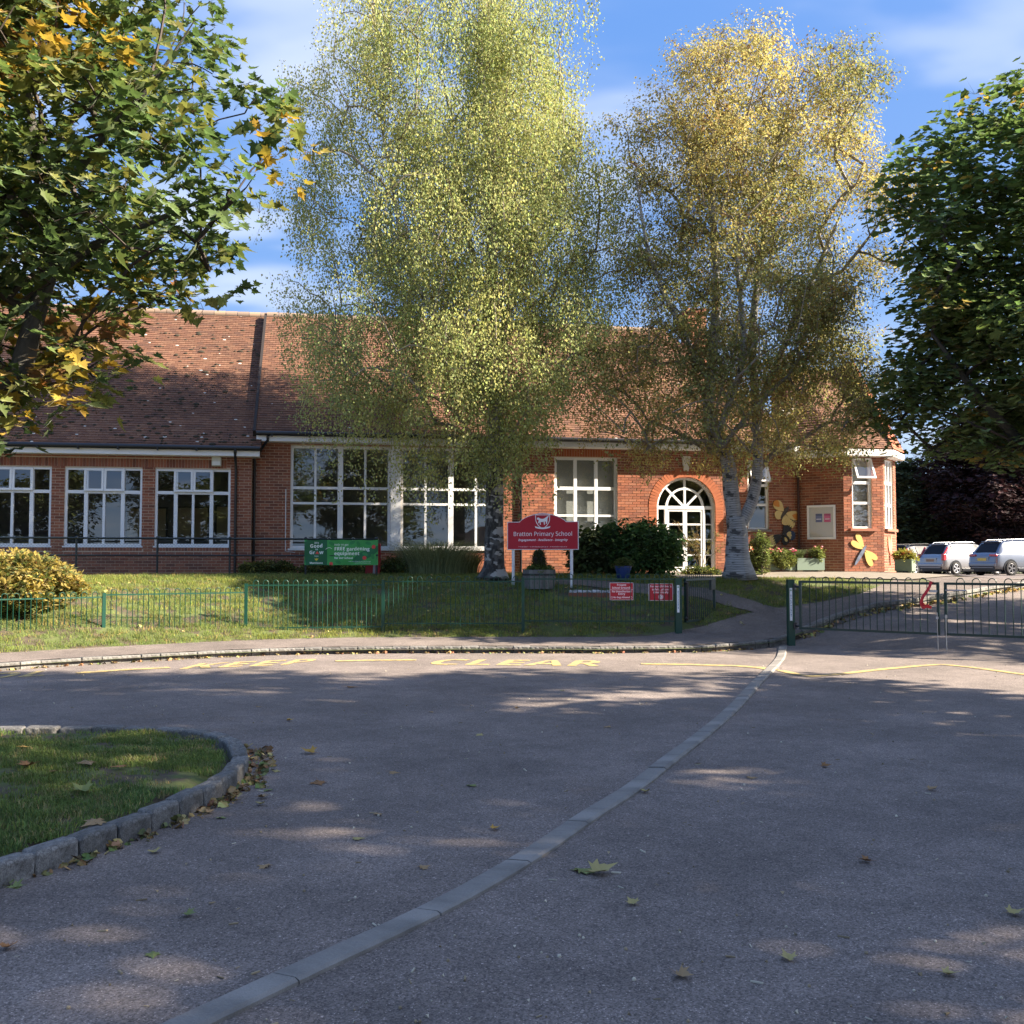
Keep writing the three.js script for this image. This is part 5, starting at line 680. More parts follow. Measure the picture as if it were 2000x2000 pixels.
// weeping silver birch beside the sign
{ const Z = 24.4, b = hit(963, 1129), A = (px, py, dz = 0) => at(px, py, Z + dz); b.y -= 0.05; b.z = -Z; b.y = hLand(b.x, Z) - 0.03;
  const g = (p) => { const n = nz(p, 3, 0.55), m = nz(p, 8, 1.7); return [n, m]; };
  const t = makeTree({ name: 'birch_tree', label: 'weeping yellow-green silver birch with dark fissured trunk behind the school sign', base: b, seed: 41, bark: barkBirch, seg: 18, wob: 0.12, n: 540, per: 8, curtain: 4, spread: 0.40, tip: 0.011, maxR: 0.085, arch: 0.16, lift: 0.55, sprays: birchSprays, size: 1.0, tilt: 0.5, branchMat: matTwigPale,
    stems: [{ pts: [b, A(964, 1090), A(966, 1000), A(968, 900)], r: [0.42, 0.27, 0.225, 0.215, 0.205, 0.20], mat: barkBirchDark, from: 2 }, { pts: [A(968, 901), A(966, 800), A(960, 700), A(958, 600, 0.1), A(962, 450, 0.2), A(955, 280, 0.1), A(940, 120), A(935, -40)], r: [0.20, 0.18, 0.16, 0.135, 0.11, 0.085, 0.05, 0.02], from: 0.12 },
      { pts: [A(966, 800), A(900, 690, -0.4), A(840, 600, -0.7), A(795, 520, -0.8), A(770, 380, -0.7), A(740, 220, -0.5)], r: [0.10, 0.10, 0.085, 0.06, 0.045, 0.02], from: 0.1 }, { pts: [A(960, 690), A(1010, 560, 0.3), A(1050, 430, 0.5), A(1090, 280, 0.6), A(1100, 160, 0.5)], r: [0.08, 0.075, 0.06, 0.04, 0.02], from: 0.1 }, { pts: [A(958, 620), A(925, 500, 0.8), A(900, 380, 1.0), A(880, 200, 1.0)], r: [0.075, 0.065, 0.05, 0.02], from: 0.1 }],
    env: envelope(rowsPx(Z, [[-120, 800, 1010], [-40, 690, 1090], [40, 640, 1130], [160, 590, 1150], [300, 590, 1185], [420, 560, 1225], [560, 535, 1205], [680, 540, 1170], [760, 565, 1120], [830, 680, 1080], [900, 780, 1010]]), -Z, [0.75, 0.62], { seed: 5, cx: () => at(930, 500, Z).x, pow: 0.5 }),
    tint: (p, R) => { const [n, m] = g(p); const y = clamp(n * 0.8 + m * 0.4 + (R() - 0.5) * 0.5); return col(lerp(0.27, 0.48, y), lerp(0.34, 0.50, y), lerp(0.13, 0.17, y)).multiplyScalar(0.85 + R() * 0.3); } });
}
// golden double-stemmed birch by the entrance
{ const Z = 24.0, b = hit(1442, 1136), A = (px, py, dz = 0) => at(px, py, Z + dz); b.z = -Z; b.x = at(1442, 1130, Z).x; b.y = hLand(b.x, Z) - 0.03;
  makeTree({ name: 'birch_tree', label: 'golden silver birch with pale twin trunks beside the arched entrance', base: b, seed: 57, bark: barkBirch, seg: 18, wob: 0.10, n: 580, per: 12, spread: 0.42, tip: 0.011, maxR: 0.08, arch: 0.06, lift: 0.85, sprays: birchRound, size: 1.0, tilt: 1.2, branchMat: matTwigPale,
    stems: [{ pts: [b, A(1440, 1090), A(1440, 1040), A(1437, 1010)], r: [0.42, 0.27, 0.235, 0.22], from: 2 }, { pts: [A(1434, 1024), A(1428, 960), A(1420, 900), A(1396, 855), A(1384, 800), A(1392, 700, -0.2), A(1400, 560, -0.3), A(1392, 400, -0.2), A(1400, 240), A(1410, 100)], r: [0.185, 0.175, 0.165, 0.145, 0.13, 0.115, 0.10, 0.075, 0.05, 0.02], from: 0.28 }, { pts: [A(1446, 1026), A(1468, 980), A(1478, 930), A(1480, 870), A(1476, 780, 0.2), A(1470, 650, 0.4), A(1490, 480, 0.5), A(1520, 300, 0.5), A(1560, 120, 0.4)], r: [0.15, 0.135, 0.125, 0.12, 0.11, 0.095, 0.075, 0.05, 0.02], from: 0.25 }, { pts: [A(1478, 800, 0.2), A(1530, 680, -0.3), A(1590, 540, -0.6), A(1650, 400, -0.7)], r: [0.085, 0.07, 0.05, 0.02], from: 0.1 }, { pts: [A(1392, 760), A(1330, 640, -0.5), A(1270, 500, -0.8), A(1240, 330, -0.8)], r: [0.08, 0.065, 0.045, 0.02], from: 0.1 }, { pts: [A(1396, 860), A(1450, 700, -0.6), A(1440, 500, -0.9), A(1455, 300, -0.8)], r: [0.08, 0.07, 0.05, 0.02], from: 0.15 }],
    env: envelope(rowsPx(Z, [[75, 1350, 1460], [130, 1270, 1640], [200, 1200, 1690], [300, 1185, 1720], [420, 1180, 1730], [540, 1180, 1735], [640, 1165, 1730], [740, 1150, 1725], [800, 1150, 1715], [850, 1170, 1690], [890, 1220, 1660]]), -Z, [0.85, 0.62], { seed: 15, cx: () => at(1445, 500, Z).x, pow: 0.5 }),
    tint: (p, R) => { const n = nz(p, 13, 0.5), y = clamp(0.24 + n * 0.9 + (R() - 0.5) * 0.6); return R() < 0.05 ? col(0.36, 0.25, 0.10) : col(lerp(0.16, 0.52, y), lerp(0.215, 0.45, y), lerp(0.07, 0.15, y)).multiplyScalar(0.85 + R() * 0.3); } });
}
const mapleTint = (gold) => (p, R) => { const n = nz(p, 23, 0.8) + (R() - 0.5) * 0.9; if (n > 1 - gold) return R() < 0.2 ? col(0.26, 0.14, 0.05) : col(0.42, 0.29, 0.04); if (n > 0.72 - gold) return col(0.19, 0.205, 0.045).multiplyScalar(0.8 + R() * 0.4); return col(0.095, 0.145, 0.040).multiplyScalar(0.8 + R() * 0.5); };
// maple on the island, its crown reaching in from the side
{ const b = V3(-5.1, hIsland(-5.1, -8.0) - 0.03, -8.0), Z = 8, A = (px, py, dz = 0) => at(px, py, Z + dz);
  makeTree({ name: 'maple_tree', label: 'near maple with green and yellowing lobed leaves on the traffic island', base: b, seed: 73, bark: barkDark, seg: 14, n: 900, per: 5, spread: 0.30, tip: 0.0055, maxR: 0.05, arch: 0.05, lift: 0.35, sprays: mapleSprays, size: 0.80, tilt: 0.9,
    stems: [{ pts: [b, V3(-5.05, 1.2, -8), V3(-4.75, 2.4, -8), A(20, 760), A(62, 640), A(95, 540)], r: [0.22, 0.15, 0.13, 0.10, 0.075, 0.06], from: 0.55 }, { pts: [A(95, 541), A(90, 400, 0.2), A(60, 230, 0.3), A(40, 60, 0.3), A(40, -160)], r: [0.058, 0.05, 0.04, 0.03, 0.01], from: 0.05 }, { pts: [A(95, 541), A(200, 470, -0.1), A(330, 420, -0.2), A(440, 370, -0.2)], r: [0.045, 0.032, 0.02, 0.005], from: 0.1 }, { pts: [A(92, 420), A(200, 270, -0.3), A(300, 160, -0.4), A(380, 40, -0.4)], r: [0.04, 0.028, 0.018, 0.004], from: 0.1 }, { pts: [V3(-4.75, 2.4, -8), V3(-5.6, 3.6, -8.4), V3(-6.6, 5, -8.6)], r: [0.10, 0.07, 0.02], from: 0.2 }],
    env: envelope(rowsPx(Z, [[-620, -420, 150], [-400, -560, 280], [-200, -640, 360], [0, -680, 420], [100, -680, 470], [200, -680, 530], [320, -660, 575], [420, -620, 580], [480, -600, 560], [540, -560, 420], [600, -500, 300], [680, -460, 250], [760, -430, 170], [850, -400, 80]]), -Z, [0.55, 0.72], { seed: 25, cx: () => -4.6, pow: 0.5 }),
    tint: mapleTint(0.15) });
}
// green maple by the vehicle gates, tall and close
{ const Z = 20.5, b = V3(11.4, hLand(11.4, 20.5) - 0.03, -Z), A = (px, py, dz = 0) => at(px, py, Z + dz);
  makeTree({ name: 'maple_tree', label: 'dense dark green maple overhanging the drive by the vehicle gates', base: b, seed: 83, bark: barkDark, n: 560, per: 6, spread: 0.42, tip: 0.010, maxR: 0.09, arch: 0.05, lift: 0.4, sprays: mapleFar, leaf: matLeaf,
    stems: [{ pts: [b, V3(11.4, 3, -Z), V3(11.2, 5, -Z), V3(11, 8, -Z), V3(10.8, 10.6, -Z)], r: [0.34, 0.26, 0.22, 0.14, 0.03], from: 0.2 }, { pts: [V3(11.4, 2.7, -Z), A(1980, 850, -0.5), A(1900, 760, -0.8), A(1820, 650, -0.8)], r: [0.12, 0.10, 0.07, 0.03], from: 0.2 }, { pts: [V3(11.3, 3.5, -Z), V3(12.8, 5.5, -Z - 0.6), V3(13.8, 7.5, -Z - 1)], r: [0.12, 0.09, 0.03], from: 0.2 }],
    env: envelope(rowsPx(Z, [[170, 1990, 2080], [205, 1870, 2200], [260, 1850, 2300], [300, 1790, 2350], [400, 1765, 2400], [500, 1735, 2440], [620, 1720, 2460], [720, 1722, 2450], [790, 1750, 2430], [840, 1800, 2400], [880, 1880, 2360]]), -Z, [0.85, 0.85], { seed: 35, cx: () => 11.2, pow: 0.45 }),
    tint: (p, R) => R() < 0.05 ? col(0.36, 0.27, 0.05) : col(0.125, 0.195, 0.05).multiplyScalar(0.75 + R() * 0.6) });
}
// trees outside the frame whose shade lies over the road and drive, and those the windows mirror
function plainTree(name, label, x, z, y, h, r, bot, seed, tintF, n = 260, per = 9, sprays = roughFar, group, leaf = matLeafDense) {
  const b = V3(x, y - 0.03, z); const rows = []; for (let i = 0; i <= 8; i++) { const f = i / 8, yy = lerp(h, bot, f), w = r * Math.pow(Math.sin(Math.PI * (0.08 + 0.80 * f)), 0.6); rows.push([y + yy, x - w, x + w]); }
  return makeTree({ name, label, base: b, seed, bark: barkDark, seg: 8, n, per, spread: 0.5, tip: 0.012, maxR: 0.12, sprays, leaf, group, stems: [{ pts: [b, V3(x + 0.1, y + h * 0.35, z), V3(x - 0.1, y + h * 0.7, z + 0.1), V3(x, y + h * 0.95, z)], r: [0.30, 0.22, 0.13, 0.03], from: 0.2 }], env: ((e) => (R) => { const p = e(R); return name === 'roadside_tree' && !clearOf(p) ? null : p; })(envelope(rows, z, [1, 1], { seed })), tint: tintF });
}
const fleckGaps = [[1.75, 7.9, 0.42], [-1.2, 5.95, 0.0], [-1.9, 4.0, 0.05], [-6.2, 13.5, 0.15]];  // gaps cut through the unseen crowns along sun rays, shaping flecks on the road
const clearOf = (p) => fleckGaps.every(([x, z, r]) => { const t = p.y / SUN.y, gx = p.x - SUN.x * t, gz = p.z - SUN.z * t; return Math.hypot((gx - x) * SUN.y, gz + z) > r + 0.28; });
const darkGreen = (p, R) => col(0.05, 0.082, 0.02).multiplyScalar(0.75 + R() * 0.6);
for (const [x, z, h, r, bot, s, lab] of [[15.5, 3.5, 13, 4.6, 2.2, 101, 'tall leafy roadside tree standing behind and beside the camera'], [17.5, -3.2, 14.5, 4.8, 2.0, 102, 'tall broad roadside tree across the road from the traffic island'], [15.2, -8.0, 16.0, 4.1, 2.6, 103, 'broad roadside tree to the side of the drive mouth'], [23, -17.6, 13, 4.2, 2.5, 104, 'leafy tree on the verge beyond the vehicle gates']]) plainTree('roadside_tree', lab, x, z, 0, h, r, bot, s, darkGreen, s === 104 ? 90 : 185, 10);
for (const [x, z, h, r, s, lab] of [[-16, 13, 10, 4.4, 111, 'yellow-green tree across the road behind the camera, near the island side'], [-6, 17, 11, 4.6, 112, 'round green tree across the road directly behind the camera'], [5, 16, 9, 4, 113, 'smaller green tree across the road behind the camera']]) plainTree('street_tree', lab, x, z, 0, h, r, 1.0, s, (p, R) => col(0.10, 0.13, 0.03).multiplyScalar(0.7 + R() * 0.7), 190, 9);
// background beyond the car park
for (const [px, Z, top, r, s, k] of [[1775, 66, 905, 2.6, 121, 0], [1830, 74, 960, 4.0, 122, 0], [2010, 76, 870, 5, 124, 0], [2110, 66, 700, 6, 125, 0], [1720, 82, 930, 4, 126, 0], [1930, 84, 900, 5, 127, 0]]) { const p = at(px, 1100, Z), y = hLand(p.x, Z); plainTree('background_tree', ['slender dark green tree beside the school corner beyond the cars', 'bushy green tree rising behind the dark car', 'green tree behind the copper beech', 'broad green tree at the far side of the car park', 'dark tree hidden behind the end of the school', 'tall green tree behind the parked silver cars'][[121, 122, 124, 125, 126, 127].indexOf(s)], p.x, p.z, y, at(px, top, Z).y - y, r, 0.6, s, (q, R) => col(0.075, 0.10, 0.035).multiplyScalar(0.6 + R() * 0.7), 150, 9, roughFar, 'trees beyond the car park'); }
{ const Z = 62, p = at(1960, 1100, Z), y = hLand(p.x, Z); plainTree('copper_beech', 'dark purple copper beech spreading over the parked cars', p.x, p.z, y, at(1900, 800, Z).y - y, 4.2, 1.5, 131, (q, R) => (R() < 0.06 ? col(0.08, 0.05, 0.035) : col(0.036, 0.014, 0.016)).multiplyScalar(0.7 + R() * 0.7), 330, 10); }
{ const mk = (x0, x1, Z, h, lab, s) => { const R = rng(s), t = thing('hedge', lab, 'hedge', onLand((x0 + x1) / 2, Z).toArray()), L = x1 - x0, list = []; for (let i = 0; i < 1500; i++) { const u = R(), v = Math.pow(R(), 0.8); list.push({ p: V3((u - 0.5) * L, v * h * (0.85 + 0.3 * vnoise(u * L * 0.5, 3, s)), (R() - 0.5) * 1.6), q: spinY(R, 1), s: 0.8 + R() * 0.5, c: col(0.04, 0.062, 0.02).multiplyScalar(0.6 + R() * 0.7) }); } scatter('foliage', roughFar, matLeafDense, list, t); part('stems', merge([...Array(14)].map((_, i) => bar((i / 13 - 0.5) * L, -0.2, 0, (i / 13 - 0.5) * L + 0.2, h * 0.8, 0.1, 0.05, 5))), barkDark, t); };
  mk(21, 46, 68, 3.6, 'long dark hedge closing the far side of the car park', 141); }
// ---------------------------------------------------------------- shrubs and planting
function shrub(name, label, cat, base, rx, ry, rz, n, sprays, tint, o = {}) {
  const R = rng(o.seed ?? 7), t = thing(name, label, cat, base.toArray(), 0, o.group), list = [];
  for (let i = 0; i < n; i++) { const a = R() * 6.283, e = Math.acos(1 - R() * 1.8), k = Math.pow(R(), 0.33) * (0.82 + 0.36 * vnoise(Math.cos(a) * 2 + 8, Math.sin(a) * 2 + e * 2, o.seed ?? 7)), p = V3(Math.sin(e) * Math.cos(a) * rx * k, ry * 0.44 + Math.cos(e) * ry * 0.56 * k, Math.sin(e) * Math.sin(a) * rz * k); if (o.cone) { const f = R(), rr = Math.sqrt(R()) * (1 - f * 0.75); p.set(Math.cos(a) * rx * rr, f * ry, Math.sin(a) * rz * rr); } if (p.y < 0) p.y = -p.y * 0.4; list.push({ p, q: spinY(R, 1.6), s: (o.size ?? 1) * (0.75 + R() * 0.5), c: tint(p, R) }); }
  scatter('foliage', sprays, o.mat ?? matLeafDense, list, t);
  const st = []; for (let i = 0; i < 9; i++) { const a = R() * 6.283; st.push(bar(Math.cos(a) * 0.06, -0.08, Math.sin(a) * 0.06, Math.cos(a) * rx * 0.7, ry * 0.75, Math.sin(a) * rz * 0.7, 0.012, 5)); } part('stems', merge(st), matTwig, t);
  return t;
}
const landAt = (px, Z) => { const x = at(px, 1100, Z).x; return onLand(x, Z); };
shrub('variegated_shrub', 'yellow variegated shrub bulging over the lawn behind the fence', 'shrub', hit(22, 1186), 1.15, 0.98, 0.9, 1300, shrubSprays, (p, R) => R() < 0.62 ? col(0.42, 0.34, 0.085).multiplyScalar(0.75 + R() * 0.5) : col(0.13, 0.16, 0.04).multiplyScalar(0.8 + R() * 0.5), { seed: 201, size: 1.05, low: true, mat: matLeaf });
shrub('evergreen_shrub', 'clipped dark evergreen shrub under the three-light window', 'shrub', landAt(1245, 26.0), 1.12, 1.35, 0.85, 1150, laurelSprays, (p, R) => col(0.055, 0.115, 0.028).multiplyScalar(0.7 + R() * 0.7), { seed: 202, size: 0.8 });
shrub('laurel_shrub', 'laurel shrub with larger paler leaves beside the evergreen shrub', 'shrub', landAt(1158, 25.9), 0.55, 1.15, 0.6, 360, laurelSprays, (p, R) => col(0.06, 0.088, 0.024).multiplyScalar(0.7 + R() * 0.7), { seed: 203, size: 1.0 });
shrub('potted_bush', 'pale green feathery bush below the narrow window by the birch', 'bush', onLand(at(1484, 1100, 27.6).x, 27.6), 0.24, 1.15, 0.24, 190, smallSprays, (p, R) => col(0.13, 0.17, 0.04).multiplyScalar(0.7 + R() * 0.6), { seed: 204, size: 1.3 });
function grassClump(name, label, cat, base, n, h, spread, tint, o = {}) { const R = rng(o.seed ?? 5), P = [], C = [], t = thing(name, label, cat, base.toArray());
  for (let i = 0; i < n; i++) { const a = R() * 6.283, r0 = Math.sqrt(R()) * spread * 0.45, L = h * (0.6 + 0.5 * R()), lean = (o.lean ?? 0.6) * (0.3 + R()), w = (o.w ?? 0.008) * (0.7 + R() * 0.6), c = tint(R), dx = Math.cos(a + (R() - 0.5)), dz = Math.sin(a + (R() - 0.5)), K = 4; let prev = null; for (let k = 0; k <= K; k++) { const f = k / K, y = L * (f - (o.droop ?? 0.25) * f * f * f), x = Math.cos(a) * r0 + dx * lean * L * f * f, z = Math.sin(a) * r0 + dz * lean * L * f * f, ww = w * (1 - f * 0.9), cur = [[x - dz * ww, y, z + dx * ww], [x + dz * ww, y, z - dx * ww]]; if (prev) { P.push(...prev[0], ...prev[1], ...cur[1], ...prev[0], ...cur[1], ...cur[0]); for (let q = 0; q < 6; q++) C.push(c.r, c.g, c.b); } prev = cur; } }
  const m = part('blades', geoFrom(P, C), matGrass, t); m.userData.kind = 'stuff'; return t; }
grassClump('ornamental_grass', 'large grey-green ornamental grass clump under the hall window', 'plant', landAt(852, 26.3), 3200, 1.08, 2.0, (R) => col(0.23, 0.26, 0.12).multiplyScalar(0.6 + R() * 0.8), { seed: 301, lean: 0.62, droop: 0.22 });
grassClump('strap_leaf_plant', 'arching strap-leaved plant between the grass clump and birch trunk', 'plant', landAt(917, 26.2), 90, 1.15, 0.5, (R) => col(0.16, 0.17, 0.06).multiplyScalar(0.6 + R() * 0.8), { seed: 302, lean: 0.7, droop: 0.55, w: 0.02 });
{ const R = rng(310); // low plants along the foot of the hall wall
  for (const [px, w, h, lab] of [[495, 0.35, 0.30, 'low leafy plant at the foot of the wall by the downpipe'], [540, 0.45, 0.34, 'low spreading plant at the foot of the wall near the white cable'], [625, 0.5, 0.30, 'low leafy plant in the bed under the banner'], [682, 0.5, 0.26, 'straggly yellowing plant in the bed under the banner'], [770, 0.45, 0.42, 'yellowing plant in the bed beside the red stand'], [1370, 0.5, 0.2, 'low ground plant at the foot of the entrance door']]) shrub('border_plant', lab, 'plant', landAt(px, px > 1000 ? 27.4 : 26.0), w, h, 0.3, 110, smallSprays, (p, R2) => (R2() < 0.3 ? col(0.20, 0.19, 0.04) : col(0.07, 0.10, 0.025)).multiplyScalar(0.7 + R2() * 0.6), { seed: Math.floor(px), size: 1.5, group: 'plants along the wall' }); }
{ const b = landAt(1368, 27.6), t = thing('straggly_rose', 'thin straggly rose bush with sparse dry leaves before the door', 'shrub', b.toArray()), R = rng(321), st = [], list = []; for (let i = 0; i < 16; i++) { const a = R() * 6.283, l = 0.3 + R() * 0.55, h = 0.9 + R() * 0.65, p = [V3(0, 0, 0), V3(Math.cos(a) * l * 0.25, h * 0.5, Math.sin(a) * l * 0.25), V3(Math.cos(a) * l, h, Math.sin(a) * l * 0.5)]; st.push(tube(p, [0.012, 0.008, 0.003], 4, 0, 0, null, false)); for (let k = 0; k < 6; k++) list.push({ p: pick(p, 0.45 + R() * 0.55).add(V3((R() - 0.5) * 0.1, (R() - 0.5) * 0.1, (R() - 0.5) * 0.1)), q: spinY(R, 1.5), s: 0.55 + R() * 0.5, c: (R() < 0.5 ? col(0.22, 0.15, 0.05) : col(0.16, 0.16, 0.05)).multiplyScalar(0.7 + R() * 0.6) }); } part('stems', merge(st), mat(0.16, 0.13, 0.07, 0.9), t); scatter('foliage', smallSprays, matLeaf, list, t); }

// ---------------------------------------------------------------- pots and planters
const lathe = (pts, n = 24) => new THREE.LatheGeometry(pts.map(([x, y]) => new THREE.Vector2(x, y)), n);
{ const p = hit(1053, 1147), t = thing('barrel_planter', 'weathered half-barrel planter with a small conifer under the sign', 'planter', p.toArray()), r = 0.37, h = 0.40, wood = [0.16, 0.13, 0.19].map((k) => mat(k * 1.05, k, k * 0.92, 0.9, { bumpMap: fineN, bumpScale: 0.004 }));
  for (let i = 0; i < 22; i++) { const a = i / 22 * 6.283, g = new MB(), wd = 0.049; const P = (s, y, o) => { const rr = r * (0.86 + 0.14 * Math.sin(Math.PI * (0.25 + 0.35 * y / h)) / 0.95) + o; return [s * wd, y, rr]; }; for (const [ya, yb] of [[-0.03, 0.2], [0.2, h]]) { g.quad(P(-1, ya, 0), P(1, ya, 0), P(1, yb, 0), P(-1, yb, 0)); g.quad(P(1, ya, -0.03), P(-1, ya, -0.03), P(-1, yb, -0.03), P(1, yb, -0.03)); } g.quad(P(-1, h, 0), P(1, h, 0), P(1, h, -0.03), P(-1, h, -0.03)); const m = part('stave', g.geo(), wood[i % 3], t); m.rotation.y = a; }
  for (const [y, rr] of [[0.10, 0.352], [0.29, 0.373]]) part('hoop', lathe([[rr, y - 0.022], [rr + 0.006, y - 0.022], [rr + 0.008, y + 0.022], [rr, y + 0.022]], 28), mat(0.03, 0.025, 0.022, 0.7), t);
  const s = new THREE.CircleGeometry(0.33, 20); s.rotateX(-Math.PI / 2); s.translate(0, h - 0.05, 0); part('soil', s, matSoil, t);
  shrub('dwarf_conifer', 'small upright conifer growing in the half barrel', 'conifer', V3(p.x + 0.0, p.y + h - 0.05, p.z), 0.20, 0.46, 0.20, 330, smallSprays, (q, R) => col(0.075, 0.085, 0.028).multiplyScalar(0.6 + R() * 0.7), { seed: 331, size: 0.8, cone: true });
  shrub('bedding_plant', 'low green bedding plants filling the half barrel', 'plant', V3(p.x, p.y + h - 0.06, p.z), 0.33, 0.14, 0.32, 130, smallSprays, (q, R) => col(0.09, 0.13, 0.03).multiplyScalar(0.6 + R() * 0.7), { seed: 332, size: 1 }); }
{ const p = hit(1217, 1134), s = 1, t = thing('flower_pot', 'round blue plastic flower pot on the lawn path', 'flower pot', p.toArray()); part('pot', lathe([[0.0, 0.01], [0.13, 0.0], [0.175, 0.24], [0.19, 0.25], [0.205, 0.345], [0.19, 0.35], [0.18, 0.26], [0.0, 0.26]], 28), mat(0.022, 0.055, 0.20, 0.4), t); const so = new THREE.CircleGeometry(0.182, 20); so.rotateX(-Math.PI / 2); so.translate(0, 0.31, 0); part('soil', so, matSoil, t); shrub('potted_plant', 'small leafy plant in the blue pot', 'plant', V3(p.x, p.y + 0.31, p.z), 0.20, 0.2, 0.19, 90, smallSprays, (q, R) => col(0.11, 0.14, 0.035).multiplyScalar(0.6 + R() * 0.7), { seed: 333, size: 1 }); }
{ const p = hit(1154, 1166), t = thing('gravel_bed', 'low brick-edged bed of pale gravel set into the lawn', 'gravel bed', [p.x, p.y, p.z], -0.04), W = 0.5, D = 0.65, R = rng(5); for (let i = 0; i < 5; i++) part('edging_brick', boxG(-W + i * 0.2 + 0.003, -W + i * 0.2 + 0.197, -0.1, 0.09, -0.1, 0), mat(0.20 + 0.05 * R(), 0.085, 0.055, 0.9), t); for (const s of [-1, 1]) part('side_board', boxG(s * W - (s > 0 ? 0.03 : 0), s * W + (s > 0 ? 0 : 0.03), -0.1, 0.10, -D, -0.101), mat(0.17, 0.08, 0.05, 0.9), t);
  const st = new MB(); st.color(1, 1, 1); const ic = new THREE.IcosahedronGeometry(1, 0); for (let i = 0; i < 420; i++) { const k = 0.25 + R() * 0.4, s = 0.018 + R() * 0.022; st.color(k, k, k * 1.02); st.add(ic, M4((R() - 0.5) * (2 * W - 0.1), 0.09 + (R()) * 0.03 + 0.18 * 0, -0.12 - R() * (D - 0.16), R() * 3, R() * 3, 0, s, s * 0.7, s)); } part('gravel', st.geo(), mat(1, 1, 1, 0.9, { vertexColors: true }), t).userData.kind = 'stuff'; part('bed_fill', boxG(-W + 0.03, W - 0.03, -0.1, 0.085, -D, -0.1), mat(0.2, 0.2, 0.2, 1), t); }
const wallThing = (px, w) => { const [u] = FW(px, 1110, w), x = u * Math.cos(FT) + w * Math.sin(FT), z = -28 - u * Math.sin(FT) + w * Math.cos(FT); return V3(x, hLand(x, -z) + 0.032, z); };
{ const p = wallThing(1479, 1.2), t = thing('square_pot', 'pale square terracotta pot with a diamond motif beside the birch', 'flower pot', p.toArray(), FT - 0.55), m = mat(0.46, 0.34, 0.24, 0.85), g = new MB(), a = 0.165, b = 0.215, h = 0.36; g.quad([-a, 0, a], [a, 0, a], [b, h, b], [-b, h, b]); g.quad([a, 0, a], [a, 0, -a], [b, h, -b], [b, h, b]); g.quad([a, 0, -a], [-a, 0, -a], [-b, h, -b], [b, h, -b]); g.quad([-a, 0, -a], [-a, 0, a], [-b, h, b], [-b, h, -b]); part('pot', g.geo(), m, t); part('rim', extrude([[-b - 0.01, -b - 0.01], [b + 0.01, -b - 0.01], [b + 0.01, b + 0.01], [-b - 0.01, b + 0.01]], 0.04, 0.005, [[[-b + 0.03, -b + 0.03], [b - 0.03, -b + 0.03], [b - 0.03, b - 0.03], [-b + 0.03, b - 0.03]]]).rotateX(-Math.PI / 2), m, t).position.y = h; const so = boxG(-b + 0.03, b - 0.03, h - 0.04, h, -b + 0.03, b - 0.03); part('soil', so, matSoil, t);
  const dm = extrude([[0, -0.12], [0.085, 0], [0, 0.12], [-0.085, 0]], 0.012, 0, [[[0, -0.095], [0.066, 0], [0, 0.095], [-0.066, 0]]]); dm.rotateX(-0.13); const mm = part('diamond_motif', dm, mat(0.22, 0.15, 0.10, 0.9), t); mm.position.set(0, 0.19, 0.19); const m2 = part('diamond_motif', dm, mat(0.22, 0.15, 0.10, 0.9), t); m2.rotation.y = Math.PI / 2; m2.position.set(0.19, 0.19, 0);
  shrub('bedding_plant', 'pale green leafy plant in the diamond pot', 'plant', V3(p.x, p.y + h, p.z), 0.22, 0.2, 0.22, 90, smallSprays, (q, R) => col(0.17, 0.19, 0.05).multiplyScalar(0.7 + R() * 0.6), { seed: 341, size: 1.1 });
  const f = wallThing(1466, 0.9), o = thing('garden_windmill', 'orange painted garden windmill figure behind the birch trunk', 'garden ornament', f.toArray(), FT), om = mat(0.62, 0.10, 0.02, 0.6), pm = mat(0.6, 0.30, 0.16, 0.7); part('stand', boxG(-0.05, 0.05, 0, 0.55, -0.03, 0.03), pm, o); part('shelf', boxG(-0.14, 0.16, 0.36, 0.385, -0.08, 0.08), pm, o); part('body', boxG(-0.09, 0.11, 0.50, 0.72, -0.06, 0.06), om, o); part('roof', extrude([[-0.12, 0], [0.14, 0], [0.01, 0.12]], 0.14).translate(0, 0.72, -0.07), mat(0.55, 0.25, 0.04, 0.6), o); for (const a of [0.3, 1.87, 3.44, 5.01]) { const s = boxG(0.01, 0.16, -0.025, 0.025, 0.065, 0.075); s.rotateZ(a); part('sail', s, mat(0.65, 0.45, 0.3, 0.7), o).position.set(0.01, 0.64, 0.0); } }
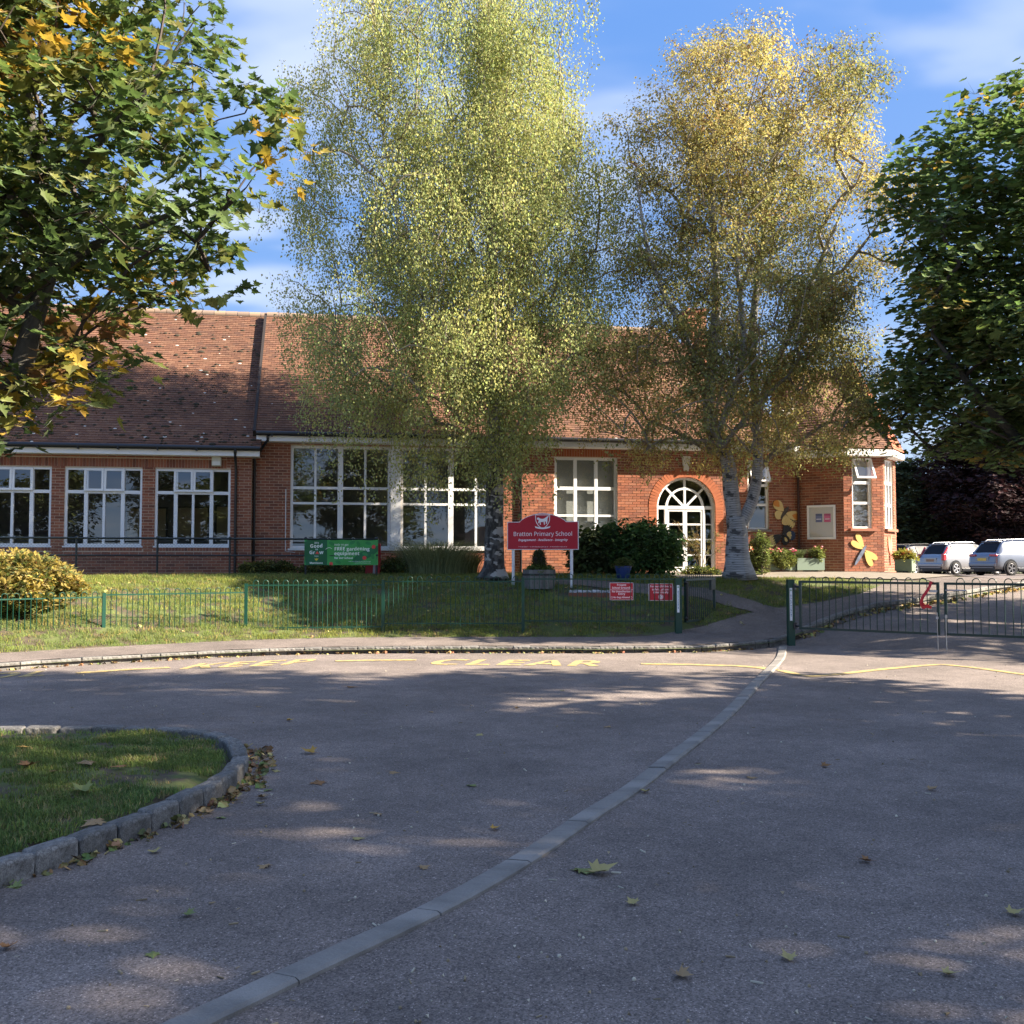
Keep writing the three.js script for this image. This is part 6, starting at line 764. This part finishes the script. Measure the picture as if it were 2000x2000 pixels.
{ const mk = (px0, px1, w, h, lab) => { const a = wallThing(px0, w), b = wallThing(px1, w), L = a.distanceTo(b), t = thing('trough_planter', lab, 'planter', [(a.x + b.x) / 2, (a.y + b.y) / 2, (a.z + b.z) / 2], FT), m = mat(0.155, 0.21, 0.165, 0.7); part('front_board', boxG(-L / 2, L / 2, 0.045, h, 0.15, 0.175), m, t); part('back_board', boxG(-L / 2, L / 2, 0.045, h, -0.175, -0.15), m, t); for (const s of [-1, 1]) part('end_board', boxG(s * (L / 2) - (s > 0 ? 0.025 : 0), s * (L / 2) + (s > 0 ? 0 : 0.025), 0.045, h - 0.002, -0.149, 0.149), m, t); part('soil', boxG(-L / 2 + 0.03, L / 2 - 0.03, 0.05, h - 0.05, -0.148, 0.148), matSoil, t); for (const s of [-1, 1]) part('foot', boxG(s * L * 0.38 - 0.08, s * L * 0.38 + 0.08, 0, 0.045, -0.14, 0.14), mat(0.35, 0.30, 0.22, 0.9), t); return t.position; };
  const a = mk(1500, 1549, 0.75, 0.36, 'long dark green timber trough of pink geraniums by the wall'), b = mk(1552, 1605, 0.8, 0.38, 'pale green timber trough planter below the notice board');
  const flowers = (lab, p, n, sx, seed, nf) => { const t = shrub('geranium', lab, 'plant', p, sx, 0.34, 0.2, n, smallSprays, (q, R) => col(0.17, 0.21, 0.05).multiplyScalar(0.7 + R() * 0.6), { seed, size: 1.25 }), R = rng(seed), fl = new THREE.IcosahedronGeometry(0.035, 1); for (let i = 0; i < nf; i++) { const m = part('flower_head', fl, [mat(0.62, 0.13, 0.16, 0.7), mat(0.60, 0.22, 0.26, 0.7), mat(0.55, 0.05, 0.13, 0.7)][i % 3], t); m.position.set((R() - 0.5) * 2 * sx, 0.24 + R() * 0.16, (R() - 0.3) * 0.25); m.scale.set(1 + R() * 0.6, 0.7, 1); } };
  flowers('mass of pink geraniums with pale leaves in the dark trough', V3(a.x - 0.05, a.y + 0.24, a.z + 0.03), 260, 0.42, 351, 22); flowers('single pink geranium at the end of the pale trough', V3(b.x + 0.25, b.y + 0.34, b.z), 60, 0.14, 352, 4);
  shrub('trailing_plant', 'leafy trailing plant spilling over the dark trough front', 'plant', V3(a.x + 0.02, a.y + 0.12, a.z + 0.2), 0.3, 0.35, 0.12, 150, smallSprays, (q, R) => col(0.20, 0.23, 0.06).multiplyScalar(0.7 + R() * 0.6), { seed: 353, size: 1.2 });
  grassClump('feather_grass', 'fine green feather grass drooping over the pale trough', 'plant', V3(b.x - 0.28, b.y + 0.34, b.z + 0.02), 700, 0.5, 0.32, (R) => col(0.13, 0.17, 0.06).multiplyScalar(0.7 + R() * 0.6), { seed: 354, lean: 0.8, droop: 0.5, w: 0.004 }); }
{ const p = hit(1768, 1124), q = at(1768, 1124, 27.6), x = q.x, t = thing('box_planter', 'square green planter box on the sunlit corner of the paving', 'planter', [x, hLand(x, 27.6) + 0.032, -27.6], FT - 0.75), m = mat(0.16, 0.21, 0.14, 0.7), s = 0.22, h = 0.36; for (let i = 0; i < 4; i++) { const b = part('board', boxG(-s + 0.0, s - 0.02, 0.04, h, s - 0.022, s), m, t); b.rotation.y = i * Math.PI / 2; } part('soil', boxG(-s + 0.025, s - 0.025, 0.05, h - 0.03, -s + 0.025, s - 0.025), matSoil, t); for (const [a, b] of [[-1, -1], [1, -1], [-1, 1], [1, 1]]) part('foot', boxG(a * 0.15 - 0.04, a * 0.15 + 0.04, 0, 0.04, b * 0.15 - 0.04, b * 0.15 + 0.04), m, t);
  shrub('bedding_plant', 'bright yellow-green bedding plants in the square planter box', 'plant', V3(x, t.position.y + h - 0.04, -27.6), 0.29, 0.26, 0.27, 150, smallSprays, (v, R) => (R() < 0.08 ? col(0.5, 0.1, 0.05) : col(0.30, 0.30, 0.05)).multiplyScalar(0.7 + R() * 0.6), { seed: 361, size: 1.2 }); }

// ---------------------------------------------------------------- parked cars
function makeCar(o) {
  const t = thing('parked_car', o.label, 'car', o.pos, o.turn, 'cars in the school car park'), L = o.L ?? 4.5, paint = phys(...o.paint, { roughness: 0.35, metalness: o.metal ?? 0.5, clearcoat: 0.8, clearcoatRoughness: 0.05 });
  const prof = (s, list) => { for (let i = 1; i < list.length; i++) if (s <= list[i][0]) { const f = (s - list[i - 1][0]) / (list[i][0] - list[i - 1][0]); return lerp(list[i - 1][1], list[i][1], f); } return list[list.length - 1][1]; };
  const top = [[0, 0.62], [0.03, 0.86], [0.10, 0.98], [0.20, 1.05], [0.55, 1.50], [0.75, 1.58], [1.2, 1.63], [2.2, 1.64], [2.7, 1.58], [3.45, 1.08], [3.6, 1.02], [4.2, 0.90], [4.42, 0.72], [4.5, 0.55]];
  const belt = [[0, 0.60], [0.03, 0.84], [0.10, 0.94], [0.2, 1.0], [0.6, 1.03], [2.5, 0.98], [3.4, 0.96], [3.6, 0.95], [4.2, 0.84], [4.42, 0.68], [4.5, 0.52]];
  const half = [[0, 0.70], [0.06, 0.84], [0.2, 0.89], [0.8, 0.91], [3.5, 0.91], [4.1, 0.87], [4.4, 0.76], [4.5, 0.62]];
  const low = [[0, 0.36], [0.06, 0.30], [0.4, 0.24], [4.1, 0.22], [4.5, 0.30]], roofW = [[0, 0.66], [0.2, 0.76], [0.75, 0.60], [2.2, 0.61], [2.8, 0.60], [3.45, 0.76], [4.5, 0.55]];
  const st = [0, 0.015, 0.03, 0.06, 0.10, 0.15, 0.20, 0.32, 0.44, 0.55, 0.65, 0.75, 0.95, 1.2, 1.6, 2.0, 2.4, 2.7, 2.95, 3.2, 3.45, 3.6, 3.9, 4.2, 4.35, 4.42, 4.47, 4.5];
  const sec = (s) => { const h = prof(s, half), b = prof(s, belt), T = Math.max(prof(s, top), b + 0.005), l = prof(s, low), rw = Math.min(prof(s, roofW), h); return [[h * 0.86, l], [h * 0.97, l + 0.06], [h, l + 0.20], [h * 1.005, lerp(l, b, 0.6)], [h * 0.985, b - 0.06], [h * 0.955, b], [lerp(h * 0.95, rw, 0.9), lerp(b, T, 0.85)], [rw * 0.9, lerp(b, T, 0.97)], [rw * 0.55, T], [0, T + 0.012]]; };
  const grid = st.map((s) => { const q = sec(s); return [...q.map(([w, y]) => [s - L / 2, y, w]), ...q.slice(0, -1).reverse().map(([w, y]) => [s - L / 2, y, -w])]; });
  const pos = [], idx = []; grid.forEach((r) => r.forEach((p) => pos.push(...p))); const m = grid[0].length; for (let i = 0; i + 1 < grid.length; i++) for (let j = 0; j + 1 < m; j++) { const a = i * m + j, b = a + m; idx.push(a, a + 1, b, b, a + 1, b + 1); }
  for (const [i, s] of [[0, 1], [grid.length - 1, -1]]) { const c = pos.length / 3; pos.push(grid[i][0][0], 0.5, 0); for (let j = 0; j + 1 < m; j++) s > 0 ? idx.push(c, i * m + j + 1, i * m + j) : idx.push(c, i * m + j, i * m + j + 1); s > 0 ? idx.push(c, i * m, i * m + m - 1) : idx.push(c, i * m + m - 1, i * m); }
  const g = new THREE.BufferGeometry(); g.setAttribute('position', new THREE.Float32BufferAttribute(pos, 3)); g.setIndex(idx); g.computeVertexNormals(); part('body', g, paint, t);
  part('underside', boxG(-L / 2 + 0.3, L / 2 - 0.3, 0.18, 0.4, -0.78, 0.78), matBlack, t);
  const glass = phys(0.012, 0.014, 0.018, { roughness: 0.25, ior: 1.25, specularIntensity: 0.5, side: THREE.DoubleSide }), S = (s, j, out = 0.008) => { const q = sec(s); const [w, y] = lerp2(q, j); return [s - L / 2, y + out * 0.3, w + 0.03]; };
  function lerp2(q, j) { const i = Math.min(Math.floor(j), q.length - 2), f = j - i; return [lerp(q[i][0], q[i + 1][0], f), lerp(q[i][1], q[i + 1][1], f)]; }
  const patch = (ss, j0, j1, side) => { const mb = new MB(), K = 3; for (let i = 0; i + 1 < ss.length; i++) for (let k = 0; k < K; k++) { const A = (s, kk) => { const p = S(s, lerp(typeof j0 === 'function' ? j0(s) : j0, typeof j1 === 'function' ? j1(s) : j1, kk / K)); return [p[0], p[1], p[2] * side]; }; const a = A(ss[i], k), b = A(ss[i + 1], k), c = A(ss[i + 1], k + 1), d = A(ss[i], k + 1); side > 0 ? mb.quad(a, b, c, d) : mb.quad(b, a, d, c); } return mb.geo(); };
  for (const side of [1, -1]) { const end = (a, b) => [...Array(7)].map((_, i) => lerp(a, b, i / 6)); part('side_window', patch(end(0.66, 1.08), 5.15, 6.05, side), glass, t); part('side_window', patch(end(1.16, 2.02), 5.12, 6.1, side), glass, t); part('side_window', patch(end(2.10, 3.0), 5.12, (s) => 6.1 - Math.max(0, s - 2.6) * 1.2, side), glass, t);
    part('roof_rail', tube([V3(0.75 - L / 2, 1.58, 0.56 * side), V3(0.9 - L / 2, 1.66, 0.56 * side), V3(2.3 - L / 2, 1.69, 0.56 * side), V3(2.5 - L / 2, 1.63, 0.56 * side)], 0.02, 6), o.rail ?? matSteel, t);
    part('door_mirror', new RoundedBoxGeometry(0.16, 0.14, 0.2, 2, 0.04).translate(2.95 - L / 2, 1.05, 1.0 * side), paint, t); part('sill_trim', boxG(-1.0, 1.0, 0.24, 0.34, side > 0 ? 0.87 : -0.925, side > 0 ? 0.925 : -0.87), matBlack, t);
    for (const s of [0.78, 3.62]) { const arch = new THREE.CylinderGeometry(0.395, 0.395, 0.03, 26); arch.rotateX(Math.PI / 2); part('wheel_arch', arch, matBlack, t).position.set(s - L / 2, 0.36, 0.905 * side);
      const w = sub('wheel', t); w.position.set(s - L / 2, 0.335, 0.90 * side); part('tyre', new THREE.TorusGeometry(0.262, 0.075, 10, 26), mat(0.012, 0.012, 0.012, 0.85), w); const disc = new THREE.CylinderGeometry(0.22, 0.22, 0.03, 22); disc.rotateX(Math.PI / 2); part('brake_disc', disc, mat(0.03, 0.03, 0.03, 0.6, { metalness: 0.5 }), w).position.z = 0.0; const sp = []; for (let i = 0; i < 5; i++) for (const d of [-0.09, 0.09]) { const b = boxG(0.03, 0.215, -0.017, 0.017, -0.012, 0.012); b.rotateZ(i * 1.2566 + d * 1.4); sp.push(b); } sp.push(new THREE.TorusGeometry(0.212, 0.016, 6, 26), new THREE.CylinderGeometry(0.05, 0.05, 0.03, 12).rotateX(Math.PI / 2)); part('rim', merge(sp), o.rim ?? mat(0.55, 0.55, 0.56, 0.3, { metalness: 0.8 }), w).position.z = 0.055 * side; } }
  { const mb = new MB(), ss = [0.21, 0.28, 0.36, 0.44, 0.52], A = (s, f) => { const T = prof(s, top), rw = prof(s, roofW) * 0.80; return [s - L / 2 - 0.012, T + 0.012, rw * f]; }; for (let i = 0; i + 1 < ss.length; i++) for (let k = -3; k < 3; k++) mb.quad(A(ss[i], (k + 1) / 3), A(ss[i], k / 3), A(ss[i + 1], k / 3), A(ss[i + 1], (k + 1) / 3)); part('rear_window', mb.geo(), glass, t); }
  part('spoiler', new RoundedBoxGeometry(0.22, 0.035, 1.05, 2, 0.015).translate(0.60 - L / 2, 1.555, 0), paint, t);
  const lens = phys(0.36, 0.012, 0.015, { roughness: 0.15, clearcoat: 1 });
  for (const side of [1, -1]) { const tl = o.slim ? new RoundedBoxGeometry(0.20, 0.10, 0.42, 2, 0.03).translate(0.10 - L / 2, 0.93, 0.62 * side) : new RoundedBoxGeometry(0.24, 0.34, 0.17, 2, 0.04).translate(0.12 - L / 2, 0.90, 0.79 * side); part('tail_light', tl, lens, t); if (!o.slim) part('tail_light', new RoundedBoxGeometry(0.10, 0.42, 0.06, 2, 0.02).rotateZ(-0.62).translate(0.32 - L / 2, 1.24, 0.73 * side), lens, t); }
  part('number_plate', boxG(-L / 2 - 0.008, -L / 2 + 0.03, 0.68, 0.80, -0.26, 0.26), mat(...(o.plate ?? [0.6, 0.45, 0.08]), 0.5), t).rotation.z = 0; part('plate_recess', boxG(-L / 2 + 0.001, -L / 2 + 0.04, 0.64, 0.86, -0.40, 0.40), paint, t); part('bumper', new RoundedBoxGeometry(0.22, 0.22, 1.62, 3, 0.07).translate(0.06 - L / 2, 0.50, 0), paint, t); part('bumper_trim', boxG(-L / 2 + 0.01, -L / 2 + 0.2, 0.27, 0.39, -0.72, 0.72), matBlack, t);
  return t;
}
{ const carAt = (px, Z) => { const x = at(px, 1100, Z).x; return onLand(x, Z, 0.016).toArray(); };
  makeCar({ label: 'silver estate car with tall upright tail lights parked nearest the school', pos: carAt(1880, 53), turn: 0.42, paint: [0.30, 0.30, 0.31], metal: 0.8, plate: [0.28, 0.17, 0.09] });
  makeCar({ label: 'silver-blue crossover with slim tail lights parked beside the silver estate', pos: carAt(1992, 48), turn: 0.34, paint: [0.17, 0.19, 0.23], metal: 0.8, slim: true, rim: mat(0.16, 0.16, 0.17, 0.4, { metalness: 0.7 }) });
  makeCar({ label: 'black car half hidden behind the square planter box', pos: carAt(1795, 57), turn: 0.5, paint: [0.012, 0.013, 0.018], rail: matBlack });
  makeCar({ label: 'dark blue car parked deep behind the black car', pos: carAt(1752, 63), turn: 0.5, paint: [0.02, 0.03, 0.09], slim: true, rail: matBlack, plate: [0.6, 0.6, 0.6] }); }

// ---------------------------------------------------------------- grass, leaf litter
function tuft(seed, n, h, r) { const R = rng(seed), P = [], C = []; for (let i = 0; i < n; i++) { const a = R() * 6.283, q = R() * 6.283, d = Math.sqrt(R()) * r, x = Math.cos(a) * d, z = Math.sin(a) * d, L = h * (0.5 + R() * 0.7), le = L * (0.25 + R() * 0.7), w = 0.0035, k = 0.65 + R() * 0.6, px = -Math.sin(q) * w, pz = Math.cos(q) * w, tone = R() < 0.12 ? [k * 1.7, k * 1.25, k * 1.1] : [k, k, k]; const mx = x + Math.cos(q) * le * 0.35, mz = z + Math.sin(q) * le * 0.35, my = L * 0.62; P.push(x - px, 0, z - pz, x + px, 0, z + pz, mx, my, mz, x + px, 0, z + pz, mx + px * 0.8, my, mz + pz * 0.8, mx, my, mz, mx, my, mz, mx + px * 0.8, my, mz + pz * 0.8, x + Math.cos(q) * le, L * 0.85, z + Math.sin(q) * le); for (let c = 0; c < 9; c++) C.push(...tone); } return geoFrom(P, C); }
{ const R = rng(401), list = [], tg = [tuft(1, 26, 0.085, 0.11), tuft(2, 24, 0.07, 0.12), tuft(3, 30, 0.06, 0.13)], g = new THREE.Group();
  for (let i = 0; i < 17000; i++) { const X = lerp(-12.5, 8.6, R()), k = zk(X), Z = k + 1.62 + Math.pow(R(), 0.9) * 6.8; if (X > 2.4 && X < 3.4 && Z < k + 1.62 + (X - 2.4) * 1.2) continue; if (X > 1 && (paved(X, -Z) || paved(X - 0.06, -Z) || paved(X + 0.06, -Z))) continue; if (X > 5.2 && Z < zk(X) + 0.3) continue;
    if (fbm(X * 1.1, Z * 1.1, 505, 3) < 0.33 && R() < 0.75) continue; const n = vnoise(X * 0.9, Z * 0.9, 71); list.push({ p: V3(X, hLand(X, Z) - 0.004, -Z), q: spinY(R, 0.3), s: 0.8 + R() * 0.6, c: (R() < 0.14 ? col(0.28, 0.24, 0.09) : col(lerp(0.14, 0.22, n), lerp(0.20, 0.26, n), 0.05)).multiplyScalar(0.75 + R() * 0.5) }); }
  g.name = 'bank_grass'; g.userData = { kind: 'stuff', label: 'mown grass covering the bank in front of the school', category: 'grass' }; scatter('blades', tg, matGrass, list, g); scene.add(g);
  const l2 = [], R2 = rng(402), ti = [tuft(5, 34, 0.045, 0.07), tuft(6, 30, 0.036, 0.08), tuft(7, 36, 0.03, 0.08)]; for (let i = 0; i < 9000; i++) { const a = R2() * 6.283, p = islandCurve.getPoint(a / 6.283).lerp(islandC, 1 - Math.sqrt(R2()) * 0.93); if (p.x < -6.3) continue; const bare = fbm(p.x * 1.5 + 3, p.z * 1.9, 606, 4); if (bare < 0.49 && R2() < 0.9) continue; const n = vnoise(p.x * 2, p.z * 2, 72); l2.push({ p: V3(p.x, hIsland(p.x, p.z) - 0.003, p.z), q: spinY(R2, 0.3), s: 0.7 + R2() * 0.6, c: (R2() < 0.16 ? col(0.28, 0.26, 0.12) : col(lerp(0.11, 0.18, n), lerp(0.19, 0.245, n), 0.055)).multiplyScalar(0.75 + R2() * 0.5) }); }
  const g2 = new THREE.Group(); g2.name = 'island_grass'; g2.userData = { kind: 'stuff', label: 'patchy short grass on the traffic island', category: 'grass' }; scatter('blades', ti, matGrass, l2, g2); scene.add(g2); }
const fallenGeos = [1, 2, 3, 4].map((s) => { const P = [], C = [], R = rng(s * 17); addLeaf(P, C, mapleOutline, new THREE.Matrix4().makeRotationX(-Math.PI / 2), 0.15, [1, 1, 1], s % 2 ? -0.35 : 0.28); addTwig(P, C, V3(0, 0.004, 0), V3((R() - 0.5) * 0.05, 0.012, 0.09), 0.002, [0.8, 0.6, 0.5]); const g = geoFrom(P, C), a = g.attributes.position; for (let i = 0; i < a.count; i++) a.setY(i, Math.max(0.002, a.getY(i) + 0.02 * vnoise(a.getX(i) * 30 + s, a.getZ(i) * 30, s))); g.computeVertexNormals(); return g; });
const fallenMats = [[0.42, 0.25, 0.05], [0.24, 0.12, 0.045], [0.30, 0.20, 0.10], [0.16, 0.19, 0.06], [0.36, 0.30, 0.12]].map((c) => { const m = mat(...c, 0.85, { side: THREE.DoubleSide, vertexColors: true }); return m; });
{ const R = rng(501), spots = [[490, 1470, 1, 1.2], [520, 1473, 1], [484, 1482, 1], [613, 1473, 0, 1.0], [537, 1497, 0], [540, 1506, 4], [619, 1528, 1, 1.2], [515, 1503, 3], [525, 1546, 3], [508, 1518, 3], [505, 1560, 2], [513, 1572, 4], [412, 1590, 2], [430, 1600, 3], [300, 1664, 4], [524, 1695, 2], [359, 1789, 3], [820, 1697, 2], [960, 1622, 0], [679, 1343, 1, 1.2], [560, 1409, 0], [501, 1381, 2], [1128, 1706, 3, 1.3], [1155, 1709, 4, 1.3], [1362, 1493, 2], [1604, 1498, 1], [1815, 1545, 2], [1970, 1788, 4], [298, 1863, 3], [20, 1850, 1], [762, 1510, 2], [917, 1537, 3], [1005, 1385, 2], [940, 1435, 4], [840, 1392, 2], [45, 1458, 0, 1], [64, 1500, 1, 1], [165, 1487, 2, 1], [245, 1493, 1, 1], [170, 1545, 3, 1], [195, 1595, 2, 1], [400, 1466, 2, 1], [405, 1493, 1, 1], [325, 1500, 3, 1], [420, 1540, 2, 1], [20, 1722, 3], [110, 1508, 1], [1265, 1548, 4], [1460, 1520, 2], [735, 1590, 2], [690, 1640, 4], [1545, 1880, 4], [1320, 1905, 2], [1240, 1770, 4], [1840, 1905, 4], [1700, 1685, 1], [1100, 1350, 3], [1190, 1420, 2]];
  for (const [px, py, k, s] of spots) { const p0 = hit(px, py), inIsland = Math.hypot((p0.x + 4.9) / 2.8, (p0.z + 6.5) / 3.0) < 0.96; let p = p0; if (inIsland) { const d = ray(px, py), t = (0.16 - EYE) / d.y; p = V3(d.x * t, hIsland(d.x * t, d.z * t) + 0.02, d.z * t); } const m = new THREE.Mesh(fallenGeos[Math.floor(R() * 4)], fallenMats[k]); m.name = numbered('fallen_leaf'); m.position.set(p.x, p.y + 0.004, p.z); m.rotation.set((R() - 0.5) * 0.25, R() * 6.283, (R() - 0.5) * 0.25); m.scale.setScalar((s ? Math.min(s, 1) : 0.62) * (0.75 + R() * 0.3)); const w = ['ochre yellow', 'russet brown', 'pale brown', 'dull green', 'straw coloured'][k]; m.userData = inIsland ? { label: w + ' fallen maple leaf lying on the island grass', category: 'leaf', group: w + ' leaves on the island' } : { label: w + ' fallen maple leaf lying on the asphalt', category: 'leaf', group: w + ' leaves on the road' }; scene.add(m); }
  // drifts of small litter against the kerbs, grit on the road
  const small = [1, 2, 3].map((s) => { const P = [], C = [], Q2 = rng(s + 60); for (let i = 0; i < 5; i++) addLeaf(P, C, i % 2 ? ovalLeaf : mapleLow, Q(new THREE.Euler(-Math.PI / 2 + (Q2() - 0.5) * 0.9, Q2() * 6, (Q2() - 0.5)), V3((Q2() - 0.5) * 0.09, 0.008 + Q2() * 0.012, (Q2() - 0.5) * 0.09)), 0.03 + Q2() * 0.035, [0.8 + Q2() * 0.4, 0.8 + Q2() * 0.4, 0.8 + Q2() * 0.4], 0.2); return geoFrom(P, C); });
  const list = [], tones = [[0.20, 0.11, 0.05], [0.28, 0.20, 0.09], [0.13, 0.09, 0.05], [0.12, 0.14, 0.05], [0.36, 0.28, 0.12]], tint = () => col(...tones[Math.floor(R() * 5)]).multiplyScalar(0.7 + R() * 0.6);
  for (let i = 0; i < 520; i++) { const t = Math.pow(R(), 1.0) * 0.50, c = islandCurve.getPointAt(t), o = c.clone().sub(islandC).normalize(), near = Math.exp(-Math.pow((t - 0.22) / 0.07, 2)), d = 0.0 + Math.abs(R() + R() - 1) * (0.05 + 0.22 * near); if (R() > 0.35 + near) continue; list.push({ p: c.addScaledVector(o, d + 0.01).setY(0.003), q: spinY(R, 0.3), s: 0.5 + R() * 0.7, c: tint() }); }
  for (let i = 0; i < 210; i++) { const X = lerp(5.7, 13, R()), Z = zk(X) - 0.06 - Math.abs(R() + R() - 1) * 0.32; list.push({ p: V3(X, hLand(X, Z) + 0.004, -Z), q: spinY(R, 0.3), s: 0.9 + R() * 0.9, c: (R() < 0.5 ? col(0.42, 0.32, 0.11) : tint()) }); }
  for (let i = 0; i < 260; i++) { const X = lerp(-8, 4.5, R()), Z = zk(X) - 0.02 - Math.abs(R() + R() - 1) * 0.12; list.push({ p: V3(X, 0.003, -Z), q: spinY(R, 0.3), s: 0.5 + R() * 0.6, c: tint() }); }
  for (let i = 0; i < 80; i++) { const X = lerp(-9, 5, R()), Z = zk(X) + 1.5 + R() * 5; list.push({ p: onLand(X, Z, 0.05), q: spinY(R, 0.6), s: 0.5 + R() * 0.6, c: col(0.36, 0.28, 0.11).multiplyScalar(0.7 + R() * 0.6) }); }
  const g = new THREE.Group(); g.name = 'leaf_litter'; g.userData = { kind: 'stuff', label: 'small dry leaf litter drifted against the kerbs', category: 'leaf litter' }; scatter('litter', small, mat(1, 1, 1, 0.9, { side: THREE.DoubleSide, vertexColors: true }), list, g); scene.add(g);
  const chips = [], cg = [new THREE.IcosahedronGeometry(0.006, 0), new THREE.BoxGeometry(0.03, 0.004, 0.005), new THREE.TetrahedronGeometry(0.008)].map((q) => { const h = q.index ? q.toNonIndexed() : q; h.setAttribute('color', new THREE.Float32BufferAttribute(new Float32Array(h.attributes.position.count * 3).fill(1), 3)); return h; }); for (let i = 0; i < 900; i++) { const Z = 3.4 + Math.pow(R(), 1.5) * 13, X = (R() - 0.5) * 1.9 * Z; if (Z > zk(X) || Math.hypot((X + 4.9) / 3.0, (Z - 6.5) / 3.2) < 1.03) continue; const k = R() < 0.5 ? [0.5, 0.46, 0.36] : [0.3, 0.24, 0.15]; chips.push({ p: V3(X, hLand(X, Z) + 0.004, -Z), q: spinY(R, 0.4), s: 0.6 + R() * 1.1, c: col(...k).multiplyScalar(0.6 + R() * 0.7) }); }
  const g2 = new THREE.Group(); g2.name = 'road_grit'; g2.userData = { kind: 'stuff', label: 'pale grit, seeds and twig ends scattered over the road', category: 'grit' }; scatter('grit', cg, mat(1, 1, 1, 0.9, { vertexColors: true }), chips, g2); scene.add(g2); }

scene.traverse((o) => { if (o.isMesh) { o.castShadow = true; o.receiveShadow = true; } });
renderer.render(scene, camera);
